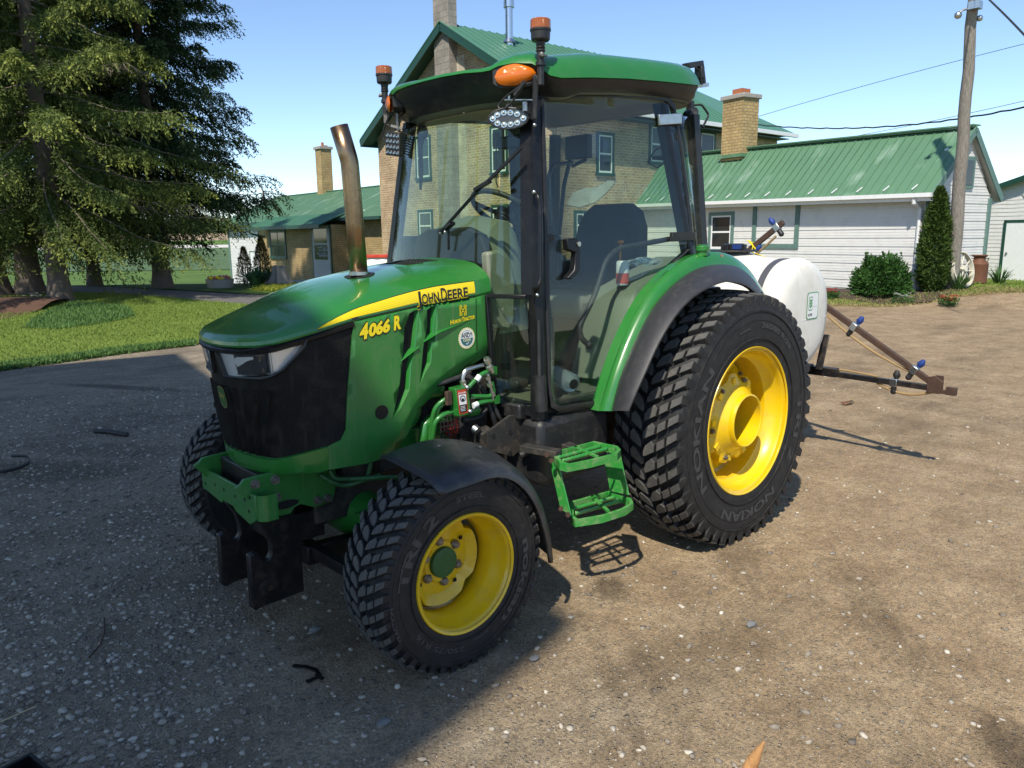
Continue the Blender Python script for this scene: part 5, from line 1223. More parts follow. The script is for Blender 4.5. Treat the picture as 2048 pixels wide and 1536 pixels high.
def ground_mat():
    t = NT('gravel_and_dirt'); co = t.co(); pos = co
    sep = t.N('ShaderNodeSeparateXYZ'); t.L(co, sep.inputs[0])
    # grey loose gravel lies towards the lane, packed brown dirt towards the yard
    g = t.math('ADD', t.math('MULTIPLY', sep.outputs[0], .62), t.math('MULTIPLY', sep.outputs[1], -.42))
    n1 = t.noise(co, .55, 6, .6); n2 = t.noise(co, 3.5, 8, .65); n3 = t.noise(co, 22, 6, .7)
    gfac = t.ramp(t.math('ADD', t.math('MULTIPLY', g, .13), t.math('MULTIPLY', n1, .75)), [(.36, 0.), (.62, 1.)])
    dirt = t.ramp(n2, [(.25, (.185, .125, .070)), (.5, (.285, .205, .120)), (.75, (.385, .29, .178))])
    grav = t.ramp(n2, [(.25, (.172, .138, .094)), (.55, (.265, .217, .152)), (.8, (.345, .29, .21))])
    c = t.mix(gfac, dirt, grav)
    # single stones
    def stones(scale, lo, hi, rnd_=1.):
        v = t.N('ShaderNodeTexVoronoi', Scale=scale); v.inputs['Randomness'].default_value = rnd_; w = t.noise(co, scale * .6, 2); ad = t.N('ShaderNodeVectorMath'); ad.operation = 'ADD'
        t.L(co, v.inputs['Vector']); m = t.ramp(v.outputs['Distance'], [(lo, 1.), (hi, 0.)])
        bw = t.N('ShaderNodeSeparateColor'); t.L(v.outputs['Color'], bw.inputs[0]); return m, bw.outputs[0], bw.outputs[1]
    hs = []
    for sc, lo, hi, thr in ((34, .20, .38, .93), (70, .22, .42, .70), (140, .2, .45, .40)):
        m, r, q = stones(sc, lo, hi)
        keep = t.math('GREATER_THAN', t.math('ADD', r, t.math('MULTIPLY', gfac, .22)), thr + .12)
        m = t.math('MULTIPLY', m, keep)
        col = t.ramp(q, [(0., (.13, .115, .095)), (.35, (.24, .21, .17)), (.7, (.34, .30, .25)), (1., (.5, .46, .40))])
        c = t.mix(t.math('MULTIPLY', m, .6), c, col); hs.append(m)
    n4 = t.noise(co, 75, 4, .75); n4r = t.ramp(n4, [(.34, .62), (.5, 1.), (.66, 1.32)]); c = t.mix(1., c, n4r, 'MULTIPLY')
    grit = t.ramp(n3, [(.35, .76), (.65, 1.16)]); c = t.mix(1., c, grit, 'MULTIPLY')
    wn = t.N('ShaderNodeTexNoise'); wn.inputs['Scale'].default_value = 300; wn.inputs['Detail'].default_value = 2; t.L(co, wn.inputs['Vector'])
    c = t.mix(1., c, t.ramp(wn.outputs['Fac'], [(.3, .65), (.7, 1.3)]), 'MULTIPLY')
    # damp stains and wheel tracks
    st = t.noise(t.mapping(co, (.5, 1.5, 1), (0, 0, .9)), .8, 5, .6); c = t.mix(1., c, t.ramp(st, [(.3, .58), (.46, 1.), (.7, 1.12)]), 'MULTIPLY')
    for ((x, y, _), rx, ry, rot, k) in (((0.944,0.871,0.000), .17, .10, .7, .50), ((0.891,2.432,-0.000), .22, .12, .7, .50), ((0.200,1.077,0.000), .5, .16, .6, .75), ((1.012,-5.871,0.000), 1.1, .13, 2.1, .50), ((2.434,-3.113,0.000), .9, .30, 2.3, .62), ((1.849,-3.242,0.000), .8, .25, 2.2, .7), ((1.938,0.303,0.000), .35, .22, .8, .68), ((0.340,1.788,0.000), .7, .12, .7, .78), ((-6.806,-1.468,0.000), 2.2, .25, 1.2, .82), ((-3.900,0.702,0.000), 2.0, .2, 1.1, .84), ((1.594,1.482,0.000), .8, .05, .95, .82), ((1.451,1.541,0.000), .8, .05, .95, .84)):
        m = t.N('ShaderNodeMapping'); m.vector_type = 'TEXTURE'; m.inputs['Location'].default_value = (x, y, 0); m.inputs['Scale'].default_value = (rx, ry, 1); m.inputs['Rotation'].default_value = (0, 0, rot)
        t.L(co, m.inputs[0]); ln = t.N('ShaderNodeVectorMath'); ln.operation = 'LENGTH'; t.L(m.outputs[0], ln.inputs[0])
        f = t.ramp(t.math('ADD', ln.outputs['Value'], t.math('MULTIPLY', t.math('SUBTRACT', n3, .5), .9)), [(.5, k), (1.25, 1.)]); c = t.mix(1., c, f, 'MULTIPLY')
    t.base(c); t.set(Roughness=.92); t.b.inputs['Specular IOR Level'].default_value = .25
    h = t.math('ADD', t.math('MULTIPLY', hs[0], 1.), t.math('ADD', t.math('MULTIPLY', hs[1], .55), t.math('ADD', t.math('MULTIPLY', hs[2], .28), t.math('ADD', t.math('MULTIPLY', n4, .6), t.math('MULTIPLY', n3, .55)))))
    t.bump(h, .9, .012); return t.mat
M['gravel'] = ground_mat()
def grass_mat(name, lo, hi, sc=9, bumpd=.04):
    t = NT(name); co = t.co(); n = t.noise(co, sc, 8, .7); n2 = t.noise(co, .35, 4); n3 = t.noise(t.mapping(co, (1, .3, 1)), 40, 4, .7)
    c = t.ramp(n, [(.25, lo), (.7, hi)]); c = t.mix(1., c, t.ramp(n2, [(.3, .8), (.7, 1.2)]), 'MULTIPLY'); c = t.mix(1., c, t.ramp(n3, [(.3, .7), (.7, 1.25)]), 'MULTIPLY')
    t.base(c); t.set(Roughness=.9); t.b.inputs['Specular IOR Level'].default_value = .2; t.bump(t.math('ADD', n, n3), .8, bumpd); return t.mat
M['lawn'] = grass_mat('lawn_turf', (.085, .135, .020), (.19, .26, .045), 14)
M['farlawn'] = grass_mat('far_turf', (.065, .12, .025), (.12, .20, .04), 3, .1)
M['crop'] = grass_mat('blue_green_crop', (.07, .12, .05), (.10, .16, .07), 1, .1)
M['brownfield'] = mat('bare_field', (.30, .22, .13), .95, 0, .15, .1)
M['roadm'] = mat('pale_road', (.5, .48, .43), .9, 0, .08, .2)
M['soil'] = mat('bare_soil_mulch', (.055, .036, .024), .95, 0, .5, 20, bump=1, bs=30)
M['lane'] = mat('lane_gravel', (.115, .105, .095), .95, 0, .3, 4, bump=.6, bs=40)
def sheet(name, pts, off, m, step=.9, knd='structure', rag=0):
    b = MB(); P = []
    for i, p in enumerate(pts):
        q = pts[(i + 1) % len(pts)]; k = max(1, int(math.hypot(q[0] - p[0], q[1] - p[1]) / step)) if rag else 1
        for j in range(k):
            t_ = j / k; x, y = lerp(p[0], q[0], t_), lerp(p[1], q[1], t_)
            if rag: x += rnd.uniform(-rag, rag); y += rnd.uniform(-rag, rag)
            P.append((x, y))
    cdt_panel(b, P, [], lambda x, y: terr_pt(x, y, off), step); return kind(b.build(name, m, None, smooth=80), knd)
# base: polar sheet to the horizon
def polar(name, radii, off, m, n=160):
    b = MB(); rows = []
    for r in radii:
        rows.append([terr_pt(CX + r * math.cos(a), CY + r * math.sin(a), off) for a in np.linspace(0, 2 * PI, n, False)])
    b.grid(rows, wrap=True); return kind(b.build(name, m, None, smooth=80), 'structure')
polar('ground', [.01, 1, 2, 4, 6, 9, 12, 15, 17, 18, 19, 20, 22, 24, 26, 28, 30, 32, 34, 36, 38, 40, 43, 46, 60, 100, 200, 400, 900, 2500], -.06, M['farlawn'])
def ax_pt(dep, lat): return (CX + dep * math.cos(AZ0) - lat * math.sin(AZ0), CY + dep * math.sin(AZ0) + lat * math.cos(AZ0))
yard = [ax_pt(-8, -12), ax_pt(-8, 12), ax_pt(4, 14), ax_pt(12, 14)] + [(p[0], p[1]) for p in ((1.419,-10.360,0.000), (-1.537,-10.673,0.000), (-5.216,-13.887,0.000))] + [ax_pt(19.2, 6), ax_pt(19.2, 0), ax_pt(26, -4)] + [(p[0], p[1]) for p in ((-13.969,-7.847,0.000), (-13.273,-4.993,0.000), (-13.775,-3.993,-0.000), (-15.272,-2.974,0.000), (-17.178,-1.914,0.000))] + [ax_pt(17, -16), ax_pt(6, -16)]
sheet('gravel_ground', yard, .0, M['gravel'], .6)
lawn = [(p[0], p[1]) for p in ((3.676,-7.697,0.000), (2.766,-7.985,0.000), (1.772,-8.211,-0.000), (1.382,-8.280,0.000), (0.955,-8.402,0.000), (0.208,-8.628,0.000), (-0.802,-8.712,0.000), (-1.961,-9.376,0.000), (-3.527,-10.843,0.000), (-4.412,-13.285,0.000), (-4.309,-15.187,0.000), (-3.999,-16.906,0.000), (-3.872,-19.092,0.000), (-3.111,-22.418,0.000), (-2.124,-23.996,0.000), (1.275,-26.988,0.000), (4.591,-28.160,0.000))]
sheet('lawn', lawn, .022, M['lawn'], .5, rag=.05)
lane = [(p[0], p[1]) for p in ((4.557,-27.068,0.000), (1.319,-26.420,0.000), (-2.015,-23.483,0.000), (-2.986,-21.944,0.000), (-3.682,-18.529,0.000), (-3.819,-16.433,0.000), (-4.131,-14.778,0.000), (-4.323,-12.170,0.000), (-4.643,-9.566,0.000), (-6.788,-10.123,0.000), (-8.579,-14.614,0.000), (-6.955,-16.084,0.000), (-6.030,-17.815,0.000), (-5.604,-19.578,0.000), (-4.994,-22.410,0.000), (-4.139,-26.308,0.000), (-2.365,-30.505,0.000), (4.913,-38.767,0.000))]
sheet('driveway', lane, .008, M['lane'], .8)
flawn = [(p[0], p[1]) for p in ((4.913,-38.767,0.000), (-2.365,-30.505,0.000), (-4.139,-26.308,0.000), (-4.994,-22.410,0.000), (-5.604,-19.578,0.000), (-5.945,-17.631,0.000), (-6.865,-15.920,0.000), (-8.579,-14.614,0.000))] + [ax_pt(30, -1), ax_pt(48, -6), ax_pt(66, -4), ax_pt(66, 70), ax_pt(30, 40)]
sheet('back_lawn', flawn, .03, M['farlawn'], 1.6)
def strip(name, d0, d1, z0, z1, m, l0=-60, l1=260, n=8):
    b = MB(); b.grid([[V(*ax_pt(d, l), z) for l in np.linspace(l0, l1, n)] for d, z in ((d0, z0), (d1, z1))]); return kind(b.build(name, m, None), 'structure')
strip('crop_field', 66, 236, -1.0, -.98, M['crop']); strip('road', 236, 250, -.96, -.22, M['roadm']); strip('grass', 250, 300, -.22, 1.15, M['farlawn']); strip('ploughed_field', 300, 505, 1.15, 5.3, M['brownfield'])
# right-hand lawn and flower bed
sc9 = lambda p, k=.9: (CX + (p[0] - CX) * k, CY + (p[1] - CY) * k)
rl = [(p[0], p[1]) for p in ((-13.237,-5.446,0.000), (-12.831,-4.558,0.000), (-13.261,-3.679,0.000), (-14.634,-2.767,0.000), (-16.317,-1.705,0.000), (-19.056,0.822,0.000))] + [ax_pt(20, -22), ax_pt(30, -24), ax_pt(30, -12)] + [sc9(p) for p in ((-20.675,-4.080,0.000), (-16.576,-4.065,0.000), (-16.022,-5.532,0.000), (-16.059,-6.882,0.000))]
sheet('side_lawn', rl, .02, M['lawn'], .5, rag=.05)
bedp = [sc9(p) for p in ((-15.577,-6.637,0.000), (-15.418,-5.767,-0.000), (-15.271,-4.489,0.000), (-15.969,-3.628,0.000), (-17.535,-3.368,0.000), (-21.655,-3.484,0.000), (-23.427,-4.214,0.000), (-23.708,-4.701,0.000), (-17.971,-4.440,0.000), (-17.490,-5.645,0.000), (-17.504,-6.884,0.000), (-17.471,-7.600,-0.000))]
sheet('soil', bedp, .035, M['soil'], .3, rag=.03)
lb = [(p[0], p[1]) for p in ((1.579,-15.346,0.000), (1.194,-14.662,0.000), (0.607,-15.297,0.000), (-0.103,-16.270,0.000), (-1.552,-19.177,-0.000), (-1.909,-21.808,0.000), (-0.709,-23.300,0.000), (0.685,-23.373,0.000))]
b = MB(); cxb, cyb = sum(p[0] for p in lb) / len(lb), sum(p[1] for p in lb) / len(lb)
cdt_panel(b, lb, [], lambda x, y: V(x, y, .03 + .22 * max(0, 1 - (math.hypot(x - cxb, y - cyb) / 1.9) ** 2)), .25); kind(b.build('soil', mat('red_brown_mulch', (.10, .05, .03), .95, 0, .5, 25, bump=1, bs=40), None, 60), 'structure')

# =================================================================== BUILDINGS
def brick_mat(name, c1, c2, mortar, scale=1.0, bw=.23, bh=.085, stain=.35, ms=.013):
    t = NT(name); co = t.co(); s_ = t.N('ShaderNodeSeparateXYZ'); t.L(co, s_.inputs[0]); cb = t.N('ShaderNodeCombineXYZ')
    t.L(t.math('ADD', s_.outputs[0], s_.outputs[1]), cb.inputs[0]); t.L(s_.outputs[2], cb.inputs[1])
    br = t.N('ShaderNodeTexBrick'); br.inputs['Scale'].default_value = 1; br.inputs['Brick Width'].default_value = bw; br.inputs['Row Height'].default_value = bh; br.inputs['Mortar Size'].default_value = ms; br.inputs['Mortar Smooth'].default_value = .1; br.inputs['Bias'].default_value = 0
    br.inputs['Color1'].default_value = (*c1, 1); br.inputs['Color2'].default_value = (*c2, 1); br.inputs['Mortar'].default_value = (*mortar, 1); t.L(cb.outputs[0], br.inputs['Vector'])
    c = t.mix(1., br.outputs['Color'], t.ramp(t.noise(co, 1.3, 6, .7), [(.3, 1 - stain), (.65, 1.12)]), 'MULTIPLY'); c = t.mix(1., c, t.ramp(t.noise(co, 14, 4, .7), [(.3, .8), (.7, 1.15)]), 'MULTIPLY')
    t.base(c); t.set(Roughness=.9); t.bump(t.math('ADD', t.math('MULTIPLY', br.outputs['Fac'], -1), t.math('MULTIPLY', t.noise(co, 40, 4), .4)), .7, .012); return t.mat
M['brick'] = brick_mat('buff_brick', (.47, .33, .175), (.36, .22, .11), (.50, .43, .33))
M['brick_old'] = brick_mat('weathered_buff_brick', (.30, .22, .125), (.24, .155, .085), (.25, .22, .17), stain=.5)
M['brick_yellow'] = brick_mat('yellow_brick', (.47, .34, .15), (.40, .27, .11), (.28, .21, .12))
M['brick_pale'] = brick_mat('lime_washed_brick', (.56, .48, .36), (.44, .35, .24), (.54, .49, .41))
M['block'] = brick_mat('grey_block', (.30, .27, .235), (.25, .225, .195), (.20, .18, .16), bw=.40, bh=.20, ms=.008, stain=.3)
def metal_roof_mat(name, col, fade, patch=.5):
    t = NT(name); co = t.co(); n = t.noise(co, 1.2, 6, .6); c = t.mix(n, tuple(x * .85 for x in col), tuple(x * 1.12 for x in col))
    s_ = t.noise(t.mapping(co, (1.6, .8, 1)), 1.1, 4, .55); f = t.ramp(s_, [(.56, 0.), (.74, 1.)]); f = t.math('MULTIPLY', f, patch); c = t.mix(f, c, fade)
    v = t.N('ShaderNodeTexVoronoi', Scale=.9); t.L(co, v.inputs['Vector']); sp = t.ramp(v.outputs['Distance'], [(.035, 1.), (.05, 0.)]); c = t.mix(t.math('MULTIPLY', sp, patch * 1.5), c, (.6, .62, .55))
    t.base(c); t.set(Roughness=.42); t.b.inputs['Specular IOR Level'].default_value = .45; return t.mat
M['roof_green'] = metal_roof_mat('faded_green_metal_roof', (.098, .20, .115), (.28, .38, .30), .6)
M['roof_teal'] = metal_roof_mat('green_metal_roof', (.07, .185, .12), (.12, .22, .16), .1)
M['bark0'] = mat('shed_post_timber', (.25, .2, .15), .9, 0, .3, 6)
M['trim_green'] = mat('dark_green_trim', (.012, .055, .038), .45, 0, .15, 3)
M['trim_teal'] = mat('grey_green_trim', (.10, .18, .16), .55, 0, .12, 6, dust=(.3, .33, .3), dfac=.3)
M['siding'] = mat('white_siding', (.64, .63, .61), .55, 0, .06, 1.5, dust=(.42, .40, .36), dfac=.35)
M['white'] = mat('white_trim_paint', (.72, .73, .73), .45, 0, .05, 6, dust=(.5, .48, .44), dfac=.25)
M['soffit'] = mat('grey_soffit', (.42, .41, .38), .7, 0, .1, 6)
M['pane'] = mat('window_pane', (.018, .022, .024), .06, 0, .4, 2, spec=.6)
M['galv'] = mat('galvanised_flue', (.62, .62, .62), .22, 1, .08, 8)
M['clay'] = mat('clay_flue_tile', (.36, .12, .05), .8, 0, .15, 10)
M['concrete'] = mat('old_concrete', (.30, .28, .25), .9, 0, .2, 8, bump=.4, bs=60)
M['plaster'] = mat('old_plaster', (.42, .42, .37), .9, 0, .3, 4, bump=.5, bs=15)

class Frame:
    """a building: an Empty with its own axes (x to the right along the front, y back, z up)"""
    def __init__(s, name, label, cat, loc, az, group=None):
        s.e = thing(name, label, cat, loc, group); s.e.rotation_euler = (0, 0, math.radians(az))
    def part(s, name, mb, m, parent=None, smooth=30, bevel=0, sub=None):
        o = bpy.data.objects.new(name, mb.mesh(name, m, smooth)); COL.objects.link(o); o.parent = parent or s.e
        if bevel: md = o.modifiers.new('bevel', 'BEVEL'); md.width = bevel; md.segments = 2; md.limit_method = 'ANGLE'
        return o
    def window(s, x0, x1, z0, z1, y, nx=0, ny=-1, casing='trim_green', sash='white', two=True, cw=.09, side=False):
        """on a front wall (plane y, facing -y) or, with side, on an end wall (plane x = y, facing +x)"""
        P = (lambda a, d, z: V(a, y - d, z)) if not side else (lambda a, d, z: V(y + d, a, z))
        def rect(mb, a0, a1, b0, b1, d0, d1): mb.prism([P(a0, d0, b0), P(a1, d0, b0), P(a1, d0, b1), P(a0, d0, b1)], P(0, d1, 0) - P(0, d0, 0))
        c = MB(); rect(c, x0 - cw, x0, z0 - .02, z1 + cw, -.02, .045); rect(c, x1, x1 + cw, z0 - .02, z1 + cw, -.02, .045); rect(c, x0, x1, z1, z1 + cw, -.02, .043); rect(c, x0 - cw * 1.3, x1 + cw * 1.3, z0 - .10, z0 - .02, -.02, .07)
        w = s.part('window', c, M[casing]); f = MB(); t_ = .045
        rect(f, x0, x0 + t_, z0 - .02, z1, -.02, .034); rect(f, x1 - t_, x1, z0 - .02, z1, -.02, .034); rect(f, x0 + t_, x1 - t_, z1 - t_, z1, -.02, .033); rect(f, x0 + t_, x1 - t_, z0 - .02, z0 + t_, -.02, .033)
        if two: zm = (z0 + z1) / 2; rect(f, x0 + t_, x1 - t_, zm - .025, zm + .025, -.02, .036)
        if nx: rect(f, (x0 + x1) / 2 - .02, (x0 + x1) / 2 + .02, z0 + t_, z1 - t_, -.02, .0325)
        s.part('sash', f, M[sash], w); g = MB(); rect(g, x0 + .02, x1 - .02, z0, z1 - .02, -.02, .021); s.part('pane', g, M['pane'], w); return w
def slope_ribs(mb, A, Bq, Cq, Dq, n, w=.03, h=.02):
    """raised ribs on the roof plane A-B (eave) D-C (ridge)"""
    nrm = (Bq - A).cross(Dq - A).normalized(); nrm = nrm if nrm.z > 0 else -nrm
    for k in range(n + 1):
        t_ = k / n; a, c = A.lerp(Bq, t_), Dq.lerp(Cq, t_); mb.bar(a + nrm * (h / 2 - .002), c + nrm * (h / 2 - .002), w, h, nrm)
def lap_wall(mb, x0, x1, z0, z1, y, pitch=.2, side=False, cut=None, d=.014):
    """lapped boards: each course leans out at its lower edge"""
    n = int(round((z1 - z0) / pitch)); P = (lambda a, dd, z: V(a, y - dd, z)) if not side else (lambda a, dd, z: V(y + dd, a, z))
    rows = []
    for k in range(n):
        za, zb = z0 + (z1 - z0) * k / n, z0 + (z1 - z0) * (k + 1) / n
        xa, xb = (x0, x1) if cut is None else cut(za); xc, xd = (x0, x1) if cut is None else cut(zb)
        mb.add([P(xa, d, za), P(xb, d, za), P(xd, .0, zb), P(xc, .0, zb)], [(0, 1, 2, 3)]); mb.add([P(xa, d, za), P(xb, d, za), P(xb, -.002, za), P(xa, -.002, za)], [(0, 3, 2, 1)])
        for f in (.33, .66):              # fine beads in each board
            zz = lerp(za, zb, f); dd = lerp(d, 0, f); u0, u1 = lerp(xa, xc, f), lerp(xb, xd, f)
            mb.add([P(u0, dd - .001, zz - .006), P(u1, dd - .001, zz - .006), P(u1, dd + .006, zz), P(u0, dd + .006, zz), P(u1, dd - .001, zz + .006), P(u0, dd - .001, zz + .006)], [(0, 1, 2, 3), (3, 2, 4, 5)])

# ---- farmhouse
fh = Frame('farmhouse', 'two storey buff brick farmhouse with green metal roof behind the tractor', 'house', (-14.505, -29.574, 0), 87.4)
X0, X1, YG, XA = 6.32, 16.44, -.46, 11.38; ZE, ZR, BK = 5.55, 8.45, 11.2
b = MB(); zb = -1.4
b.add([V(X0, YG, zb), V(X1, YG, zb), V(X1, YG, ZE), V(XA, YG, ZR - .12), V(X0, YG, ZE), V(X0, BK, zb), V(X1, BK, zb), V(X1, BK, ZE), V(X0, BK, ZE)], [(0, 1, 2, 3, 4), (1, 6, 7, 2), (6, 5, 8, 7), (5, 0, 4, 8)])
fh.part('wall', b, M['brick'])
ov = .5; yf = YG - .5; yr = 9.6                  # roof: gable to the front, hip at the back
dz = (ZR - ZE) / (XA - X0) * ov
E0, E1, R0_, R1_ = V(X0 - ov, yf, ZE - dz), V(X1 + ov, yf, ZE - dz), V(XA, yf, ZR), V(XA, yr - 1.6, ZR)
E2, E3 = V(X1 + ov, BK + ov, ZE - dz), V(X0 - ov, BK + ov, ZE - dz)
b = MB(); b.add([E0, R0_, R1_, E3], [(0, 1, 2, 3)]); b.add([E1, E2, R1_, R0_], [(0, 1, 2, 3)]); b.add([E2, E3, R1_], [(0, 1, 2)])
for q in list(b.v): pass
up = V(0, 0, .05); n0 = len(b.v); b.add([V(p) - up for p in b.v], [f[::-1] for f in b.f])
slope_ribs(b, E1, V(E2.x, R1_.y, E2.z), R1_, R0_, 26, .04, .03); slope_ribs(b, E0, V(E3.x, R1_.y, E3.z), R1_, R0_, 26, .04, .03)
rf = fh.part('roof', b, M['roof_teal'])
b = MB()                                 # fascia boards on the gable and the eaves, dark soffit
for e in (E0, E1): b.bar(e + V(0, .02, -.14), R0_ + V(0, .02, -.14), .05, .24, (0, 0, 1))
b.bar(E0 + V(0.02, 0, -.14), E3 + V(0.02, 0, -.14), .04, .2)
fh.part('fascia', b, M['trim_green'], rf)
b = MB(); b.add([E0 + V(0, .04, -.2), R0_ + V(0, .04, -.2), R0_ + V(0, .5, -.2), E0 + V(0, .5, -.2)], [(0, 1, 2, 3)]); b.add([E1 + V(0, .04, -.2), R0_ + V(0, .04, -.2), R0_ + V(0, .5, -.2), E1 + V(0, .5, -.2)], [(3, 2, 1, 0)])
b.box(V(X1 + .25, (yf + BK) / 2, ZE - dz - .22), (.5, BK - yf, .03)); fh.part('soffit', b, M['trim_green'], rf)
b = MB(); b.bar(E1 + V(.05, 0, -.08), E2 + V(.05, 0, -.08), .12, .12); b.bar(E1 + V(.09, 0, -.02), E2 + V(.09, 0, -.02), .02, .03); fh.part('gutter', b, M['white'], rf)
b = MB(); b.box(V(11.23, YG - .17, 4.2), (.84, .36, 11.2)); b.box(V(11.23, YG - .17, 9.84), (.9, .42, .1)); fh.part('block_chimney', b, M['block'], bevel=.01)
b = MB(); b.box(V(11.86, YG - .015, 3.0), (.42, .05, 8.8)); fh.part('lime_washed_strip', b, M['brick_pale'])
b = MB(); b.cyl(V(12.4, 1.15, 7.4), V(12.4, 1.15, 9.1), .13, n=24); b.cyl(V(12.4, 1.15, 9.0), V(12.4, 1.15, 9.22), .18, n=24); b.cyl(V(12.4, 1.15, 7.9), V(12.4, 1.15, 8.02), .22, .15, 20); fh.part('flue_pipe', b, M['galv'], rf)
for (x0, x1, z0, z1) in ((9.06, 9.86, 3.68, 5.02), (13.42, 14.12, 3.58, 4.92), (9.08, 9.86, 1.46, 2.44), (13.42, 14.1, 1.58, 2.46)): fh.window(x0, x1, z0, z1, YG)
for (y0, y1, z0, z1) in ((1.25, 1.85, 3.45, 4.55), (3.7, 4.4, 3.9, 4.98), (6.35, 7.1, 3.6, 4.97), (.3, .62, 1.5, 2.2)): fh.window(y0, y1, z0, z1, X1, side=True)
b = MB(); b.add([V(X1 + .012, YG + yy, z) for yy, z in ((.35, 2.45), (.9, 2.38), (1.6, 2.55), (2.1, 2.85), (2.5, 3.2), (2.2, 3.25), (1.7, 3.0), (1.1, 2.95), (.6, 2.8))], [tuple(range(9))]); fh.part('plaster_patch', b, M['plaster'])
# west wing
WX0, WX1 = -11.4, 6.3; EZ, RZ, RB = 2.52, 3.98, 3.0
b = MB(); b.add([V(-7.2, 0, zb), V(WX1, 0, zb), V(WX1, 0, EZ), V(-7.2, 0, EZ)], [(0, 1, 2, 3)]); fh.part('wing_wall', b, M['brick_yellow'])
b = MB(); lap_wall(b, WX0, -7.2, -1.5, EZ, -.03, .17); b.add([V(WX0, 0, zb), V(WX0, 6, zb), V(WX0, 6, EZ), V(WX0, RB, RZ - .1), V(WX0, 0, EZ)], [(0, 1, 2, 3, 4)]); fh.part('wing_siding', b, M['siding'])
b = MB(); b.box(V(WX0 - .01, -.05, .5), (.12, .1, 4.0)); fh.part('corner_board', b, M['trim_teal'])
a0, a1, r0, r1 = V(WX0 - .3, -.42, EZ - .12), V(WX1 - .05, -.42, EZ - .12), V(WX0 - .3, RB, RZ), V(WX1, RB, RZ)
b = MB(); b.add([a0, a1, r1, r0], [(0, 1, 2, 3)]); b.add([V(p) - V(0, 0, .05) for p in (a0, a1, r1, r0)], [(3, 2, 1, 0)]); b.add([r0, r1, V(WX1, 6.4, EZ - .1), V(WX0 - .3, 6.4, EZ - .1)], [(0, 1, 2, 3)]); slope_ribs(b, a0, a1, r1, r0, 58, .03, .022)
b.bar(r0, r1, .25, .03)
wr = fh.part('wing_roof', b, M['roof_green']); b = MB(); b.bar(a0 + V(0, -.04, -.07), a1 + V(0, -.04, -.07), .08, .12); b.bar(a0 + V(.02, 0, -.1), r0 + V(.02, 0, -.1), .04, .16); b.box(V((WX0 + WX1) / 2, -.2, EZ - .18), (WX1 - WX0, .42, .03)); fh.part('gutter', b, M['trim_green'], wr)
b = MB(); b.box(V(-5.15, RB, 4.9), (.62, .62, 2.5)); ch = fh.part('wing_chimney', b, M['brick_yellow']); b = MB(); b.box(V(-5.15, RB, 6.2), (.76, .76, .14)); fh.part('cap', b, M['concrete'], ch, bevel=.01); b = MB(); b.cyl(V(-5.2, RB, 6.27), V(-5.2, RB, 6.5), .07, n=10); b.box(V(-5.0, RB, 6.3), (.2, .3, .06)); fh.part('flue_tile', b, M['clay'], ch)
# porch bay in front of the wing
b = MB(); b.add([V(-4.25, -.8, zb), V(-.95, -.8, zb), V(2.7, -.8, zb), V(2.7, -.8, 2.12), V(-4.25, -.8, 2.12), V(-4.25, 0, zb), V(-4.25, 0, 2.12), V(2.7, 0, zb), V(2.7, 0, 2.12)], [(0, 1, 2, 3, 4), (0, 4, 6, 5), (2, 7, 8, 3)]); fh.part('porch_wall', b, M['brick_yellow'])
b = MB(); p0, p1, p2, p3 = V(-5.4, -1.35, 2.12), V(2.75, -1.35, 2.12), V(2.75, -.1, 2.62), V(-4.6, -.1, 2.62)
b.add([p0, p1, p2, p3], [(0, 1, 2, 3)]); b.add([V(p) - V(0, 0, .06) for p in (p0, p1, p2, p3)], [(3, 2, 1, 0)]); slope_ribs(b, p0, p1, p2, p3, 32, .03, .02); po = fh.part('porch_roof', b, M['roof_teal']); b = MB(); b.bar(p0 + V(0, -.03, -.07), p1 + V(0, -.03, -.07), .06, .16); b.bar(p0 + V(0, 0, -.08), p3 + V(0, 0, -.08), .04, .14); b.tube([p0 + V(.25, .05, -.14), p0 + V(.25, .1, -.3), p0 + V(.5, .45, -.42), p0 + V(1.0, .5, -.45)], .05, 8); fh.part('porch_gutter', b, M['trim_green'], po)
fh.window(-3.75, -2.05, .68, 1.88, -.8, nx=1, sash='trim_green')
b = MB(); b.box(V(1.78, -.84, .95), (1.62, .06, 2.3)); dr_ = fh.part('storm_door', b, M['soffit']); 
b = MB(); b.prism([V(1.14, -.875, 1.35), V(2.38, -.875, 1.35), V(2.38, -.875, 1.98), V(1.14, -.875, 1.98)], V(0, .01, 0)); b.prism([V(1.14, -.875, .62), V(2.38, -.875, .62), V(2.38, -.875, 1.26), V(1.14, -.875, 1.26)], V(0, .01, 0)); fh.part('door_panel', b, M['pane'], dr_)
b = MB()
for k, zz in enumerate((1.12, 1.0, .86, .76)):
    x = 1.45 + .12 * (k % 2)
    for j in range(9): b.tube([V(x + j * .09, -.88, zz), V(x + .03 + j * .09, -.88, zz + rnd.uniform(.03, .09)), V(x + .06 + j * .09, -.88, zz + rnd.uniform(-.02, .03))], .008, 4)
fh.part('door_scrollwork', b, M['white'], dr_); 
for x_ in (.93, 2.63): b = MB(); b.box(V(x_, -.83, .95), (.1, .08, 2.34)); fh.part('door_jamb', b, M['trim_green'], dr_)
b = MB(); b.box(V(1.7, -1.4, -.5), (2.4, 1.1, .44)); fh.part('door_step', b, M['concrete'])
b = MB(); b.box(V(-7.9, -.06, -.1), (.9, .05, 1.9)); fh.part('side_door', b, M['white']); b = MB(); b.box(V(-8.38, -.06, -.1), (.06, .08, 2.0)); b.box(V(-7.9, -.06, .88), (1.0, .08, .06)); fh.part('side_door_frame', b, M['trim_teal'])

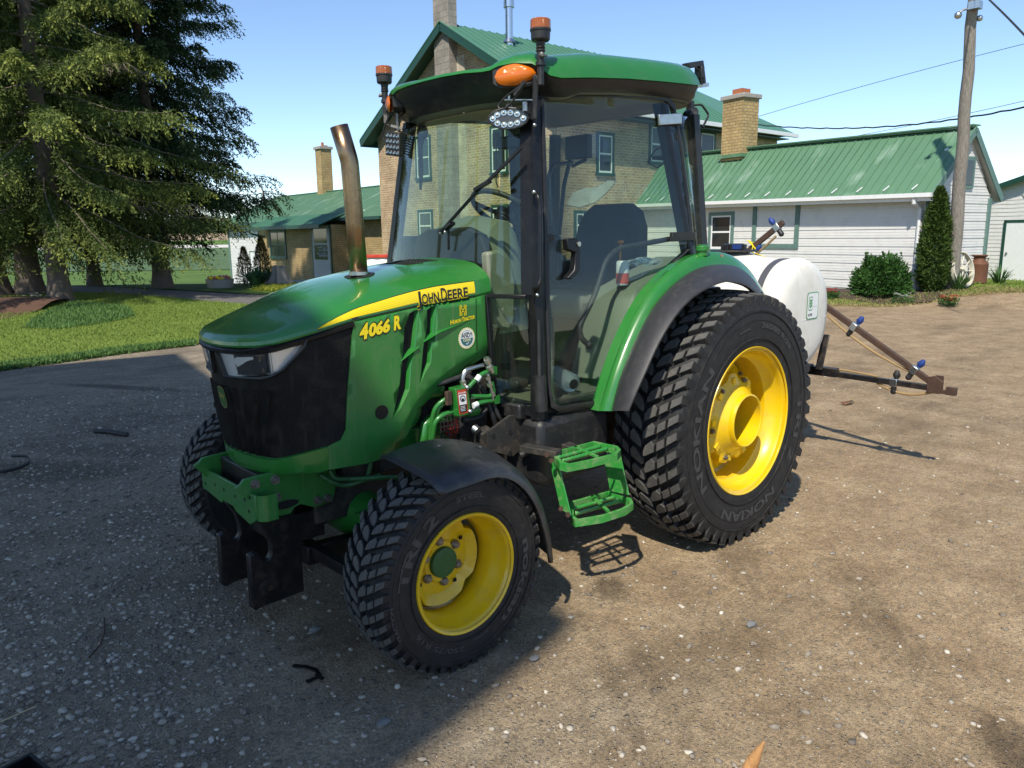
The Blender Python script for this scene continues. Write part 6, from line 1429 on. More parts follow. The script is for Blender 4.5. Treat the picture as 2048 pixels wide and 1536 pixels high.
# ---- white outbuilding to the right
ob = Frame('outbuilding', 'long white sided outbuilding with faded green metal roof and brick chimney', 'outbuilding', (-15.217, -3.488, 0), 79)
LEN, DEP = 13.4, 2.35
ez = lambda x: 2.36 - .0137 * x; rz = lambda x: 3.84 - .024 * x
b = MB(); lap_wall(b, -LEN, 0, .0, 2.42, 0, .20); fh2 = ob.part('front_wall', b, M['siding'])
b = MB(); lap_wall(b, 0, DEP, .0, 3.75, 0, .20, side=True, cut=lambda z: (max(0, (z - 2.3) / 1.5 * DEP / 2), DEP - max(0, (z - 2.3) / 1.5 * DEP / 2)) if z > 2.3 else (0, DEP)); ob.part('end_wall', b, M['siding'])
b = MB(); b.box(V(-LEN / 2, DEP, 1.2), (LEN, .05, 2.4)); ob.part('back_wall', b, M['siding'])
a0, a1 = V(-LEN, -.30, ez(-LEN) + .02), V(.16, -.30, ez(0) + .02); r0, r1 = V(-LEN, DEP / 2, rz(-LEN)), V(.16, DEP / 2, rz(0)); c0, c1 = V(-LEN, DEP + .3, ez(-LEN) - .02), V(.16, DEP + .25, ez(0) - .02)
b = MB()
for A, Bq, Cq, Dq in ((a0, a1, r1, r0), (c1, c0, r0, r1)):
    b.add([A, Bq, Cq, Dq], [(0, 1, 2, 3)]); b.add([V(p) - V(0, 0, .04) for p in (A, Bq, Cq, Dq)], [(3, 2, 1, 0)])
slope_ribs(b, a0, a1, r1, r0, 60, .022, .02)
orf = ob.part('roof', b, M['roof_green'])
b = MB(); b.bar(r0 + V(0, 0, .03), r1 + V(0, 0, .03), .3, .03); b.bar(r0 + V(0, -.12, .0), r1 + V(0, -.12, .0), .012, .05); ob.part('ridge_cap', b, M['roof_green'], orf)
b = MB()
for e in (a1, c1): b.bar(e + V(-.01, 0, -.08), r1 + V(-.01, 0, -.08), .03, .15)
ob.part('barge_board', b, M['trim_teal'], orf); b = MB()
for e in (a1, c1): b.add([e + V(-.02, 0, -.12), r1 + V(-.02, 0, -.12), r1 + V(-.20, 0, -.12), e + V(-.20, 0, -.12)], [(0, 1, 2, 3)])
ob.part('soffit', b, M['soffit'], orf)
b = MB(); b.bar(a0 + V(0, -.06, -.05), a1 + V(0, -.06, -.05), .11, .09); b.bar(a0 + V(0, .0, -.13), a1 + V(0, .0, -.13), .03, .10); b.tube([V(-.24, -.34, 2.26), V(-.24, -.34, 2.18), V(-.24, -.06, 2.05), V(-.24, -.06, .1)], .05, 8); ob.part('gutter', b, M['white'], orf)
b = MB()
for k in range(17): x = -.35 - k * .68; p = V(x, -.20, lerp(ez(x) + .02, rz(x), .055) + .03); b.bar(p + V(-.0, -.09, -.03), p + V(.03, .08, .08), .018, .02)
ob.part('snow_guard', b, M['white'], orf)
for p_, d_ in ((V(-.06, -.035, 1.15), (.14, .04, 2.3)), (V(.03, DEP - .05, 1.15), (.05, .1, 2.3)), (V(.03, .05, 1.15), (.05, .1, 2.3))): b = MB(); b.box(p_, d_); ob.part('corner_board', b, M['trim_teal'])
b = MB()
for x in (-4.96, -3.55): b.box(V(x, -.028, 1.72 if x < -4 else 1.72), (.13, .03, 1.15))
b.box(V(-4.25, -.028, 1.20), (1.54, .032, .12)); ob.part('wall_trim', b, M['trim_teal'])
ob.window(-6.56, -5.80, 1.13, 2.06, 0, casing='trim_teal', cw=.1)
b = MB(); b.box(V(.03, DEP / 2, 2.85), (.05, .6, .7)); gw = ob.part('gable_window', b, M['trim_teal']); b = MB(); b.box(V(.05, DEP / 2, 2.85), (.03, .44, .54)); ob.part('pane', b, M['pane'], gw)
b = MB(); b.box(V(-6.7, 1.15, 4.55), (.78, .66, 1.75)); oc = ob.part('chimney', b, M['brick_yellow']); b = MB(); b.box(V(-6.7, 1.15, 5.46), (.9, .78, .13)); ob.part('cap', b, M['concrete'], oc, bevel=.02); b = MB(); b.box(V(-6.7, 1.15, 5.60), (.36, .36, .2)); ob.part('flue_tile', b, M['clay'], oc); b = MB(); b.box(V(-6.7, 1.15, 3.80), (.9, .8, .1)); ob.part('flashing', b, M['roof_green'], oc)

# ---- white shed with plain door far right
sh = Frame('shed', 'small white shed with dark green trim and plain white door', 'shed', (-24.38, -4.68, 0), 74)
b = MB(); lap_wall(b, -.7, 2.4, -.3, 2.70, 0, .12); lap_wall(b, -.7, 2.4, 2.70, 3.1, 0, .12, cut=lambda z: (-.7 + (z - 2.70) / .4 * 1.55, 2.4 - (z - 2.70) / .4 * 1.55)); sh.part('front_wall', b, M['siding'])
b = MB(); b.box(V(-.69, 1.5, 1.15), (.04, 3, 3.0)); b.box(V(2.39, 1.5, 1.15), (.04, 3, 3.0)); sh.part('side_wall', b, M['siding'])
b = MB(); e0, e1, rr = V(-.95, -.25, 2.66), V(2.65, -.25, 2.66), V(.85, -.25, 3.18); y2 = V(0, 3.6, 0)
b.add([e0, rr, rr + y2, e0 + y2], [(0, 1, 2, 3)]); b.add([rr, e1, e1 + y2, rr + y2], [(0, 1, 2, 3)]); sr = sh.part('roof', b, M['roof_teal']); b = MB(); b.bar(e0 + V(0, 0, -.07), rr + V(0, 0, -.07), .04, .16); b.bar(e1 + V(0, 0, -.07), rr + V(0, 0, -.07), .04, .16); sh.part('barge_board', b, M['trim_green'], sr)
b = MB(); b.box(V(.78, -.03, .88), (1.0, .04, 1.8)); sd_ = sh.part('door', b, M['white']); b = MB(); b.box(V(.24, -.03, .9), (.08, .07, 1.9)); b.box(V(1.32, -.03, .9), (.08, .07, 1.9)); b.box(V(.78, -.03, 1.82), (1.16, .07, .08)); sh.part('door_frame', b, M['trim_green'], sd_); b = MB(); b.sphere(V(.38, -.08, .85), .035, 8, 6); sh.part('handle', b, M['bolt'], sd_)
b = MB(); oc8 = [V(.82 + .20 * math.cos(a), -.03, 2.68 + .20 * math.sin(a)) for a in np.arange(8) * PI / 4 + PI / 8]; oi8 = [V(.82 + .14 * math.cos(a), -.05, 2.68 + .16 * math.sin(a)) for a in np.arange(8) * PI / 4 + PI / 8]
b.grid([oc8 + oc8[:1], oi8 + oi8[:1]]); 
for k in range(5): b.box(V(.82, -.04, 2.57 + .055 * k), (.26, .03, .03))
sh.part('vent', b, M['white'])
# ---- unseen shed shaped to cast the yard shadow, open-sided for fill light
bn = thing('shade_shed', 'unseen open pole shed with flat roof added to shade the left half of the yard', 'shed', (8, -1, 0))
foot = [(5.65, 3.29), (4.10, -5.68), (11, -6.6), (11, 4.5)]
b = MB(); b.prism([V(x, y, 5.9) for x, y in foot], V(0, 0, .14)); b.build('roof', mat('fill_bounce_cladding', (.62, .56, .46), .6), bn)  # pale warm roof colour picked to bounce fill into the shade
for x, y in ((5.9, 2.6), (5.1, -5.3), (10.6, -6.2), (10.6, 4.0), (5.5, -1.3)): b = MB(); b.box(V(x, y, 2.95), (.18, .18, 5.9)); b.build('post', M['bark0'], bn)


# =================================================================== VEGETATION
def leaf_mat(name, lo, hi, tip, rough=.65, trans=.25):
    """colour by clump noise, paler where the 'tip' attribute marks new growth"""
    t = NT(name); co = t.co(); n = t.noise(co, 3, 4, .6); at = t.N('ShaderNodeAttribute'); at.attribute_name = 'tip'
    c = t.mix(n, lo, hi); c = t.mix(at.outputs['Fac'], c, tip); t.base(c); t.set(Roughness=rough); t.b.inputs['Specular IOR Level'].default_value = .25
    tr = t.N('ShaderNodeBsdfTranslucent'); t.L(c, tr.inputs[0]); m = t.N('ShaderNodeMixShader'); m.inputs[0].default_value = trans
    t.L(t.b.outputs[0], m.inputs[1]); t.L(tr.outputs[0], m.inputs[2]); t.L(m.outputs[0], t.out.inputs[0]); return t.mat
M['needle'] = leaf_mat('spruce_needles', (.045, .072, .020), (.115, .155, .036), (.36, .39, .08))
M['needle_shaded'] = leaf_mat('shaded_spruce_needles', (.020, .044, .017), (.048, .082, .027), (.15, .19, .05))  # needle greens darkened so these spruces look backlit
M['bark'] = mat('spruce_bark', (.13, .105, .085), .95, 0, .45, 9, bump=1, bs=22)
M['deadwood'] = mat('grey_dead_twigs', (.30, .26, .21), .9, 0, .3, 8)
M['cedar'] = leaf_mat('cedar_foliage', (.03, .065, .012), (.08, .135, .025), (.17, .23, .04))
M['shrub'] = leaf_mat('peony_leaves', (.018, .06, .012), (.05, .13, .025), (.10, .20, .05), .5)
M['blade'] = leaf_mat('grass_blades', (.075, .125, .016), (.18, .26, .04), (.28, .34, .08))
M['daylily'] = leaf_mat('daylily_leaves', (.04, .10, .02), (.10, .20, .05), (.16, .26, .08))
M['thuja'] = leaf_mat('bronzed_thuja', (.09, .085, .025), (.18, .15, .05), (.22, .17, .07))
M['hosta'] = leaf_mat('hosta_leaves', (.02, .06, .025), (.05, .12, .05), (.45, .5, .35), .4)
M['sedum'] = leaf_mat('yellow_green_groundcover', (.10, .14, .015), (.22, .26, .03), (.35, .36, .05))
M['redfl'] = mat('red_petals', (.55, .02, .025), .6); M['whitefl'] = mat('white_petals', (.75, .75, .72), .6); M['pinkfl'] = mat('pink_petals', (.6, .15, .2), .6)
G = np.random.default_rng(11)
def unit(v): return v / np.maximum(np.linalg.norm(v, axis=-1, keepdims=True), 1e-9)
def diamonds(c, d, n, l, w):
    """leaf-shaped quads: centre base c, direction d, blade normal n, length l, width w -> (4N,3)"""
    s = unit(np.cross(d, n)); l = np.asarray(l)[..., None]; w = np.asarray(w)[..., None]
    return np.stack([c, c + d * l * .45 + s * w, c + d * l, c + d * l * .45 - s * w], 1).reshape(-1, 3)
def leaf_object(name, co, tip, m, parent):
    o = raw_mesh(name, co, np.arange(len(co)), 4, m, parent, attr={'tip': np.repeat(tip, 4)}); return o
def branch_template(seed, n_ax=26, per=4, ndl=13, droop=.42, hang=1.25):
    g = np.random.default_rng(seed); C_, D_, N_, L_, W_, T_ = [], [], [], [], [], []; bare = []
    u = np.linspace(.14, 1, n_ax)
    ax = lambda q: np.stack([q, .04 * np.sin(q * 5 + seed), -droop * q ** 1.4 + .55 * np.maximum(q - .62, 0) ** 1.15], -1)
    for ui in u:
        p0 = ax(np.array([ui]))[0]
        for k in range(per):
            side = g.uniform(-1, 1); ln = (.10 + .26 * g.random()) * (1 - .45 * ui) + .05
            d = unit(np.array([.45 + .5 * ui * g.random(), side * (.9 + .3 * ui), -hang * g.uniform(.25, 1.25)]))
            tp = p0 + g.normal(0, .012, 3)
            for j in range(ndl):
                f = (j + g.random()) / ndl; q = tp + d * ln * f + np.array([0, 0, -.10 * f * f * ln * 2])
                dd = unit(d * .8 + g.normal(0, .55, 3)); nn = unit(g.normal(0, 1, 3) + np.array([0, 0, .9]))
                C_.append(q); D_.append(dd); N_.append(nn); L_.append(g.uniform(.022, .045)); W_.append(g.uniform(.0045, .009)); T_.append(max(0, (f - .62) / .38) * (ui > .45) * g.uniform(.2, 1) + (ui > .9) * .3 * g.random())
            bare.append((tp, tp + d * ln * .8))
    axis = ax(np.linspace(0, 1, 9))
    return tuple(np.array(a) for a in (C_, D_, N_, L_, W_, T_)) + (axis, bare)
def spruce(name, label, x, y, H, rbase, z0, ntr, seed, m, nbr=95, group=None, profile=1.0, tipk=1.0, dens=1.0, lean=0, dead=0, size=1.0):
    g = np.random.default_rng(seed); zg = float(terr(x, y)) - .03
    e = thing(name, label, 'tree', (x, y, zg), group)
    b = MB(); P = [V(x + lean * k / 10, y, zg + H * k / 10) for k in range(11)]; rr = [max(.02, ntr * (1 - k / 10.3) * (1.0 if k else 1.0)) for k in range(11)]
    P = [P[0] - V(0, 0, .1), P[0] + V(0, 0, .12), P[0] + V(0, 0, .6)] + P[1:]; rr = [ntr * 1.7, ntr * 1.35, ntr * 1.05] + rr[1:]
    b.tube(P, rr, 14); b.build('trunk', M['bark'], e, smooth=60)
    tpl = [branch_template(seed * 7 + k, per=max(2, int(4 * dens)), ndl=int(13 * min(1.2, dens + .2))) for k in range(4)]
    CO, TP = [], []; lb = MB(); db = MB()
    for i in range(nbr):
        f = (i + g.random()) / nbr; z = z0 + (H - z0) * f ** 1.15; fr = (z - z0) / (H - z0)
        R = rbase * (1 - fr) ** profile * g.uniform(.72, 1.12) + .25; a = i * 2.39996 + g.normal(0, .25); el = g.normal(-.12, .12) + .42 * fr
        T = tpl[g.integers(4)]; ca, sa = math.cos(a), math.sin(a); ce, se = math.cos(el), math.sin(el)
        Rm = np.array([[ca * ce, -sa, -ca * se], [sa * ce, ca, -sa * se], [se, 0, ce]])
        org = np.array([x + lean * z / H, y, zg + z]); isdead = dead and (g.random() < dead * (1 - fr * 1.6)) and R > 1.5
        wid = min(1.0, (.46 if dens <= 1 else .36) + .9 / R)          # long limbs carry narrow sprays
        if not isdead:
            sc = np.array([R, R * wid, R * wid]); axp = (T[6] * sc) @ Rm.T + org
            C_ = (T[0] * sc) @ Rm.T + org; D_ = T[1] @ Rm.T; N_ = T[2] @ Rm.T
            k = size * g.uniform(.9, 1.25) * 2.3; keep = g.random(len(C_)) < (1.0 if dens >= 1 else .9)
            CO.append(diamonds(C_[keep], D_[keep], N_[keep], T[3][keep] * k, T[4][keep] * k)); TP.append(T[5][keep] * tipk * g.uniform(.4, 1.1))
            lb.tube([V(*p) for p in axp], [max(.005, .03 * (1 - q / 9) * min(1, R / 3)) for q in range(9)], 5)
        else:
            sc = np.array([R * .8, R * wid, R * wid]); axp = (T[6] * sc) @ Rm.T + org
            db.tube([V(*p) for p in axp], [max(.005, .03 * (1 - q / 9)) for q in range(9)], 5)
            for tp_, te in T[7][::2]:
                p_, q_ = (tp_ * sc) @ Rm.T + org, (te * sc) @ Rm.T + org; m_ = (p_ + q_) / 2 + g.normal(0, .05, 3); db.tube([V(*p_), V(*m_), V(*q_)], [.006, .0045, .003], 3)
    leaf_object('crown', np.concatenate(CO), np.concatenate(TP), m, e)
    lb.build('limbs', M['bark'], e, smooth=60)
    if db.v: db.build('dead_branches', M['deadwood'], e, smooth=60)
    return e
TG = 'old spruce trees on the lawn'
pA = (-1.473,-19.741,0.000); pB = (-5.215,-23.253,0.000); pC = (-1.518,-23.480,0.000); pD = (-0.872,-23.684,0.000); pE = (-4.106,-26.790,0.000)
spruce('spruce_tree', 'big spruce with pale trunk and many bare dead branches nearest the lawn', pA[0], pA[1], 17.5, 4.4, 2.7, .24, 3, M['needle'], 165, TG, .8, 1.2, dead=.2, dens=1.5, size=1.12)
spruce('spruce_tree', 'dark drooping spruce with thick flared trunk nearest the house', pB[0], pB[1], 16.5, 3.5, 3.0, .26, 5, M['needle_shaded'], 210, TG, .8, .6, size=1.15)
spruce('spruce_tree', 'shaded spruce with broad dark trunk just left of the pale trunk', pC[0], pC[1], 17, 4.2, 2.4, .32, 8, M['needle'], 130, TG, .85, .8, dead=.2, dens=.75, size=1.4)
spruce('spruce_tree', 'shaded spruce cut by the left edge of the picture', pD[0] + .2, pD[1], 17, 4.4, 2.2, .34, 9, M['needle'], 140, TG, .85, .9, dead=.12, dens=.75, size=1.4)
spruce('spruce_tree', 'slim shaded spruce trunk standing at the far edge of the lane', pE[0], pE[1], 16, 3.8, 2.2, .2, 12, M['needle_shaded'], 130, TG, .85, .5, dens=.75, size=1.4)
# light groundcover spreading from the foot of the pale trunk
def tuft_field(name, pts, n, h, w, m, zoff=0, spread=.5, knd=None, label=None, cat=None, parent=None, hvar=.5, bow=.0, tipk=.6):
    xs = [p[0] for p in pts]; ys = [p[1] for p in pts]; out = []
    while len(out) < n:
        X = G.uniform(min(xs), max(xs), n); Y = G.uniform(min(ys), max(ys), n)
        out += [(a, c) for a, c in zip(X, Y) if inside((a, c), pts)]
    q = np.array(out[:n]); z = terr(q[:, 0], q[:, 1]) + zoff
    c = np.stack([q[:, 0], q[:, 1], z], 1); d = unit(G.normal(0, spread, (n, 3)) + np.array([0, 0, 1.])); d[:, 2] = np.abs(d[:, 2]); nn = unit(G.normal(0, 1, (n, 3)))
    co = diamonds(c, d, nn, h * G.uniform(1 - hvar, 1 + hvar, n), w * G.uniform(.7, 1.3, n))
    o = leaf_object(name, co, G.random(n) * tipk, m, parent)
    if knd: kind(o, knd)
    if label: tag(o, label, cat)
    return o
tuft_field('lawn_grass', lawn, 90000, .045, .006, M['blade'], .02, .55, 'stuff')
tuft_field('side_grass', rl, 40000, .055, .008, M['blade'], .02, .55, 'stuff')
edge = [(p[0], p[1]) for p in ((2.304,-7.990,0.000), (1.787,-8.124,-0.000), (0.977,-8.306,0.000), (0.238,-8.524,0.000), (-0.760,-8.600,0.000), (-0.931,-9.058,0.000), (0.098,-9.004,0.000), (0.862,-8.799,0.000), (1.697,-8.669,0.000), (2.237,-8.547,0.000))]
tuft_field('weeds', edge, 9000, .06, .012, M['daylily'], .01, .9, 'stuff')
e2_ = [(p[0], p[1]) for p in ((-12.999,-5.325,0.000), (-12.610,-4.455,0.000), (-13.039,-3.589,0.000), (-14.391,-2.689,-0.000), (-16.045,-1.639,0.000), (-16.882,-1.842,0.000), (-15.272,-2.974,0.000), (-13.841,-3.913,0.000), (-13.410,-4.828,0.000), (-13.735,-5.700,-0.000))]
M['drygrass'] = leaf_mat('dry_grass', (.24, .18, .08), (.38, .30, .15), (.3, .3, .1))
tuft_field('dry_grass', e2_, 5000, .06, .010, M['drygrass'], .005, 1.2, 'stuff')
gc = [(p[0], p[1]) for p in ((0.595,-13.058,0.000), (0.187,-12.383,0.000), (-0.545,-12.701,0.000), (-1.479,-13.758,0.000), (-2.067,-16.060,-0.000), (-1.821,-17.962,0.000), (-1.641,-19.069,-0.000), (-0.783,-17.203,0.000), (0.063,-14.954,0.000))]
o = tuft_field('creeping_juniper', gc, 12000, .085, .009, M['daylily'], .02, 1.1); tag(o, 'low spreading green ground cover at the foot of the pale spruce trunk', 'shrub')

def blob(name, label, cat, c, rx, rz, n, l, w, m, stem=None, group=None, tall=False, tipk=.5, cone=0, zg=None, flat=.2, top=0):
    """a shrub: leaf blades scattered through an uneven volume with stems"""
    zg = float(terr(c[0], c[1])) if zg is None else zg; e = thing(name, label, cat, (c[0], c[1], zg), group)
    d = unit(G.normal(0, 1, (n, 3))); d[:, 2] = np.abs(d[:, 2]) if not tall else d[:, 2]
    r = G.uniform(.45, 1, n) ** .5; lump = 1 + .16 * np.sin(d[:, 0] * 7 + 1) * np.sin(d[:, 1] * 6 + d[:, 2] * 5)
    if tall:
        h = G.uniform(0, 1, n) ** .85; a = G.uniform(0, 2 * PI, n); rad = (np.interp(h, [0, .12, .35, .7, .92, 1], [.55, .95, 1, .72, .34, .03]) if not cone else np.interp(h, [0, .1, .5, 1], [.7, 1, .75, .05])) * rx * (1 + .12 * np.sin(a * 5 + h * 19) + .08 * np.sin(a * 9 - h * 33)) * np.sqrt(G.uniform(.35, 1, n))
        p = np.stack([rad * np.cos(a), rad * np.sin(a), h * rz + .06], 1); od = unit(np.stack([np.cos(a), np.sin(a), np.full(n, .9)], 1))
    else:
        p = d * r[:, None] * lump[:, None] * np.array([rx, rx, rz]) + np.array([0, 0, .05]); od = unit(d + np.array([0, 0, .15]))
    p += np.array([c[0], c[1], zg]); dd = unit(od + G.normal(0, .55, (n, 3))); nn = unit(G.normal(0, .7, (n, 3)) + od * .6 + np.array([0, 0, .6]))
    k = G.uniform(.6, 1.3, n); tip = np.clip((r if not tall else G.random(n)) - .6, 0, 1) * 2 * tipk * G.random(n)
    leaf_object('foliage', diamonds(p, dd, nn, l * k, w * k), tip, m, e)
    b = MB()
    for i in range(9):
        a = i * .7; q = V(c[0], c[1], zg); b.tube([q + V(.05 * math.cos(a), .05 * math.sin(a), -.03), q + V(rx * .35 * math.cos(a), rx * .35 * math.sin(a), rz * .45), q + V(rx * .6 * math.cos(a) * (.3 if tall else 1), rx * .6 * math.sin(a) * (.3 if tall else 1), rz * .85)], [.016, .01, .004], 5)
    for i in range(top):                     # seed heads standing above the bush
        a = G.uniform(0, 2 * PI); q = V(c[0] + rx * .6 * math.cos(a), c[1] + rx * .6 * math.sin(a), zg + rz * .8); s2 = q + V(.04, .02, rz * G.uniform(.22, .42)); b.tube([q, s2], [.006, .004], 4); b.sphere(s2, .028, 6, 4); b.sphere(s2 + V(.05, .03, -.05), .022, 6, 4)
    b.build('stem', M['bark'] if not top else M['shrub'], e); return e
at9 = lambda p: (CX + (p[0] - CX) * .9, CY + (p[1] - CY) * .9)
blob('cedar_tree', 'tall narrow dark green cedar between the downspout and the utility pole', 'tree', at9((-17.042,-3.987,0.000)),   .31, 2.2, 13000, .085, .016, M['cedar'], tall=True)
b0 = at9((-18.031,-4.364,0.000))
blob('leafy_bush', 'round green leafy bush with seed heads against the white siding', 'shrub', at9((-16.309,-4.908,0.000)),   .60, .78, 9000, .10, .018, M['shrub'], top=16)
def clump(name, label, cat, c, n, l, w, m, group=None, spread=.75):
    zg = float(terr(c[0], c[1])) + .03; e = thing(name, label, cat, (c[0], c[1], zg), group); P = []; F = []
    b = MB()
    for i in range(n):
        a = G.uniform(0, 2 * PI); o = G.uniform(0, .12); L = l * G.uniform(.6, 1.1); sp = spread * G.uniform(.4, 1.1)
        pts = [V(c[0] + math.cos(a) * (o + L * sp * t), c[1] + math.sin(a) * (o + L * sp * t), zg + L * (t * 1.25 - .75 * t * t * sp)) for t in (0, .3, .6, .85, 1)]
        s_ = V(-math.sin(a), math.cos(a), 0); ws = [w * .7, w, w * .85, w * .5, .002]
        b.grid([[p - s_ * q, p + s_ * q] for p, q in zip(pts, ws)])
    b.build('leaves', m, e, smooth=60); return e
clump('daylily', 'arching green daylily clump between the utility pole and the cream wheel', 'plant', at9((-17.429,-3.502,0.000)), 70, .45, .012, M['daylily'], 'daylily clumps')
clump('daylily', 'arching green daylily clump in front of the plain white shed door', 'plant', at9((-22.174,-3.899,0.000)), 90, .50, .012, M['daylily'], 'daylily clumps')
def flowers(label, c, m, n, r, col):
    zg = float(terr(c[0], c[1])) + .03; e = thing('bedding_flower', label, 'flower', (c[0], c[1], zg), 'bedding flowers')
    b = MB(); s = MB()
    for i in range(n):
        a, q = G.uniform(0, 2 * PI), r * math.sqrt(G.random()); p = V(c[0] + q * math.cos(a), c[1] + q * math.sin(a), zg + G.uniform(.10, .22))
        for k in range(5): t_ = k * 1.257; b.add([p, p + V(.03 * math.cos(t_ - .5), .03 * math.sin(t_ - .5), .012), p + V(.045 * math.cos(t_), .045 * math.sin(t_), .004), p + V(.03 * math.cos(t_ + .5), .03 * math.sin(t_ + .5), .012)], [(0, 1, 2, 3)])
    b.build('petals', m, e)
    nn = n * 12; a = G.uniform(0, 2 * PI, nn); q = r * 1.15 * np.sqrt(G.random(nn)); p = np.stack([c[0] + q * np.cos(a), c[1] + q * np.sin(a), zg + G.uniform(.0, .14, nn)], 1)
    leaf_object('leaves', diamonds(p, unit(G.normal(0, .6, (nn, 3)) + np.array([0, 0, .5])), unit(G.normal(0, 1, (nn, 3))), np.full(nn, .05), np.full(nn, .014)), G.random(nn) * .4, M['shrub'], e)
flowers('red geranium flowers beside the white sprayer tank', at9((-15.277,-5.688,0.000)), M['redfl'], 26, .16, 0)
flowers('white petunias between the round bush and the cedar', at9((-15.593,-4.091,0.000)), M['whitefl'], 14, .2, 0)
flowers('red geranium flowers at the foot of the utility pole', at9((-15.795,-3.174,0.000)), M['redfl'], 26, .16, 0)
flowers('white flowers beside the pale spruce trunk', (-0.994,-19.851,0.000), M['whitefl'], 26, .35, 0)
# house-side plants
pt = (-7.560,-22.203,0.000); blob('thuja_shrub', 'thin bronzed young cedar with bare stems before the white wing wall', 'shrub', (pt[0], pt[1]), .30, 1.2, 1500, .09, .014, M['thuja'], tall=True, cone=1, group='young cedars by the house')
pt = (-8.725,-23.371,0.000); blob('thuja_shrub', 'taller bronzed young cedar beside the porch window', 'shrub', (pt[0], pt[1]), .34, 1.6, 2800, .09, .014, M['thuja'], tall=True, cone=1, group='young cedars by the house')
pt = (-7.099,-20.419,0.000); clump('hosta', 'dark hosta clump at the foot of the taller young cedar', 'plant', (pt[0], pt[1]), 70, .62, .06, M['hosta'], spread=.8)
pt = (-8.139,-21.434,0.000); clump('hosta', 'dark hosta clump against the grey stump', 'plant', (pt[0], pt[1]), 60, .6, .06, M['hosta'], spread=.8)
gp = [(p[0], p[1]) for p in ((-6.425,-19.182,0.000), (-6.771,-18.097,0.000), (-7.660,-18.271,0.000), (-8.493,-19.355,0.000), (-8.268,-20.438,0.000), (-7.394,-20.410,0.000))]
o = tuft_field('sedum_patch', gp, 3500, .11, .02, M['sedum'], .05, .9); tag(o, 'bright yellow green ground cover below the grey stump', 'plant')
st = (-7.937,-20.474,0.000)
e = thing('tree_stump', 'weathered grey tree stump with flared roots before the porch', 'stump', (st[0], st[1], 0)); b = MB(); rows = []
for k, (r, z) in enumerate(((.62, -.05), (.42, .10), (.30, .28), (.24, .48), (.22, .68), (.0, .64))):
    rows.append([V(st[0] + r * (1 + .28 * math.sin(7 * a + 1) * (1 - k / 5)) * math.cos(a), st[1] + r * (1 + .28 * math.sin(7 * a + 1) * (1 - k / 5)) * math.sin(a), z + .04 * math.sin(3 * a) * (k > 3)) for a in np.linspace(0, 2 * PI, 48, False)])
b.grid(rows, wrap=True); b.build('stump_wood', mat('weathered_wood', (.22, .20, .17), .95, 0, .35, 9, bump=.8, bs=25), e, smooth=60)
pl_ = (-6.457,-21.633,0.000)
e = thing('planter', 'round grey planter of pink and yellow flowers at the house corner', 'planter', (pl_[0], pl_[1], 0)); b = MB(); b.lathe([(.0, .26), (.40, .26), (.44, .30), (.42, .2), (.38, -.05)], V(pl_[0], pl_[1], 0), (0, 0, 1), 24); b.build('bowl', M['concrete'], e)
b = MB()
for i in range(26): a, q = G.uniform(0, 6.28), .36 * math.sqrt(G.random()); b.sphere(V(pl_[0] + q * math.cos(a), pl_[1] + q * math.sin(a), .33 + .05 * G.random()), .05, 6, 4, mi=i % 2)
b.build('flowers', [M['pinkfl'], M['decal_yellow']], e)
# white jugs on the ground behind the tractor
for i, (q, w) in enumerate((((-11.409,-20.200,0.000), 'white plastic jug with red lid at the house wall, left of its pair'), ((-11.628,-19.902,0.000), 'white plastic jug with red lid nearest the cab, right of its pair'))):
    k = .40; c = V(CX + (q[0] - CX) * k, CY + (q[1] - CY) * k, 0)
    # stand them on an upturned crate so they show above the hood
    e = thing('jug', w, 'jug', c, 'white jugs')
    b = MB(); b.lathe([(0, 0), (.155, 0), (.17, .03), (.17, .42), (.15, .5), (.10, .56), (.09, .60), (.0, .60)], c + V(0, 0, .70), (0, 0, 1), 24); b.build('jug_body', M['whitepoly'], e)
    b = MB(); b.lathe([(.12, .585), (.125, .60), (.12, .625), (0, .63)], c + V(0, 0, .70), (0, 0, 1), 24); b.build('lid', M['decal_red'], e)
cc = [V(CX + (q[0] - CX) * .40, CY + (q[1] - CY) * .40, 0) for q in ((-11.409,-20.200,0.000), (-11.628,-19.902,0.000))]
e = thing('crate_stack', 'dark wooden crate under the two white jugs', 'crate', (cc[0] + cc[1]) / 2)
b = MB(); b.box((cc[0] + cc[1]) / 2 + V(0, 0, .35), (.9, .9, .69)); b.build('crate_box', M['bark'], e, bevel=.01)

# ---- utility pole, wires
pb = (CX + ((-18.013,-3.825,0.000)[0] - CX) * .885, CY + ((-18.013,-3.825,0.000)[1] - CY) * .885); zp = float(terr(*pb))
pole = thing('utility_pole', 'weathered grey wooden utility pole leaning in front of the outbuilding', 'pole', (pb[0], pb[1], zp))
base = V(pb[0], pb[1], zp - .1); topd = V((-14.400,-2.808,5.966))
kk = None
def at_dist(px, d): return None
v_ = V((-14.462,-2.830,6.000)); dirv = (v_ - V(CX, CY, 1.563)); hd = math.hypot(dirv.x, dirv.y); tgt = math.hypot(base.x - CX, base.y - CY); top = V(CX, CY, 1.563) + dirv * (tgt * .93 / hd)
b = MB(); n_ = 14; P = [base.lerp(top, k / n_) + V(.012 * math.sin(k * 2.1), .012 * math.cos(k * 1.7), 0) for k in range(n_ + 1)]; ex = (top - base) * .12; b.tube(P + [top + ex], [lerp(.145, .098, k / n_) for k in range(n_ + 1)] + [.095], 16)
t = NT('weathered_pole_wood'); co = t.co(); n = t.noise(t.mapping(co, (14, 14, .8)), 3, 6, .7); t.base(t.ramp(n, [(.3, (.13, .115, .095)), (.6, (.28, .255, .22))])); t.set(Roughness=.95); t.bump(n, .7, .02)
b.build('pole_shaft', t.mat, pole, smooth=60)
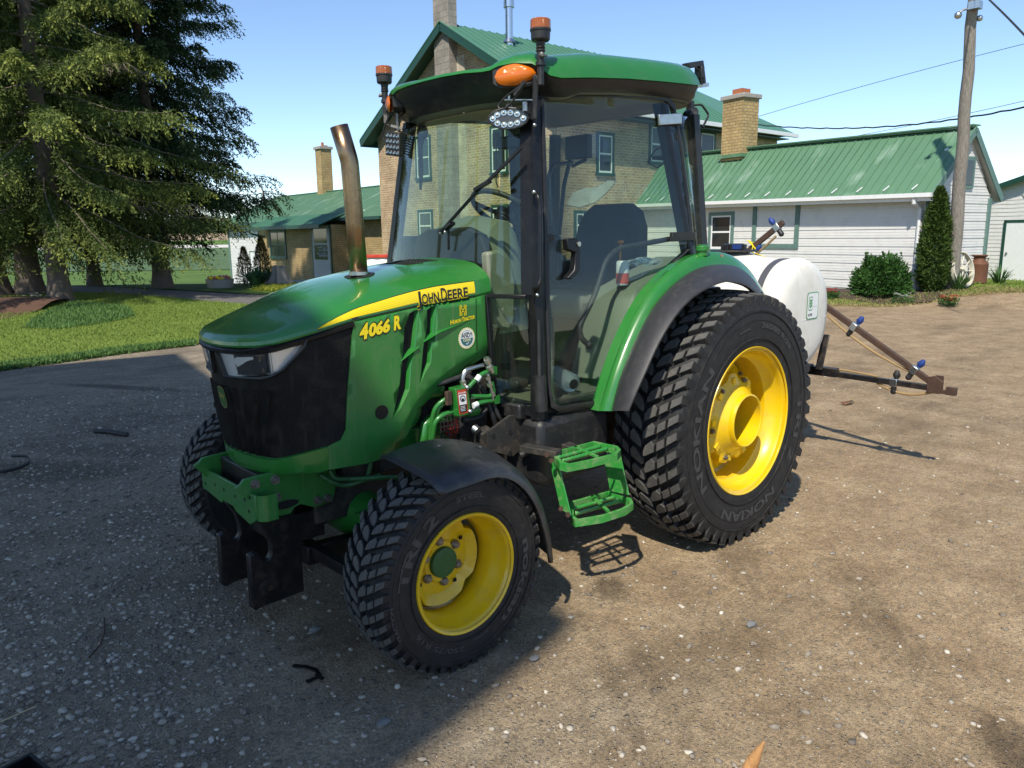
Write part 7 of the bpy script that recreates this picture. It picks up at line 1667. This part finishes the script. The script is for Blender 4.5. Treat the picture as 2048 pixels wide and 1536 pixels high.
b = MB(); rt_ = V(R_x := -.7303, .683, 0); b.tube([top + V(0, 0, -.1), top + rt_ * -.18 + V(0, 0, -.12), top + rt_ * -.26 + V(0, 0, -.18)], .02, 8); b.sphere(top + rt_ * -.27 + V(0, 0, -.22), .07, 10, 8); b.sphere(top + rt_ * .16 + V(0, 0, -.28), .06, 10, 8); b.box(top + V(.1, .08, -.08), (.2, .2, .14)); b.build('lamp_fitting', M['steel'], pole)
b = MB(); b.tube([base + V(-.0, -.16, .0) - rt_ * .0, base.lerp(top, .35) - rt_ * .11], .014, 6); b.build('ground_conduit', M['galv'], pole)
def wire(label, pts, r, wob=0):
    """sagging cable through 3-D points"""
    pts = [V(p) for p in pts]; b = MB(); P = []
    N = 40
    for k in range(N + 1):
        t_ = k / N; a, m_, c = pts; p = a * ((1 - t_) * (1 - 2 * t_)) + m_ * (4 * t_ * (1 - t_)) + c * (t_ * (2 * t_ - 1)); P.append(p + V(0, 0, wob * math.sin(k * 2.2)))
    b.tube(P, r, 6); tag(b.build('overhead_wire', M['hose'], None), label, 'wire', 'overhead wires')
def far(px_pt, d): v = V(px_pt) - V(CX, CY, 1.563); return V(CX, CY, 1.563) + v.normalized() * d
wire('thick twisted black cable sagging from the farmhouse eave past the pole', (far((-13.135,-6.733,4.000), 30), far((-15.947,-5.075,4.000), 26), far((-14.882,-1.427,4.000), 22)), .022, .012)
wire('thin wire rising to the right above the outbuilding chimney', (far((-12.263,-6.351,4.000), 45), far((-15.741,-5.070,5.000), 42), far((-13.937,-1.318,5.000), 40)), .012)
wire('thin wire just above the outbuilding ridge crossing behind the thick cable', (far((-17.865,-7.470,4.000), 45), far((-16.010,-4.095,4.000), 42), far((-14.013,-1.232,4.000), 40)), .012)
wire('thick cable crossing the upper right corner of the picture', (top + V(0, 0, .3), far((-15.953,-2.671,6.000), 16), far((-20.632,-3.138,6.000), 14)), .016)
dp = far((-9.888,-25.323,3.000), 75); e = thing('distant_pole', 'small far utility pole beyond the left wing roof', 'pole', (dp.x, dp.y, -1.1)); b = MB(); b.cyl(V(dp.x, dp.y, -1.1), V(dp.x, dp.y, dp.z + .8), .13, .1, 10); b.build('pole_shaft', M['bark'], e)
# ---- milk can, wagon wheel
mp = (CX + ((-16.706,-2.891,0.340)[0] - CX) * 1.0, (-16.706,-2.891,0.340)[1]); zg = float(terr(*mp)) + .03
mc = thing('milk_can', 'rusty brown milk can standing beside the cream wagon wheel', 'milk can', (mp[0], mp[1], zg))
M['canrust'] = mat('rusty_tin', (.13, .055, .03), .7, .3, .3, 9, dust=(.24, .10, .05), dfac=.5, bump=.3, bs=40)
b = MB(); b.lathe([(.0, 0), (.19, 0), (.2, .02), (.195, .04), (.195, .42), (.2, .44), (.185, .47), (.12, .54), (.115, .60), (.13, .62)], V(mp[0], mp[1], zg), (0, 0, 1), 28); b.build('can_body', M['canrust'], mc)
b = MB(); b.lathe([(.12, .60), (.15, .615), (.165, .64), (.16, .655), (0, .66)], V(mp[0], mp[1], zg), (0, 0, 1), 28); b.build('lid', M['canrust'], mc)
for sg in (1, -1): b = MB(); b.tube([V(mp[0], mp[1], zg) + V(.09 * sg, .09 * -sg, .58), V(mp[0], mp[1], zg) + V(.15 * sg, .15 * -sg, .57), V(mp[0], mp[1], zg) + V(.13 * sg, .13 * -sg, .49)], .012, 6); b.build('handle', M['canrust'], mc)
wp_ = ((-15.595,-2.894,0.340)[0], (-15.595,-2.894,0.340)[1]); zg = float(terr(*wp_)) + .02
ww = thing('wagon_wheel', 'cream painted spoked wagon wheel leaning on the white siding', 'wheel', (wp_[0], wp_[1], zg))
ax = V(.20, .96, .22).normalized(); cw_ = V(wp_[0], wp_[1], zg + .40); M['cream'] = mat('cream_paint', (.60, .57, .46), .5, 0, .08, 6, dust=(.4, .35, .25), dfac=.3)
b = MB(); b.lathe([(.37, -.05), (.40, -.05), (.40, .05), (.37, .05), (.37, -.05)], cw_, ax, 44); b.build('rim', M['cream'], ww)
a1 = ax.orthogonal().normalized(); a2 = ax.cross(a1)
for k in range(10):
    a = 2 * PI * k / 10; d = a1 * math.cos(a) + a2 * math.sin(a); b = MB(); b.tube([cw_ + ax * (.03 * (1 if k % 2 else -1)) + d * .05, cw_ + d * .375], .012, 8); b.build('spoke', M['cream'], ww)
b = MB(); b.lathe([(0, -.08), (.06, -.08), (.06, .08), (0, .08)], cw_, ax, 16); b.build('hub', M['cream'], ww)
# ---- far treeline
n = 26000; dpt = G.uniform(508, 540, n); lt = G.uniform(-60, 330, n); hh = (5 + 5 * np.abs(np.sin(lt * .21)) + 3 * np.sin(lt * .53 + 1)) ; z = 5.0 + hh * G.random(n) ** .8
p = np.stack([CX + dpt * math.cos(AZ0) - lt * math.sin(AZ0), CY + dpt * math.sin(AZ0) + lt * math.cos(AZ0), z], 1)
M['farwood'] = leaf_mat('far_woods', (.05, .085, .045), (.09, .13, .065), (.12, .16, .08))
kind(leaf_object('treeline', diamonds(p, unit(G.normal(0, 1, (n, 3))), unit(G.normal(0, 1, (n, 3))), np.full(n, 2.2), np.full(n, .8)), G.random(n) * .5, M['farwood'], None), 'stuff')

# =================================================================== LOOSE STONES AND LITTER ON THE YARD
def stones(name, n, rng, smin, smax, m, seed):
    g = np.random.default_rng(seed); bm = bmesh.new(); bmesh.ops.create_icosphere(bm, subdivisions=1, radius=1); base = np.array([v.co[:] for v in bm.verts]); fs = np.array([[v.index for v in f.verts] for f in bm.faces]); bm.free()
    pts = []
    while len(pts) < n:
        a = g.uniform(-.75, .62); d = rng[0] + (rng[1] - rng[0]) * g.random() ** 1.3; x, y = CX + d * math.cos(AZ0 - a), CY + d * math.sin(AZ0 - a)
        lat = -math.sin(-a) * d
        pr = .95 if (x * .62 - y * .42) > 1.6 - .4 * g.random() else .07
        if g.random() < pr and not inside((x, y), lawn): pts.append((x, y))
    P = np.array(pts); k = len(P); s = smin * (smax / smin) ** (g.random(k) ** 2.2); co = np.repeat(base[None], k, 0) * (1 + g.normal(0, .17, (k, len(base), 1)))
    co *= np.stack([s * g.uniform(.8, 1.4, k), s * g.uniform(.6, 1.0, k), s * g.uniform(.35, .7, k)], 1)[:, None, :]
    a = g.uniform(0, 2 * PI, k); ca, sa = np.cos(a)[:, None], np.sin(a)[:, None]; X = co[..., 0] * ca - co[..., 1] * sa; Y = co[..., 0] * sa + co[..., 1] * ca
    co = np.stack([X + P[:, 0:1], Y + P[:, 1:2], co[..., 2] + (s * .18)[:, None]], -1)
    fi = (fs[None] + (np.arange(k) * len(base))[:, None, None]).reshape(-1); at = np.repeat(g.random(k), len(base))
    o = raw_mesh(name, co.reshape(-1, 3), fi, 3, m, None, smooth=False, attr={'tip': at}); return kind(o, 'stuff')
t = NT('loose_stone'); at = t.N('ShaderNodeAttribute'); at.attribute_name = 'tip'; c = t.ramp(at.outputs['Fac'], [(0, (.12, .10, .08)), (.3, (.22, .185, .145)), (.6, (.31, .27, .215)), (.9, (.40, .355, .29)), (1, (.56, .51, .43))])
n_ = t.noise(t.co(), 90, 3); c = t.mix(1., c, t.ramp(n_, [(.3, .8), (.7, 1.15)]), 'MULTIPLY'); t.base(c); t.set(Roughness=.88); M['stone'] = t.mat
stones('pebbles', 30000, (1.4, 9), .0028, .016, M['stone'], 21)
stones('coarse_gravel', 520, (1.6, 9), .010, .020, M['stone'], 22)
def rock(label, px, s):
    b = MB(); b.sphere(V(px) + V(0, 0, s * .35), s, 10, 7, (1.2, .8, .55)); b.v = [(x + rnd.uniform(-.1, .1) * s, y + rnd.uniform(-.1, .1) * s, z + rnd.uniform(-.08, .08) * s) for x, y, z in b.v]
    tag(b.build('stone', mat('blue_grey_stone', (.16, .16, .155), .85, 0, .2, 40), None, 30), label, 'stone', 'single stones on the yard')
rock('oval blue grey stone at the edge of the foreground shadow', (2.221,0.987,0.000), .022)
rock('brown lump of earth on the sunlit gravel right of the front wheel', (1.599,1.052,0.000), .020)
rock('grey stone on the sunlit gravel far right of the front wheel', (0.789,1.480,0.000), .022)
rock('pale stone in the shade before the black hook plates', (2.088,0.284,0.000), .022)
b = MB(); b.tube([V((1.813,-3.911,0.020)), V((1.747,-3.800,0.024)), V((1.694,-3.654,0.024)), V((1.656,-3.592,0.020))], .019, 12); tag(b.build('hose_piece', M['hose'], None, 40), 'short piece of black hose lying on the gravel in the shade', 'hose')
b = MB(); P = [V(p) for p in ((2.679,-3.222,0.012), (2.581,-3.109,0.012), (2.487,-3.144,0.012), (2.414,-3.202,0.020), (2.395,-3.362,0.030), (2.478,-3.493,0.020))]; b.grid([[p, p + V(0, 0, .022)] for p in arcpts(P, 24)]); tag(b.build('rubber_strap', M['hose'], None, 40, solid=.004), 'curved black rubber strap on the gravel at the left edge', 'strap')
b = MB(); P = [V(p) for p in ((2.277,0.466,0.006), (2.250,0.516,0.012), (2.233,0.559,0.012), (2.240,0.602,0.010), (2.293,0.599,0.006))]
for a, c in zip(P[:-1], P[1:]): b.bar(a, c, .014, .005)
b.bar((2.247,0.586,0.010), (2.242,0.626,0.010), .012, .008); tag(b.build('plastic_trim', M['black_gloss'], None), 'bent strip of black plastic trim on the gravel before the front wheel', 'trim')
b = MB(); b.tube([V((2.683,-0.419,0.010)), V((2.719,-0.278,0.012)), V((2.759,-0.188,0.010)), V((2.815,-0.122,0.008))], [.003, .004, .004, .003], 6); tag(b.build('thin_stick', M['rust'], None), 'thin curved brown twig lying on the left gravel', 'twig')
b = MB(); b.tube([V((3.140,0.110,0.008)), V((3.034,0.099,0.012))], .0018, 5); tag(b.build('straw', mat('dry_straw', (.55, .45, .25), .8), None), 'pale piece of straw on the gravel at lower left', 'straw')
e = thing('dead_leaf', 'curled brown leaf on the gravel below the sprayer boom', 'leaf', (-3.551,-0.069,0.000))
b = MB(); b.grid([[V((-3.427,-0.070,0.010)) + V(0, 0, .02), V((-3.441,-0.030,0.000))], [V((-3.479,-0.040,0.030)), V((-3.490,-0.006,0.010))], [V((-3.581,-0.029,0.030)), V((-3.590,-0.023,0.020))]]); b.build('leaf_blade', M['canrust'], e, solid=.002)
b = MB(); b.tube([V((-3.414,-0.019,0.020)), V((-3.490,0.002,0.030)), V((-3.601,-0.013,0.015)), V((-3.602,-0.035,0.040))], .004, 5); b.build('leaf_stalk', M['drygrass'], e)
# black plastic box at the lower left corner
e = thing('open_box', 'open black plastic box on the gravel in the lower left corner', 'box', (3.149,0.465,0.000))
c0 = V((3.117,0.505,0.100)); c1 = V((3.083,0.660,0.100)); u_ = V(c1.x - c0.x, c1.y - c0.y, 0); u_.normalize(); v2 = V(u_.y, -u_.x, 0); v2 = v2 if v2.dot(V(.7, .7, 0)) > 0 else -v2
b = MB(); W_, D_ = .40, .30
def bx(a, d, z): return c0 + u_ * a + v2 * d + V(0, 0, z - c0.z)
for a0, a1, d0, d1 in ((0, W_, 0, .012), (0, W_, D_ - .012, D_), (0, .012, .012, D_ - .012), (W_ - .012, W_, .012, D_ - .012)):
    b.prism([bx(a0, d0, .0), bx(a1, d0, .0), bx(a1, d1, .0), bx(a0, d1, .0)], V(0, 0, .10))
b.prism([bx(.012, .012, .004), bx(W_ - .012, .012, .004), bx(W_ - .012, D_ - .012, .004), bx(.012, D_ - .012, .004)], V(0, 0, .006)); b.build('box_shell', M['black_gloss'], e, bevel=.002)
b = MB(); b.prism([bx(.06, .07, .011), bx(.16, .07, .011), bx(.16, .14, .011), bx(.06, .14, .011)], V(0, 0, .004)); b.build('paper_scrap', M['decal_white'], e)
# ---- dog, only the tip of its raised tail shows at the bottom of the frame
tipp = V((2.052,2.219,0.500)); low = V((2.056,2.189,0.420))
dog = thing('dog', 'tan dog at the bottom of the frame with only its tail tip showing', 'dog', (tipp.x + .35, tipp.y + .3, 0))
M['fur'] = mat('tan_fur', (.42, .22, .085), .9, 0, .35, 30, bump=.6, bs=90)
b = MB(); hd = V(.62, .78, 0); root = tipp + hd * .20 + V(0, 0, -.14)
pl = [tipp, tipp.lerp(low, .5), low, root]
body = [root, root + hd * .12 + V(0, 0, -.02), root + hd * .3, root + hd * .5, root + hd * .62 + V(0, 0, .06), root + hd * .70 + V(0, 0, .14), root + hd * .80 + V(0, 0, .17), root + hd * .90 + V(0, 0, .12)]
me = bpy.data.meshes.new('dog_body'); vs = [tuple(p) for p in pl + body[1:]]; es = [(i, i + 1) for i in range(len(vs) - 1)]; rad = [.0025, .012, .019, .030, .085, .10, .11, .075, .07, .06, .035]
sd_ = V(-hd.y, hd.x, 0)
for base_i, s_, off in ((4, 1, .06), (4, -1, .06), (6, 1, .07), (6, -1, .07)):
    p = V(vs[base_i]); n0 = len(vs); back = base_i == 4
    for q in (p + sd_ * off * s_ + V(0, 0, -.10), p + sd_ * off * s_ + hd * (.05 if back else -.02) + V(0, 0, -.2), p + sd_ * off * s_ + hd * (-.05 if back else .0) + V(0, 0, -(p.z - .12)), p + sd_ * off * s_ + hd * (-.03 if back else .01) + V(0, 0, -(p.z - .025)), p + sd_ * off * s_ + hd * .04 + V(0, 0, -(p.z - .02))): vs.append(tuple(q))
    es += [(base_i, n0)] + [(n0 + k, n0 + k + 1) for k in range(4)]; rad += [.06, .045, .026, .024, .022]
me.from_pydata(vs, es, []); me.materials.append(M['fur']); do = bpy.data.objects.new('dog_body', me); COL.objects.link(do); do.parent = dog; do.matrix_parent_inverse = Matrix.Translation(dog.location).inverted()
sk = do.modifiers.new('skin', 'SKIN')
for i, r in enumerate(rad): me.skin_vertices[0].data[i].radius = (r, r)
me.skin_vertices[0].data[4].use_root = True
do.modifiers.new('sub', 'SUBSURF').levels = 2; do.modifiers['sub'].render_levels = 2


# =================================================================== LIGHT, SKY, CAMERA
scn.world = bpy.data.worlds.new('World'); scn.world.use_nodes = True
wt = scn.world.node_tree; bg = wt.nodes['Background']; sky = wt.nodes.new('ShaderNodeTexSky'); sky.sky_type = 'NISHITA'
SAZ, SEL = 28., 50.5
sky.sun_disc = False; sky.sun_elevation = math.radians(SEL); sky.sun_rotation = math.radians(90 - SAZ); sky.altitude = 1500; sky.air_density = 1.0; sky.dust_density = .1; sky.ozone_density = 3.0
wt.links.new(sky.outputs[0], bg.inputs[0]); bg.inputs[1].default_value = .135
sl = bpy.data.lights.new('sun', 'SUN'); sl.energy = 4.1; sl.angle = math.radians(1.0); sl.color = (1, .93, .80)
so = bpy.data.objects.new('sun', sl); COL.objects.link(so)
sd = V(math.cos(math.radians(SAZ)) * math.cos(math.radians(SEL)), math.sin(math.radians(SAZ)) * math.cos(math.radians(SEL)), math.sin(math.radians(SEL)))
so.rotation_euler = sd.to_track_quat('Z', 'Y').to_euler(); so.location = sd * 60
cd = bpy.data.cameras.new('camera'); co_ = bpy.data.objects.new('camera', cd); COL.objects.link(co_); scn.camera = co_
cd.sensor_width = 36; cd.lens = 26.844; cd.clip_end = 6000; cd.clip_start = .05
F_c = V(math.cos(3.9688) * math.cos(.19192), math.sin(3.9688) * math.cos(.19192), -math.sin(.19192))
R_c = V(math.sin(3.9688), -math.cos(3.9688), 0); U_c = R_c.cross(F_c)
c_, s_ = math.cos(-.0119), math.sin(-.0119); R_c, U_c = R_c * c_ + U_c * s_, U_c * c_ - R_c * s_
mw = Matrix((R_c, U_c, -F_c)).transposed().to_4x4(); mw.translation = V(3.4195, 2.928, 1.563); co_.matrix_world = mw
scn.view_settings.view_transform = 'Standard'; scn.view_settings.look = 'None'; scn.view_settings.exposure = .58; scn.view_settings.gamma = 1
scn.render.film_transparent = False
try:
    scn.cycles.use_denoising = True; scn.cycles.denoiser = 'OPENIMAGEDENOISE'; scn.cycles.max_bounces = 10; scn.cycles.transparent_max_bounces = 24; scn.cycles.sample_clamp_indirect = 6
except Exception: pass
